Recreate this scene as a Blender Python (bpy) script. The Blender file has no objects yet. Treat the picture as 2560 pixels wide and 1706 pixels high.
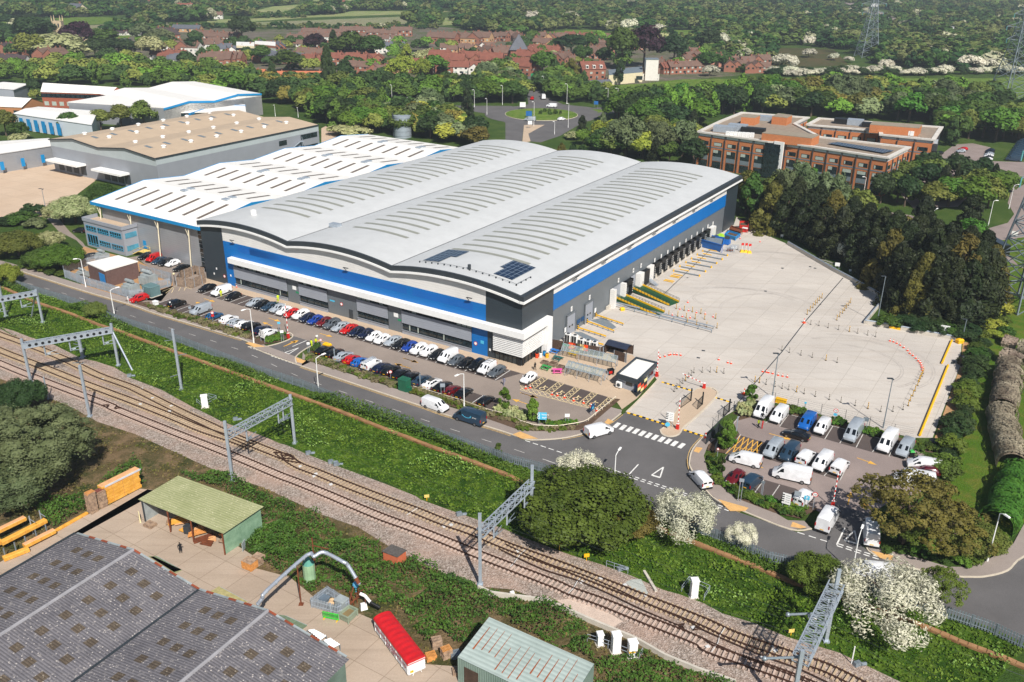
# A depot beside a railway, built from survey points in metres. MB collects mesh parts; g()/L() are survey points.
import bpy,math,random
import numpy as np
from mathutils import Vector,Matrix
def V3(x,y,z):return Vector((x,y,z))
def ZV(z):return V3(0,0,z)
aj=range
aZ=enumerate
RN=random.Random(11)
NP=np.random.default_rng(5)
sc=bpy.context.scene
ec=sc.collection
PI=math.pi
gk,ej,dI,fv=2240.,0.410763,-0.009618,76.0
_f=np.array([0,math.cos(ej),-math.sin(ej)])
_r=np.array([1.,0,0])
_d=np.cross(_f,_r)
CM=np.array([math.cos(dI)*_r+math.sin(dI)*_d,-math.sin(dI)*_r+math.cos(dI)*_d,_f])
CO=np.array([0,0,fv])
K9=3.6719
WIN={'s':(0,0,1),'d':(0,0,.91914),'w1':(360,680,5.8825),'w2':(680,740,5.8825),'w3':(960,800,5.8825),'w4':(1300,840,5.8825),'w5':(1780,960,3.92),'t1':(0,810,7.353),'t2':(300,920,5.8825),'t3':(640,1060,5.8825),'t4':(1000,1230,5.8825),'t5':(1360,1330,5.8825),'t6':(1700,1440,3.3625),'y1':(0,1130,3.3625),'y2':(340,1170,3.3625),'y3':(1660,600,3.3625),'y4':(1380,700,3.3625),'o1':(1740,260,3.3625),'o2':(2060,280,2.69)}
for _c in aj(4):
 for _q,_y in aZ((0,427,853,1280)):
  WIN['%d%d'%(_c,_q)]=(640*_c,_y,K9)
def pix(w,x,y):
 ox,oy,k=WIN[w]
 return ox+x/k,oy+y/k
def ray(w,x,y):
 px,py=pix(w,x,y)
 return CM.T@np.array([(px-1280)/gk,(py-853)/gk,1.])
def g(w,x,y,z=0.):
 """survey point: where the sight line meets the level z"""
 v=ray(w,x,y)
 p=CO+v*((fv-z)/-v[2])
 return V3(p[0],p[1],z)
def bO(aI,w,x,y):
 """height of a vertical thing standing at base"""
 n=np.array([aI[0],aI[1],0.])
 n/=np.linalg.norm(n)
 v=ray(w,x,y)
 t=((np.array([aI[0],aI[1],0])-CO)@n)/(v@n)
 return CO[2]+v[2]*t
def L(s,z=0.):
 """'w:x,y x,y; w:...' -> list of survey points"""
 a4=[]
 for aa in s.split(';'):
  aa=aa.strip()
  if not aa:
   continue
  w,cW=aa.split(':')
  for t in cW.split():
   a,b=t.split(',')
   a4.append(g(w.strip(),float(a),float(b),z))
 return a4
HD=0.565938
AV=V3(math.sin(HD),math.cos(HD),0)
BV=V3(math.cos(HD),-math.sin(HD),0)
CC=g('s',1303,915)
RZ=math.atan2(BV.y,BV.x)
def U(u,v,z=0.):
 """depot frame: u metres along the front from the corner, v metres in depth"""
 p=CC-BV*u+AV*v
 return V3(p.x,p.y,z)
def uv(p):
 d=p-CC
 return-d.dot(BV),d.dot(AV)
class MB:
 def __init__(s):
  s.v=[];s.f=[];s.m=[]
 def add(s,vs,fs,mi=0):
  n=len(s.v)
  s.v+=[tuple(p)for p in vs]
  for f in fs:
   s.f.append([n+i for i in f]);s.m.append(mi)
  return s
 def b_(s,cx,cy,z0,dx,dy,dz,rz=0,mi=0,tx=0,ty=0):
  c,n=math.cos(rz),math.sin(rz)
  vs=[]
  for z,ax,ay in((z0,0,0),(z0+dz,tx,ty)):
   for a,b in((-1,-1),(1,-1),(1,1),(-1,1)):
    x,y=a*(dx/2-ax),b*(dy/2-ay)
    vs.append((cx+c*x-n*y,cy+n*x+c*y,z))
  return s.add(vs,[(3,2,1,0),(4,5,6,7),(0,1,5,4),(1,2,6,5),(2,3,7,6),(3,0,4,7)],mi)
 def e_(s,p,q,w,h=None,mi=0,up=None):
  p,q=Vector(p),Vector(q)
  d=(q-p)
  if d.length<1e-6:
   return s
  d.normalize()
  up=Vector(up)if up else(ZV(1)if abs(d.z)<.95 else V3(0,1,0))
  a=d.cross(up).normalized();b=a.cross(d)
  h=w if h is None else h
  vs=[]
  for e in(p,q):
   for i,j in((-1,-1),(1,-1),(1,1),(-1,1)):
    vs.append(e+a*(i*w/2)+b*(j*h/2))
  return s.add(vs,[(3,2,1,0),(4,5,6,7),(0,1,5,4),(1,2,6,5),(2,3,7,6),(3,0,4,7)],mi)
 def t_(s,p,q,r,r2=None,n=8,mi=0,cap=True):
  p,q=Vector(p),Vector(q)
  d=(q-p).normalized()
  up=ZV(1)if abs(d.z)<.95 else V3(1,0,0)
  a=d.cross(up).normalized();b=a.cross(d)
  r2=r if r2 is None else r2
  vs=[]
  for e,rr in((p,r),(q,r2)):
   for i in aj(n):
    t=2*PI*i/n
    vs.append(e+a*(rr*math.cos(t))+b*(rr*math.sin(t)))
  fs=[(i,(i+1)%n,n+(i+1)%n,n+i)for i in aj(n)]
  if cap:
   fs+=[tuple(aj(n-1,-1,-1)),tuple(aj(n,2*n))]
  return s.add(vs,fs,mi)
 def h_(s,ae,r,n=8,mi=0):
  for a,b in zip(ae,ae[1:]):
   s.t_(a,b,r,n=n,mi=mi)
  return s
 def p_(s,ae,z0,z1,mi=0):
  ae=[(p[0],p[1])for p in ae]
  ar=sum(a[0]*b[1]-b[0]*a[1]for a,b in zip(ae,ae[1:]+ae[:1]))
  if ar<0:
   ae=ae[::-1]
  n=len(ae)
  vs=[(x,y,z0)for x,y in ae]+[(x,y,z1)for x,y in ae]
  return s.add(vs,[tuple(aj(n-1,-1,-1)),tuple(aj(n,2*n))]+[(i,(i+1)%n,n+(i+1)%n,n+i)for i in aj(n)],mi)
 def s_(s,ae,z=None,mi=0):
  ae=[Vector(p)for p in ae]
  ar=sum(a.x*b.y-b.x*a.y for a,b in zip(ae,ae[1:]+ae[:1]))
  if ar<0:
   ae=ae[::-1]
  return s.add([(p.x,p.y,p.z if z is None else z)for p in ae],[tuple(aj(len(ae)))],mi)
 def r_(s,ae,w,z,mi=0,off=0,dz=0):
  P=aT(ae,off+w/2);Q=aT(ae,off-w/2)
  n=len(P)
  if dz:
   for i in aj(n-1):
    s.p_([P[i],P[i+1],Q[i+1],Q[i]],z,z+dz,mi)
   return s
  vs=[(p.x,p.y,z)for p in P]+[(p.x,p.y,z)for p in Q]
  return s.add(vs,[(n+i,n+i+1,i+1,i)for i in aj(n-1)],mi)
 def o_(s,c,rx,ry=None,rz=None,nu=10,nv=6,mi=0):
  ry=ry or rx;rz=rz or rx
  vs=[(c[0],c[1],c[2]-rz)]
  for j in aj(1,nv):
   t=PI*j/nv
   for i in aj(nu):
    a=2*PI*i/nu
    vs.append((c[0]+rx*math.sin(t)*math.cos(a),c[1]+ry*math.sin(t)*math.sin(a),c[2]-rz*math.cos(t)))
  vs.append((c[0],c[1],c[2]+rz))
  fs=[(0,1+(i+1)%nu,1+i)for i in aj(nu)]
  for j in aj(nv-2):
   b=1+j*nu
   fs+=[(b+i,b+(i+1)%nu,b+nu+(i+1)%nu,b+nu+i)for i in aj(nu)]
  b=1+(nv-2)*nu;e=len(vs)-1
  fs+=[(b+i,b+(i+1)%nu,e)for i in aj(nu)]
  return s.add(vs,fs,mi)
 def m_(s,name,smooth=None):
  me=bpy.data.meshes.new(name)
  me.from_pydata(s.v,[],s.f)
  if any(s.m):
   me.polygons.foreach_set('material_index',s.m)
  if smooth is not None:
   me.shade_smooth()
   me.set_sharp_from_angle(angle=math.radians(smooth))
  me.update()
  return me
 def u_(s,name,bF,parent=None,smooth=None,loc=None,rz=0):
  return link(name,s.m_(name,smooth),bF,parent,loc,rz)
def link(name,me,bF,parent=None,loc=None,rz=0,perobj=False):
 o=bpy.data.objects.new(name,me)
 ec.objects.link(o)
 bF=bF if isinstance(bF,(list,tuple))else[bF]
 if not me.materials:
  for m in bF:
   me.materials.append(m)
 if perobj:
  for i,m in aZ(bF):
   o.material_slots[i].link='OBJECT';o.material_slots[i].material=m
 if loc is not None:
  o.location=loc
 o.rotation_euler.z=rz
 if parent is not None:
  o.parent=parent
 return o
def aT(ae,d):
 """parallel polyline, d metres to the left"""
 ae=[V3(p[0],p[1],0)for p in ae]
 a4=[]
 for i,p in aZ(ae):
  a=(p-ae[i-1]).normalized()if i else None
  b=(ae[i+1]-p).normalized()if i<len(ae)-1 else None
  if a is None:a=b
  if b is None:b=a
  na,nb=V3(-a.y,a.x,0),V3(-b.y,b.x,0)
  m=(na+nb)
  m=m.normalized()if m.length>1e-6 else na
  a4.append(p+m*(d/max(.35,m.dot(na))))
 return a4
def ah(ae,n=6):
 P=[Vector(p)for p in ae]
 a4=[]
 for i in aj(len(P)-1):
  a=P[max(i-1,0)];b=P[i];c=P[i+1];d=P[min(i+2,len(P)-1)]
  for k in aj(n):
   t=k/n
   a4.append(.5*((2*b)+(c-a)*t+(2*a-5*b+4*c-d)*t*t+(3*b-a-3*c+d)*t**3))
 a4.append(P[-1])
 return a4
def aQ(ae,ce,fb=0.):
 """points (and directions) every step metres along a polyline"""
 a4=[];s=fb
 for a,b in zip(ae,ae[1:]):
  l=(b-a).length;d=(b-a)/max(l,1e-9)
  while s<=l:
   a4.append((a+d*s,d));s+=ce
  s-=l
 return a4
cr={}
def bP(o,ad=None,bV=None,group=None,aq=None):
 if ad:
  if len(ad.split())>16:ad=' '.join([x for x in ad.split()if x not in('the','a','of','and')][:16])
  o['label']=ad
  cr.setdefault(ad,[]).append(o.name)
 if bV:o['category']=bV
 if group:o['group']=group
 if aq:o['kind']=aq
 return o
def ac(name,ad,bV,loc=(0,0,0),rz=0,group=None):
 o=bpy.data.objects.new(name,None)
 o.empty_display_size=.5
 ec.objects.link(o)
 o.location=loc;o.rotation_euler.z=rz
 return bP(o,ad,bV,group)
def av(name,mb,bF,smooth=None):
 o=mb.u_(name,bF,smooth=smooth)
 o['kind']='structure'
 return o
def f1(o):
 return[c for c in o.children]
def dup(o,parent=None):
 c=o.copy()
 ec.objects.link(c)
 if parent is not None:
  c.parent=parent
 for ch in f1(o):
  dup(ch,c)
 return c
_T='first second third fourth fifth sixth seventh eighth ninth tenth eleventh twelfth thirteenth fourteenth fifteenth sixteenth seventeenth eighteenth nineteenth'.split()
_D='twent thirt fort fift sixt sevent eight ninet'.split()
def bE(n):
 if n<20:return _T[n-1]
 if n>=100:return '%dth'%n if n%10 not in(1,2,3)or n%100 in(11,12,13)else '%d%s'%(n,{1:'st',2:'nd',3:'rd'}[n%10])
 d=_D[n//10-2]
 return d+'ieth' if n%10==0 else d+'y-'+_T[n%10-1]
def bq(d):
 return math.atan2(d.y,d.x)
def c9(*c):
 if len(c)==1 and isinstance(c[0],str):
  h=c[0];c=[int(h[i:i+2],16)for i in(0,2,4)]
 return tuple(((x/255)/12.92 if x/255<=.04045 else((x/255+.055)/1.055)**2.4)for x in c)
def dW(c):return c9(c)if isinstance(c,str)else c
class NT:
 def __init__(s,name):
  s.m=bpy.data.materials.new(name)
  s.m.use_nodes=True
  s.t=s.m.node_tree
  s.b=s.t.nodes['Principled BSDF']
  s.o=s.t.nodes['Material Output']
 def n(s,ty,**kw):
  nd=s.t.nodes.new(ty)
  for k,v in kw.items():
   if k.startswith('i_'):
    nd.inputs[k[2:].replace('_',' ')].default_value=v
   else:
    setattr(nd,k,v)
  return nd
 def l(s,a,b):
  s.t.links.new(a,b)
 def pos(s,obj=False,rot=0,scale=(1,1,1)):
  if obj:
   fO=s.n('ShaderNodeTexCoord').outputs['Object']
  else:
   fO=s.n('ShaderNodeNewGeometry').outputs['Position']
  if rot or scale!=(1,1,1):
   mp=s.n('ShaderNodeMapping')
   mp.inputs['Rotation'].default_value=(0,0,rot)
   mp.inputs['Scale'].default_value=scale
   s.l(fO,mp.inputs['Vector'])
   fO=mp.outputs['Vector']
  return fO
 def noise(s,vec,scale,eL=3,bc=.6):
  nd=s.n('ShaderNodeTexNoise')
  nd.inputs['Scale'].default_value=scale;nd.inputs['Detail'].default_value=eL;nd.inputs['Roughness'].default_value=bc
  s.l(vec,nd.inputs['Vector'])
  return nd.outputs['Fac']
 def ramp(s,f7,d9,eB='LINEAR'):
  r=s.n('ShaderNodeValToRGB')
  r.color_ramp.interpolation=eB
  e=r.color_ramp.elements
  while len(e)<len(d9):e.new(.5)
  for i,(p,c)in aZ(d9):
   c=dW(c)
   e[i].position=p
   e[i].color=(c if hasattr(c,'__len__')else(c,c,c))[:3]+(1,)if hasattr(c,'__len__')else(c,c,c,1)
  s.l(f7,r.inputs['Fac'])
  return r.outputs['Color']
 def mix(s,f7,a,b,f5='MIX'):
  nd=s.n('ShaderNodeMix',data_type='RGBA',blend_type=f5)
  for fU,v in((nd.inputs[0],f7),(nd.inputs[6],a),(nd.inputs[7],b)):
   v=dW(v)
   if hasattr(v,'is_linked')or hasattr(v,'links'):
    s.l(v,fU)
   elif hasattr(v,'__len__'):
    fU.default_value=tuple(v)[:3]+(1,)
   else:
    fU.default_value=v
  return nd.outputs[2]
 def bump(s,h,de=.3,gb=.05):
  b=s.n('ShaderNodeBump')
  b.inputs['Strength'].default_value=de;b.inputs['Distance'].default_value=gb
  s.l(h,b.inputs['Height']);s.l(b.outputs['Normal'],s.b.inputs['Normal'])
 def done(s,bt=None,bc=.7,metal=0,spec=.5):
  if bt is not None:
   bt=dW(bt)
   if hasattr(bt,'__len__'):
    s.b.inputs['Base Color'].default_value=tuple(bt)[:3]+(1,)
   else:
    s.l(bt,s.b.inputs['Base Color'])
  s.b.inputs['Roughness'].default_value=bc
  s.b.inputs['Metallic'].default_value=metal
  s.b.inputs['Specular IOR Level'].default_value=spec
  return s.m
def d6(c,k):
 return tuple(min(1,x*k)for x in dW(c)[:3])
def am(name,c,bc=.6,metal=0,var=.12,scale=.7,c2=None,spec=.4,obj=False,bump=0,bscale=8,fine=0):
 t=NT(name)
 p=t.pos(obj)
 f=t.noise(p,scale,4)
 bt=t.ramp(f,[(.3,d6(c,1-var)),(.7,c2 or d6(c,1+var))])
 if fine:
  bt=t.mix(1.0,bt,t.ramp(t.noise(p,scale*14,2),[(.3,1-fine),(.7,1.0)]),'MULTIPLY')
 if bump:
  t.bump(t.noise(p,bscale,3),bump)
 return t.done(bt,bc,metal,spec)
def bx(name,c,c8=.45,axis='z',bc=.45,ct=.10,var=.05,metal=0.0):
 """profiled metal sheet: ribs across the given axis of the depot frame"""
 t=NT(name)
 p=t.pos(rot=-RZ)
 sx=t.n('ShaderNodeSeparateXYZ')
 t.l(p,sx.inputs[0])
 m=t.n('ShaderNodeMath',operation='MULTIPLY')
 t.l(sx.outputs['XYZ'.index(axis.upper())],m.inputs[0]);m.inputs[1].default_value=2*PI/c8
 si=t.n('ShaderNodeMath',operation='SINE')
 t.l(m.outputs[0],si.inputs[0])
 mr=t.n('ShaderNodeMapRange')
 mr.inputs['From Min'].default_value=-1
 t.l(si.outputs[0],mr.inputs['Value'])
 aI=t.ramp(t.noise(t.pos(),.25,4),[(.3,d6(c,1-var)),(.7,d6(c,1+var))])
 bt=t.mix(1.0,aI,t.ramp(mr.outputs[0],[(0,1-ct),(.5,1)]),'MULTIPLY')
 t.bump(mr.outputs[0],.25,.03)
 return t.done(bt,bc,metal,.4)
LC={}
def az(name,c,c2,d4=.25,scale=.35):
 t=NT(name);t.m['mid']=c2
 oi=t.n('ShaderNodeObjectInfo')
 f=t.noise(t.pos(),scale,3)
 bt=t.ramp(f,[(.32,c),(.68,c2)])
 hs=t.n('ShaderNodeHueSaturation')
 mr=t.n('ShaderNodeMapRange');mr.inputs['To Min'].default_value=1.0;mr.inputs['To Max'].default_value=1.5
 t.l(oi.outputs['Random'],mr.inputs['Value']);t.l(mr.outputs[0],hs.inputs['Value'])
 wn=t.n('ShaderNodeTexWhiteNoise',noise_dimensions='1D');t.l(oi.outputs['Random'],wn.inputs['W'])
 mh=t.n('ShaderNodeMapRange');mh.inputs['To Min'].default_value=.478;mh.inputs['To Max'].default_value=.525
 t.l(wn.outputs['Value'],mh.inputs['Value']);t.l(mh.outputs[0],hs.inputs['Hue'])
 t.l(bt,hs.inputs['Color'])
 t.done(hs.outputs['Color'],.62,0,.25)
 if d4:
  tr=t.n('ShaderNodeBsdfTranslucent');t.l(hs.outputs['Color'],tr.inputs['Color'])
  mx=t.n('ShaderNodeMixShader');mx.inputs[0].default_value=d4
  t.l(t.b.outputs[0],mx.inputs[1]);t.l(tr.outputs[0],mx.inputs[2]);t.l(mx.outputs[0],t.o.inputs['Surface'])
 return t.m
def aS(name,c,c2,c3,s1=.05,s2=.6):
 t=NT(name);p=t.pos()
 a=t.ramp(t.noise(p,s1,5),[(.35,c),(.65,c2)])
 a=t.mix(t.ramp(t.noise(p,s2,4,.7),[(.45,0.),(.7,1.)]),a,c3)
 a=t.mix(1.0,a,t.ramp(t.noise(p,5,2),[(.3,.62),(.7,1.15)]),'MULTIPLY')
 t.bump(t.noise(p,3,4),.8,.3)
 return t.done(a,.9,0,.15)
def cO():
 t=NT('ballast_stone');p=t.pos()
 v=t.n('ShaderNodeTexVoronoi');v.inputs['Scale'].default_value=5.5
 t.l(p,v.inputs['Vector'])
 a=t.ramp(v.outputs['Color'],[(.1,'6f6259'),(.5,'93867b'),(.9,'b8aca3')])
 a=t.mix(t.ramp(t.noise(p,.13,4),[(.42,0.0),(.68,.6)]),a,'b49787')
 a=t.mix(t.ramp(t.noise(p,.5,4),[(.55,0.0),(.75,.45)]),a,'6f635a')
 t.bump(v.outputs['Distance'],.8,.12)
 return t.done(a,.95,0,.1)
def aV(name,c,ea=.25):
 t=NT(name);p=t.pos()
 a=t.ramp(t.noise(p,.12,5),[(.3,d6(c,1-ea)),(.7,d6(c,1+ea))])
 a=t.mix(1.0,a,t.ramp(t.noise(p,14,2),[(.3,.82),(.7,1.12)]),'MULTIPLY')
 return t.done(a,.85,0,.25)
def bp(name,c,c2,aF=(6,5),e3=.035,fA='a89a8a'):
 t=NT(name)
 p=t.pos(rot=-RZ)
 br=t.n('ShaderNodeTexBrick',offset=0.0,squash=1.0)
 t.l(p,br.inputs['Vector'])
 br.inputs['Scale'].default_value=1;br.inputs['Brick Width'].default_value=aF[0];br.inputs['Row Height'].default_value=aF[1]
 br.inputs['Mortar Size'].default_value=e3;br.inputs['Mortar Smooth'].default_value=.4
 br.inputs['Color1'].default_value=(.94,.94,.94,1);br.inputs['Color2'].default_value=(1,1,1,1)
 br.inputs['Mortar'].default_value=(.62,.6,.57,1)
 q=t.pos()
 a=t.ramp(t.noise(q,.05,5),[(.3,c),(.7,c2)])
 st=t.noise(t.pos(rot=-RZ,scale=(.06,1.2,1)),.55,5,.65)
 a=t.mix(t.ramp(st,[(.48,0.),(.72,.35)]),a,fA)
 a=t.mix(1.0,a,br.outputs['Color'],'MULTIPLY')
 a=t.mix(1.0,a,t.ramp(t.noise(q,3.5,3),[(.3,.92),(.7,1.04)]),'MULTIPLY')
 return t.done(a,.88,0,.2)
def bL(name,c,c2,rot,c8=.3,dt=None,ct=.28,bc=.8,dh=None):
 """corrugated sheet, ribs running along the direction rot"""
 t=NT(name)
 p=t.pos(rot=-rot)
 w=t.n('ShaderNodeTexWave',wave_type='BANDS',bands_direction='Y')
 w.inputs['Scale'].default_value=.314/c8*1.0
 t.l(p,w.inputs['Vector'])
 q=t.pos()
 a=t.ramp(t.noise(q,.35,6,.7),[(.28,c),(.72,c2)])
 a=t.mix(1.0,a,t.ramp(w.outputs['Fac'],[(.1,1-ct),(.6,1.0)]),'MULTIPLY')
 if dt:
  v=t.n('ShaderNodeTexVoronoi');v.inputs['Scale'].default_value=1.9
  t.l(q,v.inputs['Vector'])
  a=t.mix(t.ramp(v.outputs['Distance'],[(.12,1.0),(.2,0.0)]),a,dt)
  a=t.mix(t.ramp(t.noise(q,2.3,4,.75),[(.56,0.),(.72,.7)]),a,dt)
 if dh:
  s=t.noise(t.pos(rot=-rot,scale=(.05,1.3,1)),.9,4,.6)
  a=t.mix(t.ramp(s,[(.56,0.),(.68,.8)]),a,dh)
 t.bump(w.outputs['Fac'],.5,.05)
 return t.done(a,bc,0,.3)
def a7(name,c,c2,eK,sc_=1.):
 t=NT(name);p=t.pos()
 a=t.ramp(t.noise(p,1.7,4,.7),[(.3,c),(.7,c2)])
 sx=t.n('ShaderNodeSeparateXYZ');t.l(p,sx.inputs[0])
 m=t.n('ShaderNodeMath',operation='MULTIPLY');m.inputs[1].default_value=2*PI/(.225*sc_);t.l(sx.outputs[2],m.inputs[0])
 si=t.n('ShaderNodeMath',operation='SINE');t.l(m.outputs[0],si.inputs[0])
 a=t.mix(t.ramp(si.outputs[0],[(.75,0.),(.98,.35)]),a,eK)
 return t.done(a,.88,0,.2)
def fc(name,c,bc=.28):
 t=NT(name)
 t.done(c,bc,0,.5)
 t.b.inputs['Coat Weight'].default_value=.6
 t.b.inputs['Coat Roughness'].default_value=.06
 f=t.noise(t.pos(),1.2,3)
 t.l(t.ramp(f,[(.35,d6(c,.9)),(.65,d6(c,1.06))]),t.b.inputs['Base Color'])
 return t.m
P={}
for k,c in dict(black='0a0b0d',white='e3e4e6',silver='9aa2aa',grey='4e555c',red='b5100f',darkred='5e0c14',navy='101a34',blue='143a8c',teal='1c4f78',maroon='540a1a',brightblue='145aa8',slate='23394c',yellow='e5a70a',green='175a3a',lightgrey='c9ccd0').items():
 P[k]=fc('paint_'+k,c)
bi=am('tinted_glass','10161a',.06,0,.3,.8,spec=.7)
bn=am('tyre_rubber','131313',.85)
eZ=am('wheel_alloy','9a9da0',.35,.8)
dp=am('black_plastic','17181a',.6)
eD=am('headlamp_glass','d8dde0',.1,.3)
eo=am('tail_lamp_red','a31412',.2)
fk=am('plate_white','e8e8e4',.5)
eg=am('plate_yellow','e8b520',.5)
ab=am('white_paint','e8e8e6',.5,var=.04)
et=am('road_line_white','d9d8d4',.8,var=.22,scale=1.8)
dS=am('worn_road_line','b9b6b1',.8,var=.3,scale=1.8)
dH=am('road_line_yellow','d9a545',.8,var=.22,scale=1.8)
dF=am('cream_yellow_line','dcc79a',.8,var=.2,scale=1.8)
ez=am('double_yellow_line','b99a63',.8,var=.3,scale=1.2)
ag=am('galvanised_steel','a6b0ba',.45,.35,var=.1,scale=1.5)
ai=am('dull_galvanised_steel','7f8a92',.5,.3,var=.15,scale=1.5)
aR=am('weathered_zinc','9fa7a8',.55,.2,var=.2)
af=am('black_steel','17191b',.5)
ak=am('dark_grey_steel','33393e',.5)
aD=am('safety_yellow','e9b313',.5,var=.1,scale=2)
bu=am('signal_red','c2241a',.5,var=.12)
bd=am('orange_plastic','d9441c',.5,var=.12)
b6=am('green_steel','1d4a2c',.5)
a5=am('pale_concrete_post','bdb6aa',.85)
dm=am('weathered_fence_wood','77685c',.85,var=.3,scale=2.2,c2='a08a76')
bG=am('dark_stained_wood','4b3a30',.8,var=.3,scale=2)
b3=am('fresh_yellow_timber','dc9a33',.7,var=.14,scale=1.2,c2='e8b050')
bz=am('timber_top_face','d6a273',.75,var=.15,scale=1.4)
aE=am('pallet_wood','8b7463',.85,var=.3,scale=2.5,c2='b69a80')
aG=am('fresh_pallet_wood','c98a4a',.8,var=.25,scale=2.5)
eM=am('tree_bark','5a4c40',.9,var=.3,scale=2,obj=True)
aO=am('rusty_steel','6e3b22',.85,var=.3,scale=2)
b4=am('sign_blue','1f5f9e',.5)
aU=am('sign_cyan','4fb3d6',.5,var=.05)
bZ=am('sign_navy','17456f',.5,var=.05)
b9=am('sign_green','1d8a5a',.5)
bW=am('black_lettering','17191c',.6)
a9=NT('solar_cells')
_b=a9.n('ShaderNodeTexBrick',offset=0.0)
a9.l(a9.pos(rot=-RZ),_b.inputs['Vector'])
for _k,_v in(('Scale',1),('Brick Width',1.05),('Row Height',1.75),('Mortar Size',.05)):
 _b.inputs[_k].default_value=_v
_b.inputs['Color1'].default_value=c9('18283f')+(1,);_b.inputs['Color2'].default_value=c9('1b2e48')+(1,);_b.inputs['Mortar'].default_value=c9('7d8a96')+(1,)
a9=a9.done(_b.outputs['Color'],.22,0,.6)
cc=aS('meadow_grass','4c6b1f','5f7a2a','7d8a44',.02,.2)
eG=aS('rough_land','2f4a1b','41571f','53632e',.008,.08)
eT=aS('embankment_grass','24400c','3d5c14','62782a',.09,.5)
cY=aS('mown_lawn','3f6315','56701f','6b6d2c',.07,.35)
dP=aS('scrubby_ground','33401a','6b5a40','8a7358',.16,.35)
es=cO()
bD=aV('road_asphalt','615f5f',.16)
bK=aV('pinkish_asphalt','8c7f7a',.14)
cb=aV('footway_asphalt','958a83',.14)
eb=aV('parking_bay_asphalt','544b48',.12)
cj=aV('block_paving','8d8178',.12)
ca=aV('paving_flags','bba68f',.08)
cq=am('kerb_stone','c1b6a4',.85,var=.1)
eS=bp('yard_concrete','b7b0a8','c9c2b9')
cI=bp('beige_yard_concrete','bfa78f','cdb7a0',(7,6),.05,'b29a80')
dT=bp('old_yard_concrete','a3917f','b9a897',(4.5,4.5),.05,'857565')
dw=am('ginger_gravel','b58d63',.95,var=.2,scale=1.2,fine=.3)
bJ=am('bark_mulch','5d4a3a',.95,var=.3,scale=1.2,fine=.3)
eN=am('buff_tactile_paving','d0a468',.9,var=.12,scale=2)
cG=bx('white_cladding','dcdad6',.5,'z',.4,.06)
eF=bx('blue_cladding','0067b0',.5,'z',.5,.04)
cv=bx('anthracite_cladding','323b42',.5,'z',.4,.06)
bI=bx('mid_grey_cladding','676d72',.5,'x',.4,.07)
fK=bx('slate_grey_cladding','6a7075',.5,'y',.42,.08)
bm=bx('silver_grey_cladding','9297a0',.5,'z',.4,.05)
b5=bx('silver_sheet_cladding','9a9da2',.6,'z',.35,.06,metal=.3)
eq=bx('pale_grey_roof_sheet','c0c2c2',.4,'x',.5,.05,.05)
aK=bx('white_roof_sheet','e9e6e0',.5,'x',.5,.04,.03)
dD=bx('beige_roof_sheet','b8a48c',1.2,'y',.7,.05,.06)
eU=am('rooflight_sheet','8e8f84',.4,var=.08,scale=1)
dL=am('dark_rooflight_sheet','6b5f54',.4,var=.1,scale=1)
cf=a7('orange_brick','b0683f','bf7a4d','c7a184')
fm=a7('red_brick','8a4632','a65c43','b59a88')
dE=a7('brown_brick','5c4844','6d5752','7c6b66')
aM=am('window_glass','1a2226',.08,0,.5,.9,c2='2c3a3f',spec=.7)
bh=am('window_with_blind','a9b3aa',.3,0,.12,.7)
LF=dict(green=az('leaf_mid_green','314717','475c25'),bright=az('leaf_bright_green','40601c','557528'),dark=az('leaf_dark_green','24361a','344824'),olive=az('leaf_olive','4e5a25','6a7234'),willow=az('leaf_willow_grey','4a5636','66714d'),conifer=az('leaf_conifer','161f0e','2b3418',.08),brown=az('leaf_bronze','4f4c22','6c652e'),purple=az('leaf_copper_beech','24121a','38202a',.12),yellow=az('leaf_yellow_green','6f7a26','8d8f38'),blossom=az('leaf_white_blossom','a5a48c','d3cfbd',.2,1.2),creamy=az('leaf_cream_blossom','77804f','aaab7f',.2,.8),bush=az('leaf_bush','3b4a14','5c6a26',.2),heath=az('leaf_low_shrub','5d5a3e','7a7353',.15),hedge=az('leaf_dead_hedge','5e5145','9a8e7c',.1,.25),)
for k in LF:LC[k]=LF[k]['mid']
mb=MB()
N=24
for i in aj(N):
 for j in aj(N):
  x0,x1=-3200+6400*i/N,-3200+6400*(i+1)/N
  y0,y1=30+4200*(j/N)**1.6,30+4200*((j+1)/N)**1.6
  mb.add([(x0,y0,0),(x1,y0,0),(x1,y1,0),(x0,y1,0)],[(0,1,2,3)])
av('ground',mb,eG)
def sheet(name,ae,z,m):
 return av(name,MB().s_(ae if not isinstance(ae,str)else L(ae),z),m)
BU=L('01:-300,1330 0,1450 210,1566; t1:0,60 250,130 560,250 1000,390 1500,640 1760,690 2100,800 2353,950; t2:120,140 600,320 1100,595 1300,690 1480,785 2100,1005 2353,1115; ''t3:450,315 740,445 1200,625 1900,885 2353,1065; t4:300,115 800,295 1500,535 1850,685 2353,875; t5:400,345 850,485 1300,655 1750,855 2000,925 2353,1055; ''t6:350,315 640,405 900,515 1345,650; s:2260,1710 2420,1790')
BL=L('02:-300,230 0,345 640,600 900,745 1240,855 1480,965 1900,1155 2200,1275; t3:0,900 300,1025 1000,1350 1500,1520; 13:1300,370 1460,440 1770,585 2080,690; ''23:0,715 330,835 700,1005 1120,1180 1400,1335 1700,1455 2050,1566; s:1960,1775')
ci=L('01:-400,770 0,870 190,925 780,1110 1190,1230 1480,1330 2230,1555; 12:0,78 420,235 840,375 1530,605 1740,680 2140,795 2350,862; ''22:120,915 640,1085 1060,1228 1500,1370 2000,1545; 33:270,190 630,300 980,405 1280,510 1700,590 1850,600 2000,595 2200,540 2353,410; s:2700,1330')
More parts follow.
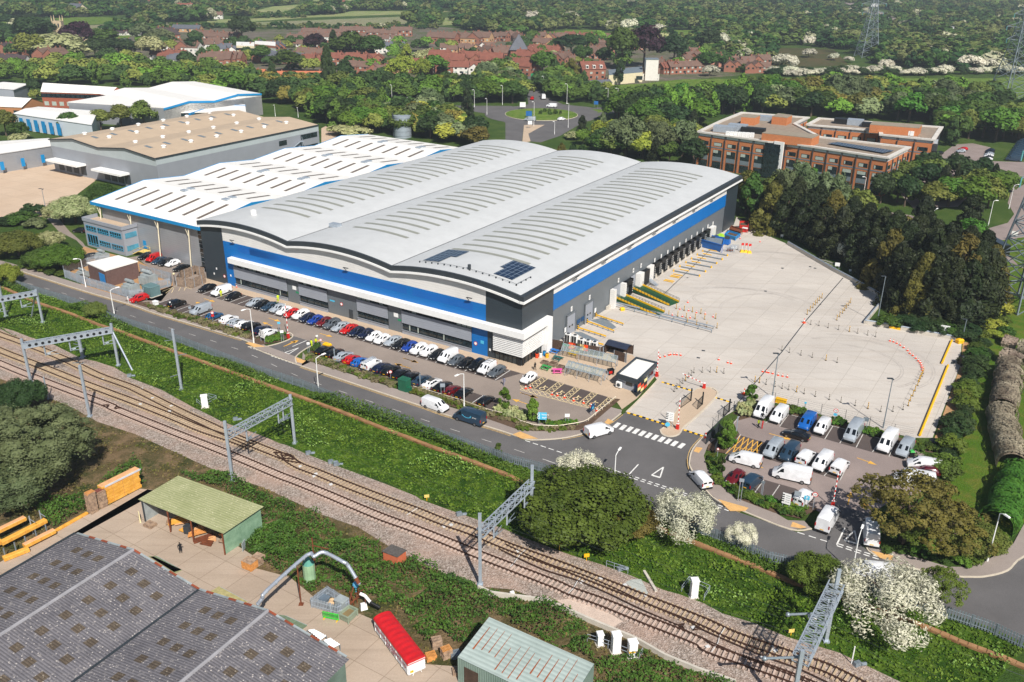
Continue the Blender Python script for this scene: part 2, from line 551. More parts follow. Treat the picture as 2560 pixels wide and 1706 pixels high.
du=L('01:-250,950 160,1075 700,1240 1010,1370 1540,1545; 12:0,295 440,440 770,575 1200,715 1600,865 2110,1050 2350,1140; 22:290,1215 700,1390 1130,1555; ''23:1800,235 2353,470; 33:230,520 700,660 1100,800 1480,930 2000,1105; s:2560,1625')
cQ=aT(du,1.3)
sheet('embankment',cQ[::-1]+BU,.012,eT)
sheet('ballast_bed',BU+BL[::-1],.03,es)
BOT=L('s:1960,1790 1500,1800 700,1800 -200,1800 -300,1300')
sheet('scrub_ground',BL+BOT,.008,dP)
sheet('road',ci+cQ[::-1]+[],.04,bD)
sheet('road_side_junction','w1:1500,1105 1750,1110 2000,1050 2150,990 2190,945; w2:300,590 510,655 720,715 640,735 500,790 400,860 345,930 380,1010',.052,bD)
sheet('depot_entrance_road','22:1050,655 1400,765 1580,815 1755,885 1660,990 1628,1090 1640,1180 1780,1380 1900,1480 2000,1550 1500,1374 1060,1232 640,1089 120,919 450,905 650,860 800,800 900,750 990,690',.052,bD)
sheet('van_park_entrance_road','w5:1000,1425 1080,1230 1190,1180 1560,1280 1650,1330 1640,1500; 33:850,300 950,395 630,304 270,194 410,165',.052,bD)
fF=L('w4:1395,930 1180,1115 990,1270 860,1312 540,1358 200,1342 0,1285')
gc=[U(95.5,-19.9),U(95.5,-12),U(95.5,-3.0),U(-2.0,-3.0)]+L('w4:320,605')+fF+[U(-9,-20.3),U(0,-19.8),U(33,-19.4),U(35,-15),U(53,-14.6),U(54.5,-19.2)]
sheet('car_park',gc,.05,cj)
b=MB()
b.s_([U(87.3,-8.35),U(87.3,-3.05),U(-1.9,-3.05),U(0.4,-8.5)],.06)
b.s_([U(88.6,-19.2),U(88.6,-14.3),U(54.8,-14.8),U(54.8,-19.3)],.06)
b.s_([U(35.4,-19.4),U(35.4,-14.6),U(-14,-15.3),U(-12,-20.2)],.06)
b.s_(L('w4:325,612 395,640 1390,935 1180,1112 870,985 370,830 0,740 0,700'),.061)
av('parking_bays',b,eb)
sheet('depot_paving',[U(95,-2.98),U(95,0),U(0,0),U(0,12)]+L('w4:1650,285 1985,600 1730,915 1500,1085 1392,932 325,608')+[U(-2,-2.98)],.056,ca)
f3=[U(0,8),U(0,122.2)]+L('21:2060,425; 31:0,600 190,680 600,930 900,1090 1075,1190 890,1410 1110,1445 1760,1560; s:2404,858; 32:1760,240 1510,890 1330,890 720,745 160,580; 22:2200,545 1940,700 1750,878 1580,818 1400,768 1050,658 1140,560 1330,360; w4:1985,600 1650,285')
sheet('depot_yard',f3,.046,eS)
sheet('gravel_strip','32:1790,10 1885,20 1690,990 1530,890 1760,250',.05,dw)
sheet('footway',[Vector(p)for p in aT(ci[:9],.15)]+[Vector(p)for p in aT(ci[:9],2.3)][::-1],.16,cb)
FW=L('12:420,235 840,375 1530,605 1740,680 2140,795 2350,862; 22:120,905 230,912 450,898 640,858 800,795 900,745 1000,670')
sheet('depot_footway',FW+L('22:1010,640 900,612 860,640 700,765 500,805 200,790 0,745; 12:2140,720 1740,600 1530,525 840,300 500,195 430,110'),.16,cb)
gp=L('22:1760,880 1665,990 1632,1090 1645,1180 1785,1380 1905,1480 2105,1560; 33:200,165 400,160')
sheet('van_park_footway',gp+L('33:330,90 180,85; 22:2350,1545 2050,1430 1880,1290 1790,1180 1760,1060 1800,960 1870,905'),.16,cb)
FW3=L('33:900,320 960,390 1280,512 1700,592 1850,602 2000,597 2200,542 2353,412; s:2700,1335')
sheet('right_footway',FW3+L('s:2700,1300; 33:2353,110 2250,300 2000,460 1850,515 1650,512 1300,410 1000,335'),.16,cb)
KB=MB()
for ln in(ci[:9],FW,gp,FW3,L('w1:1530,1108 1750,1112 2000,1052 2150,992 2190,940 2140,900'),L('w2:360,1000 345,920 400,855 500,785 590,735')):
 KB.r_(ah(ln,4),.22,.04,dz=.135)
av('kerb',KB,cq)
VAN='w5:270,320 400,335 560,380 745,300 1180,410 1490,490 1800,565 1960,640 2270,780 2200,1010 1720,1170 1560,1285 1190,1182 1060,1260 920,1200 570,1130 110,985 100,760 200,640 270,500 205,380'
sheet('van_park',VAN,.048,bK)
b=MB()
for s in('w5:745,300 1180,410 1490,490 1960,620 1890,740 1570,672 1110,545 660,420','w5:470,560 830,690 1330,800 1250,950 960,860 640,770 400,690','w5:110,985 290,880 820,1030 990,1150 920,1200 570,1130','w5:270,505 490,570 440,680 130,690'):
 b.s_(L(s),.058)
av('van_park_bays',b,eb)
sheet('planting_bed','w5:205,375 270,320 200,290 440,170 1180,350 1500,440 1960,560 2230,640 2250,700 1960,640 1490,488 1180,408 745,298 560,330 400,325',.055,bJ)
b=MB()
for s in('w5:0,720 110,985 570,1132 920,1205 1040,1230 860,1330 600,1270 240,1130 60,990 0,900','22:1870,905 1800,960 1790,1010 1960,1040 2090,870 1990,800','w4:1400,930 1475,945 1010,1345 860,1400 300,1415 0,1400 0,1285 200,1342 540,1358 860,1312 990,1270 1180,1115'):
 b.s_(L(s),.17)
b.s_([U(96,-19.6),U(96,-21.4),U(54,-21),U(54,-19.5)],.17)
b.s_([U(34,-19.7),U(34,-21.4),U(0,-22),U(-14,-22.6),U(-14,-20.6),U(0,-20)],.17)
b.s_(L('w1:1630,1000 1720,960 2030,900 2110,985 1990,1040 1720,1085 1610,1050'),.17)
b.s_(L('w2:520,890 560,800 700,700 730,715 590,850'),.17)
av('shrub_bed',b,bJ)
sheet('lawn','s:2400,860 2440,700 2470,600 2700,560 2700,1250 2520,1345 2430,1370 2330,1290 2370,1080',.02,cY)
sheet('lane','31:1000,365 1310,410 1600,520 1990,540 2200,480 2260,400 2200,300 2290,0 2500,0 2500,600 2140,640 2150,720 2300,870 2500,960 2500,1040 2350,900 2080,780 1900,640 1500,600 1150,520 1040,400',.04,bK)
sheet('road_island','31:2150,670 2300,620 2500,605 2500,840 2300,770',.12,cY)
b=MB()
for s in('o2:500,400 740,320 880,220 1000,212 1120,240 1080,330 920,400 880,520 980,560 900,640 600,650 520,560','o2:1030,330 1400,340 1400,420 1230,400'):
 b.s_(L(s),.05)
av('office_car_park',b,bK)
sheet('neighbour_yard','01:-300,60 0,20 420,-80 900,60 880,90 560,330 480,420 0,430 -300,450',.05,cI)
sheet('substation_ground','01:600,920 770,700 1000,760 1270,830 1580,1000 1590,1060 1480,1200 1130,1180 800,1090',.05,dw)
b=MB()
for s in('01:760,660 780,690 1000,790 1180,800 1400,760 1890,900 1900,1000 1590,1060 1290,830 820,760 700,640 540,560 430,440 520,420 640,560',):
 b.s_(L(s),.047)
av('side_yard_road',b,cj)
sheet('back_yard','10:600,1180 640,1160 800,1190 700,1300 600,1340',.05,cI)
cZ='y1:480,640 760,520 900,460 1180,310 1345,330; y2:100,180 1080,800; 13:0,520 310,600 480,740 700,930 860,900 1100,1000 1560,1400 1850,1420 1950,1700 1000,1700; s:600,1800 -200,1800 -200,1560; y1:0,930'
sheet('timber_yard',cZ,.02,dT)
RC=(g('s',1263.7,287)+g('s',1443,287))/2
RI=(g('s',1443,287)-g('s',1263.7,287)).length/2
f0=[RC+V3(math.cos(t),math.sin(t),0)*(RI+10.5)for t in np.linspace(0,2*PI,49)[:-1]]
sheet('roundabout',f0,.05,bD)
fS=[RC+V3(math.cos(t),math.sin(t),0)*RI for t in np.linspace(0,2*PI,41)[:-1]]
av('roundabout_island',MB().p_(fS,.05,.3),cc)
av('roundabout_kerb',MB().r_(fS+fS[:1],.5,.05,dz=.2),cq)
sheet('far_road','10:1200,935 1480,950 1760,970 2353,975; 20:0,990 150,960 140,880 130,800 75,740 90,690 190,690 160,750 250,840 330,900 470,960 750,990 1020,985 1010,1000 920,1010 960,1035 820,1060 700,1100 560,1180 440,1250 260,1310 170,1300 150,1230 250,1170 300,1150 110,1150 90,1310 -60,1310 -60,1130; 10:2200,1060 1900,1010 1480,1000 1350,1020 1200,1000',.035,bD)
sheet('roundabout_paving','20:110,1150 300,1148 150,1230 170,1300 130,1310 95,1300',.045,ca)
b=MB()
b.r_(ah(L('30:760,30 860,70 950,110 1050,150 1130,190 1180,240 1340,300'),4),22,.5)
b.r_(ah(L('30:1990,470 2353,520 2600,560'),3),16,.5)
av('dual_carriageway',b,bK)
FLD=[('00:-100,185 640,160 1000,160 1210,200 600,242 -100,215',0),('10:0,172 870,105 1830,105 1560,125 450,165 0,198',1),('10:0,207 1450,150 1400,232 880,242 0,246',2),('00:-100,60 -50,0 280,-60 160,38 -100,52',1),('00:1900,185 2350,172 2350,200 1900,215',1),('00:1900,220 2350,208 2350,245 1900,240',2),('00:790,330 1210,320 1150,382 850,385',0),('00:600,245 1210,215 1300,235 970,280 590,300',2),('20:760,795 1200,770 1560,730 2350,722; 30:0,716 900,722 2060,722 2500,690; 30:2500,960 1900,990 1300,800 500,790 0,820; 20:1780,900 1000,880 700,860',0),('20:1080,300 1400,335 1900,305 2040,312 1990,280 1500,278',0),('10:520,0 1100,-30 1050,20 540,30',1),('10:160,60 420,45 270,110 0,140 0,100',1),('20:280,10 480,10 470,40 300,45',1),('30:1880,0 2400,-20 2400,40 2200,40',0),('30:60,440 600,450 740,600 120,640 -100,520',3),('20:520,275 800,280 860,290 420,300',0),('10:1660,180 1900,140 1800,230 1650,240',1),('20:420,290 740,300 700,320 240,300',0)]
FM=[cc,aS('pale_crop_field','7d8a55','8d9a5e','a09a70',.01,.04),aS('bare_crop_field','8a8468','7c8a5c','938a72',.01,.05),aS('marsh_heath','4a4a2a','5d5136','3e4d22',.02,.1)]
for i,(s,k)in aZ(FLD):
 sheet('field',s,.03+.002*i,FM[k])
sheet('road_verge','20:680,1000 740,1005 920,1010 780,1040; 20:790,1030 730,1005',.06,cc)
sheet('town_ground','00:-200,380 1400,330 1500,240; 10:0,270 1000,260 1700,250; 20:0,300 1150,370 1300,440; 20:2400,540 2400,660 1800,720 1200,770 700,790 350,720; 10:2100,700 1000,740 0,740; 00:1900,640 0,620',.02,aS('town_ground_mix','4a5a2c','6d655c','7d7068',.03,.1))
wm,ym,cm,dy,wn=MB(),MB(),MB(),MB(),MB()
def aC(m,a,b_,w=.12,z=.075):
 m.r_([Vector(a),Vector(b_)],w,z)
def bf(m,ae,l,eJ,w,z,st=0):
 ae=[Vector(p)for p in ae]
 for(p,d)in aQ(ae,l+eJ,st):
  aC(m,p,p+d*l,w,z)
for i in aj(38):
 u=87.25-i*2.405 if i<38 else 0
 if u>-1:aC(wm,U(u,-8.4),U(u,-3.1),.13)
for i in aj(15):
 u=88.4-2.4*i
 if u>54.5:aC(wm,U(u,-19.2),U(u,-14.4),.13)
for i in aj(20):
 u=35.2-2.42*i
 if u>-10.5:aC(wm,U(u,-19.5),U(u,-14.9),.13)
cl=ah([(a+b_)/2 for a,b_ in zip(L('01:160,925 780,1110 1190,1230 1480,1330 2230,1555; 12:420,235 840,375 1530,605 1740,680 2140,795; 22:120,915 640,1085'),L('01:40,1065 700,1240 1010,1370 1380,1490 2100,1720; 12:330,410 770,575 1450,815 1600,865 2110,1050; 22:0,1110 500,1300'))],3)
bf(wn,cl,2,4.5,.12,.05)
bf(wn,L('22:280,1085 460,1145'),9,1,.14,.05)
bf(wm,L('22:120,915 1055,1228'),1.0,.55,.2,.06)
for o_ in(0,.55):
 bf(wm,[p for p in aT(L('22:1070,1232 1500,1370 2000,1545'),-o_)],.7,.45,.22,.06)
 bf(wm,[p for p in aT(L('w2:20,875 370,995'),-o_)],.6,.4,.2,.07)
 bf(wm,[p for p in aT(L('33:640,295 980,405'),-o_)],.8,.4,.22,.06)
bf(wm,L('w1:1560,1120 1900,1225'),.5,.35,.18,.07)
bf(wm,L('33:270,190 570,285'),1.0,.6,.2,.06)
for a,b_ in(('22:1072,1230','22:1160,1135'),('33:630,305','33:705,150'),('w1:1905,1235','w1:2115,1130'),('w2:300,750','w2:510,660'),('w2:30,875','w2:230,778')):
 aC(wm,L(a)[0],L(b_)[0],.2,.07)
def gm(m,aI,cg,w,z):
 aI,cg=Vector(aI),Vector(cg)
 d=(cg-aI);n=V3(-d.y,d.x,0).normalized()
 a,c=aI+n*w/2,aI-n*w/2
 k=.3
 d.normalize()
 aC(m,a,c,k*1.3,z)
 aC(m,a,cg,k*.7,z+.003);aC(m,c,cg,k*.7,z+.006)
gm(wm,g('22',1320,1245),g('22',1390,1160),1.4,.07)
gm(wm,g('w2',215,850),g('w2',390,770),1.2,.07)
gm(wm,g('33',760,280),g('33',795,175),1.7,.07)
for x,y in((960,775),(1018,795),(1078,812),(1137,830),(1195,850),(1253,868),(1312,886),(1372,905),(1432,923),(1490,943),(1555,963)):
 aC(wm,g('22',x-22,y+22),g('22',x+24,y-20),.75,.07)
for a,b_ in(('750,302','662,422'),('1185,415','1105,545'),('1480,495','1412,627'),('1330,800','1252,950'),('1150,850','1098,905'),('508,945','408,1085'),('662,995','570,1130'),('270,320','200,405'),('280,500','130,690'),('1640,570','1572,672'),('1800,575','1733,715'),('1955,625','1885,745'),('590,345','525,385'),('880,365','825,440'),('1320,480','1252,585')):
 aC(wn,L('w5:'+a)[0],L('w5:'+b_)[0],.14,.072)
aC(wn,g('w5',740,298),g('w5',1960,622),.14,.07)
for ln in(ci[:7],FW[:6],gp[2:7]):
 for o_ in(-.3,-.55):
  dy.r_(aT(ah(ln,3),o_),.12,.052)
dy.r_(aT(ah(L('22:450,900 640,860 800,797 900,747 1000,672'),3),-.4),.14,.066)
dy.r_(aT(ah(L('22:1755,885 1662,990 1630,1090 1642,1180'),4),-.35),.14,.066)
HA=L('w4:0,735 370,830 870,985 1160,1075');HB=L('w4:0,795 250,870 900,1040 1200,1110')
for ln in(HA,HB):cm.r_(ln,.12,.07)
def dB(m,A,B_,n,z=.07,w=.1,cJ=True):
 pa=[A[0].lerp(A[-1],i/n)if len(A)==2 else None for i in aj(n+1)]
 if pa[0]is None:
  la=sum((b_-a).length for a,b_ in zip(A,A[1:]));lb=sum((b_-a).length for a,b_ in zip(B_,B_[1:]))
  pa=[p for p,d in aQ(A,la/n-.001)][:n+1];pb=[p for p,d in aQ(B_,lb/n-.001)][:n+1]
 else:
  pb=[B_[0].lerp(B_[-1],i/n)for i in aj(n+1)]
 for i in aj(min(len(pa),len(pb))-1):
  aC(m,pa[i],pb[i+1],w,z)
  if cJ:aC(m,pb[i],pa[i+1],w,z+.003)
dB(cm,HA,HB,14)
for x in((320,612,125,735,408,635,215,780),(560,682,370,830,645,708,460,855),(808,755,622,905,888,778,712,930),(1060,828,875,983,1140,852,965,1010),(1305,905,1130,1060,1390,930,1215,1085)):
 a0,a1,b0,b1=g('w4',x[0],x[1]),g('w4',x[2],x[3]),g('w4',x[4],x[5]),g('w4',x[6],x[7])
 aC(cm,a0,a1,.12,.07);aC(cm,b0,b1,.12,.07)
 dB(cm,[a0,a1],[b0,b1],4)
for x,y in((325,780),(570,855),(815,930),(1065,1010)):
 p=g('w4',x,y)
 rg=[p+V3(math.cos(t),math.sin(t),0)*.5 for t in np.linspace(0,2*PI,13)]
 cm.r_(rg,.16,.08)
 aC(cm,p+AV*.4,p+AV*1.5-BV*.1,.2,.081);aC(cm,p+AV*1.,p+AV*1.+BV*.7,.18,.083)
dB(ym,L('w5:275,510 490,580'),L('w5:140,685 440,690'),5,.07,.14)
aC(ym,g('w5',200,625),g('w5',480,660),.14,.078)
def fB(m,bN,cg,w=.35,z=.08):
 bN,cg=Vector(bN),Vector(cg)
 d=(cg-bN);ln=d.length;d.normalize();n=V3(-d.y,d.x,0)
 hl=min(1.5,ln*.4)
 aC(m,bN,cg-d*hl,w,z)
 m.s_([cg,cg-d*hl+n*.55,cg-d*hl-n*.55],z+.003)
for w_,s in(('w1','880,398 1045,447'),('w1','855,480 760,450'),('w1','1830,683 2005,735'),('w1','1890,800 1745,745'),('w2','700,555 890,610'),('w2','815,690 610,650'),('w2','1930,920 2150,990'),('w2','2040,1075 1800,1000'),('w3','280,568 508,635'),('w3','395,720 160,645'),('w3','2015,1080 2260,1155'),('w3','2110,1245 1885,1170'),('w2','170,750 370,655'),('w4','0,840 265,918'),('w1','2055,1105 2280,1010'),('w5','560,490 790,555'),('w5','1420,728 1615,800'),('w5','1330,1190 1360,1065'),('w5','1530,1110 1480,1225'),('w5','500,830 440,800')):
 a,b_=L(w_+':'+s)
 fB(ym,a,b_,.18)
for a in('w1:270,290 500,205','w1:500,205 700,255','w1:320,320 430,230','w1:405,315 440,245','w1:510,285 540,230','w1:590,280 610,240'):
 p,q=L(a);aC(cm,p,q,.12,.075)
for k in aj(11):
 p=U(-2,47+6.*k)
 aC(wn,p,p+BV*14,.12,.058)
av('white_road_marking',wm,et);av('yellow_road_marking',ym,dH);av('cream_bay_marking',cm,dF)
av('double_yellow_lines',dy,ez);av('worn_road_marking',wn,dS)
b=MB()
for s in('w1:1490,1060 1560,1045 1790,1110 1620,1120','w2:345,915 500,965 450,1005 370,985','22:5,865 75,838 240,905 90,905','22:850,755 880,720 930,745 880,775','22:1665,1020 1690,980 1750,990 1715,1035','22:1890,1460 2170,1540 2140,1570 2000,1570','33:205,145 225,100 355,150 300,162','33:945,365 1145,410 1140,455 1030,435'):
 b.s_(L(s),.178)
av('tactile_paving',b,eN)
b=MB()
for s in('t5:180,1010 420,980 640,1060 1000,1220 1160,1320 1020,1400 850,1340 500,1180','t5:1040,880 1180,880 1400,1000 1480,1060 1330,1040'):
 b.s_(L(s),.036)
av('pale_ballast_patch',b,am('pale_sand_ballast','d2bdad',.95,var=.1,scale=1,fine=.35))
av('grey_ballast_patch',MB().s_(L('t5:1200,740 1300,700 1430,700 1530,900 1500,940 1300,850'),.037),am('grey_sand_ballast','b4b8b2',.95,var=.1,scale=1,fine=.3))
b=MB()
for s in('y3:985,235 1007,237 1004,246 984,243','y3:1220,222 1240,225 1237,232 1217,230','y3:1260,235 1282,238 1279,245 1258,242','y3:842,428 866,430 862,438 840,436','y4:1260,590 1288,595 1284,604 1257,600','y4:1218,650 1246,655 1242,664 1214,660','y3:1308,540 1322,542 1320,548 1306,546','32:1680,190 1720,190 1710,215 1675,212','y3:190,316 206,318 203,323 188,321'):
 b.s_(L(s),.056)
av('drain_cover',b,ak)
b=MB()
for c,r0,a0,a1 in((('32',760,190),13.5,-1.2,1.9),(('32',760,190),15.5,-1.1,1.6),(('32',690,210),11,-1.0,1.3),(('y3',930,260),17,.3,2.4),(('y3',930,280),20,.4,2.2),(('y3',420,500),4.5,1.6,4),(('y3',620,600),17,.5,2.0),(('y3',620,640),21,.4,1.9),(('y3',1000,620),14,1.5,3),(('32',900,230),19,-1.4,.2)):
 p=g(*c)
 for dr in(0,.5):
  b.r_([p+V3(math.cos(t),math.sin(t)*.9,0)*(r0+dr)for t in np.linspace(a0,a1,22)],.22,.0545)
av('tyre_scrub_marks',b,am('rubbered_concrete','a59d95',.8,var=.12,scale=.6,c2='bdb6ae'))
dl=MB()
dl.r_(L('31:690,985 330,1400; s:1955,880 1860,990; 22:2140,500 1760,880'),.22,.056)
dl.r_(L('21:1900,650 1390,1140'),.2,.056)
av('drain_channel',dl,ak)
def aa(dA,name,mb,bF,under=None,smooth=None):
 """a part modelled in place: one mesh, stored relative to its thing's base"""
 l=dA.location
 mb.v=[(x-l.x,y-l.y,z-l.z)for x,y,z in mb.v]
 return mb.u_(name,bF,under or dA,smooth)
def ao(m,ae,o,th=.12,mi=0):
 """panel on the depot front: pts (u,z), standing o proud"""
 return aF(m,[U(u,-o,z)for u,z in ae],-AV,th,mi)
def aA(m,ae,o,th=.12,mi=0):
 return aF(m,[U(-o,v,z)for v,z in ae],BV,th,mi)
def aF(m,ae,n,th,mi=0):
 ae=[Vector(p)for p in ae]
 nn=sum(((ae[i]-ae[0]).cross(ae[i+1]-ae[0])for i in aj(1,len(ae)-1)),Vector())
 n=Vector(n)
 if nn.dot(n)<0:ae=ae[::-1]
 k=len(ae)
 vs=[p for p in ae]+[p+n*th for p in ae]
 return m.add(vs,[tuple(aj(k-1,-1,-1)),tuple(aj(k,2*k))]+[(i,(i+1)%k,k+(i+1)%k,k+i)for i in aj(k)],mi)
def bQ(dA,name,body,size,eC,cD,up,m,under=None,extrude=.02):
 cu=bpy.data.curves.new(name,'FONT')
 cu.body=body;cu.size=size;cu.extrude=extrude;cu.align_x='CENTER';cu.align_y='CENTER'
 cN=bpy.data.objects.new(name+'_tmp',cu)
 ec.objects.link(cN)
 dg=bpy.context.evaluated_depsgraph_get()
 me=bpy.data.meshes.new_from_object(cN.evaluated_get(dg))
 bpy.data.objects.remove(cN)
 cD,up=Vector(cD).normalized(),Vector(up).normalized()
 n=cD.cross(up)
 M=Matrix((cD,up,n)).transposed().to_4x4()
 M.translation=Vector(eC)-dA.location
 me.transform(M)
 me.materials.clear()
 return link(name,me,m,under or dA)
D=ac('distribution_warehouse','large modern warehouse with triple curved pale grey roof and bright blue cladding band','warehouse',CC)
W_,DP=92.9,121.8
eV=[0,32.,62.5,92.9]
def aB(u):
 for a,b in zip(eV,eV[1:]):
  if a<=u<=b:
   t=(u-a)/(b-a)
   return 15.1+1.5*(1-(2*t-1)**2)
 return 15.1
US=[]
for a,b in zip(eV,eV[1:]):
 US+=[a+(b-a)*i/18 for i in aj(18)]
US.append(W_)
for a,b in zip(eV,eV[1:]):
 m=MB()
 us=[a+(b-a)*i/18 for i in aj(19)]
 us[0]+=.12;us[-1]-=.12
 for i in aj(18):
  p=[U(us[i],-.55,aB(us[i])),U(us[i+1],-.55,aB(us[i+1])),U(us[i+1],DP+.5,aB(us[i+1])),U(us[i],DP+.5,aB(us[i]))]
  m.add(p,[(0,1,2,3)])
 v=aa(D,'roof_vault',m,eq,smooth=40)
 gj,rl1=a+(b-a)*.24,b-(b-a)*.23
 if a==0:gj,rl1=6.9,26.8
 for k in aj(25):
  vv=13.5+4.*k
  m=MB()
  us=[gj+(rl1-gj)*i/9 for i in aj(10)]
  for i in aj(9):
   m.add([U(us[i],vv,aB(us[i])+.05),U(us[i+1],vv,aB(us[i+1])+.05),U(us[i+1],vv+1.05,aB(us[i+1])+.05),U(us[i],vv+1.05,aB(us[i])+.05)],[(0,1,2,3)])
  aa(D,'rooflight',m,eU,under=v)
for a in(32.,62.5):
 m=MB();m.add([U(a-.25,-.5,15.06),U(a+.25,-.5,15.06),U(a+.25,DP+.4,15.06),U(a-.25,DP+.4,15.06)],[(0,1,2,3)])
 aa(D,'valley_gutter',m,ak)
m,m2=MB(),MB()
for u0,u1 in zip(US,US[1:]):
 for f_,mm,za,zb in((.95,m,-1.,.06),(1.15,m2,-1.45,-1.)):
  mm.add([U(u0,-f_,aB(u0)+za),U(u1,-f_,aB(u1)+za),U(u1,-f_,aB(u1)+zb),U(u0,-f_,aB(u0)+zb),U(u0,-.1,aB(u0)+za),U(u1,-.1,aB(u1)+za),U(u1,-.45,aB(u1)+zb),U(u0,-.45,aB(u0)+zb)],[(0,1,2,3),(4,7,6,5),(0,4,5,1),(3,2,6,7)])
for fJ,ed in((-.95,DP+.5),):
 m.add([U(-.95,fJ,14.1),U(-.95,ed,14.1),U(-.95,ed,15.1),U(-.95,fJ,15.1),U(-.1,fJ,14.1),U(-.1,ed,14.1),U(-.0,ed,15.16),U(-.0,fJ,15.16)],[(0,1,2,3),(4,7,6,5),(0,4,5,1),(3,2,6,7),(0,3,7,4),(1,5,6,2)])
 m2.add([U(-1.15,-1.15,13.65),U(-1.15,ed,13.65),U(-1.15,ed,14.1),U(-1.15,-1.15,14.1),U(-.1,-1.15,13.65),U(-.1,ed,13.65),U(-.1,ed,14.1),U(-.1,-1.15,14.1)],[(0,1,2,3),(0,4,5,1),(3,2,6,7),(0,3,7,4),(1,5,6,2)])
aa(D,'fascia',m,ak,smooth=40);aa(D,'eaves_trim',m2,ab,smooth=40)
m=MB()
eO=[(u,aB(u)-.25)for u in US]
for vv in(0,DP):
 k=len(m.v);ae=[U(0,vv,0)]+[U(u,vv,z)for u,z in eO]+[U(W_,vv,0)]
 m.add(ae,[tuple(aj(len(ae)))])
m.add([U(0,0,0),U(0,DP,0),U(0,DP,14.9),U(0,0,14.9)],[(0,1,2,3)])
m.add([U(W_,0,0),U(W_,DP,0),U(W_,DP,14.9),U(W_,0,14.9)],[(3,2,1,0)])
aa(D,'wall',m,bI)
m=MB();ao(m,[(8.4,11.3)]+[(u,aB(u)-.9)for u in[8.4]+[x for x in US if 8.5<x<85]+[85.1]]+[(85.1,11.3)],.02)
aA(m,[(12,11.55),(112,11.55),(112,14.2),(12,14.2)],.02)
aa(D,'white_band',m,cG)
m=MB();ao(m,[(8.4,7.5),(85.1,7.5),(85.1,11.3),(8.4,11.3)],.02)
ao(m,[(82.2,0),(85.1,0),(85.1,7.5),(82.2,7.5)],.02);ao(m,[(8.,0),(11.9,0),(11.9,7.5),(8.,7.5)],.02)
aA(m,[(12,7.95),(112,7.95),(112,11.55),(12,11.55)],.02)
aa(D,'blue_band',m,eF)
m=MB()
for u0,u1 in((52,80),(38.5,51),(28.5,38),(11.5,27),(66,76)):
 ao(m,[(u0,9.35),(u1,9.35),(u1,10.9),(u0,10.9)],.14,.015)
aa(D,'blue_sign_panel',m,bx('blue_panel_outline','1260ae',.5,'z',.35,.02))
for f_,q in((ao,[(0,7.5),(8.4,7.5),(8.4,15.2),(0,14.4)]),(ao,[(85.1,0),(W_,0),(W_,14.3),(85.1,15.2)]),(ao,[(6.3,0),(8.,0),(8.,7.5),(6.3,7.5)]),(aA,[(9.5,0),(12,0),(12,14.2),(-.14,14.2),(-.14,7.5),(9.5,7.5)]),(aA,[(112,0),(DP,0),(DP,14.2),(112,14.2)])):
 aa(D,'anthracite_panel',f_(MB(),q,.03),cv)
for a,b in((60.5,64.4),(42.8,51.7),(30.1,34.0)):aa(D,'grey_pillar_panel',ao(MB(),[(a,0),(b,0),(b,6.6),(a,6.6)],.02),bI)
fH=random.Random(3)
for u0,u1 in((64.4,82.2),(51.7,60.5),(34.,42.8),(11.9,30.1)):
 m=MB();ao(m,[(u0,2.55),(u1,2.55),(u1,5.25),(u0,5.25)],.25);ao(m,[(u0,0),(u1,0),(u1,.92),(u0,.92)],.25)
 ao(m,[(u0,5.2),(u1,5.2),(u1,5.32),(u0,5.32)],.4);ao(m,[(u0,.9),(u1,.9),(u1,1.),(u0,1.)],.4)
 aa(D,'spandrel_panel',m,bm)
 n=max(6,round((u1-u0)/1.27))
 for z0,z1,hi in((5.32,6.45,1),(1.,2.55,0)):
  m=MB();fr=MB()
  k=n if hi else n//2+1
  for i in aj(k):
   a,b=u0+(u1-u0)*i/k,u0+(u1-u0)*(i+1)/k
   ao(m,[(a,z0),(b,z0),(b,z1),(a,z1)],.06,.03,1 if hi and fH.random()<.58 else 0)
   ao(fr,[(a-.04,z0),(a+.04,z0),(a+.04,z1),(a-.04,z1)],.09,.07)
   if not hi and fH.random()<.3:
    ao(m,[(a+.2,z0),(a+.5,z0),(a+.5,z1-.1),(a+.2,z1-.1)],.1,.02,1)
  ao(fr,[(u0,z1-.09),(u1,z1-.09),(u1,z1),(u0,z1)],.09,.08)
  w=aa(D,'window',m,[aM,bh])
  aa(D,'window_frame',fr,af,under=w)
aa(D,'white_canopy',MB().p_([U(82.6,-1.5),U(-1.5,-1.5),U(-1.5,9.6),U(-.02,9.6),U(-.02,-.16),U(82.6,-.16)],6.45,7.75).p_([U(-1.5,7.6),U(-1.5,9.6),U(-.02,9.6),U(-.02,7.6)],0,6.44),ab)
m=MB();bk=MB()
ao(bk,[(0,2.2),(6.3,2.2),(6.3,6.45),(0,6.45)],.05,.04);aA(bk,[(0,2.2),(7.6,2.2),(7.6,6.45),(0,6.45)],.05,.04)
for i in aj(11):
 z=2.2+.39*i
 m.p_([U(6.3,-.75),U(-.75,-.75),U(-.75,7.5),U(-.45,7.5),U(-.45,-.45),U(6.3,-.45)],z,z+.23)
for q in((6.25,-.42),(4.2,-.42),(2.1,-.42),(1.,-.42)):
 m.b_(*U(*q)[:2],2.2,.08,.08,4.2,RZ)
aa(D,'louvre_screen',m,ab);aa(D,'louvre_backing',bk,cv)
m=MB();fr=MB()
ao(m,[(0,.1),(6.2,.1),(6.2,2.2),(0,2.2)],.06,.03);aA(m,[(0,.1),(7.5,.1),(7.5,2.2),(0,2.2)],.06,.03)
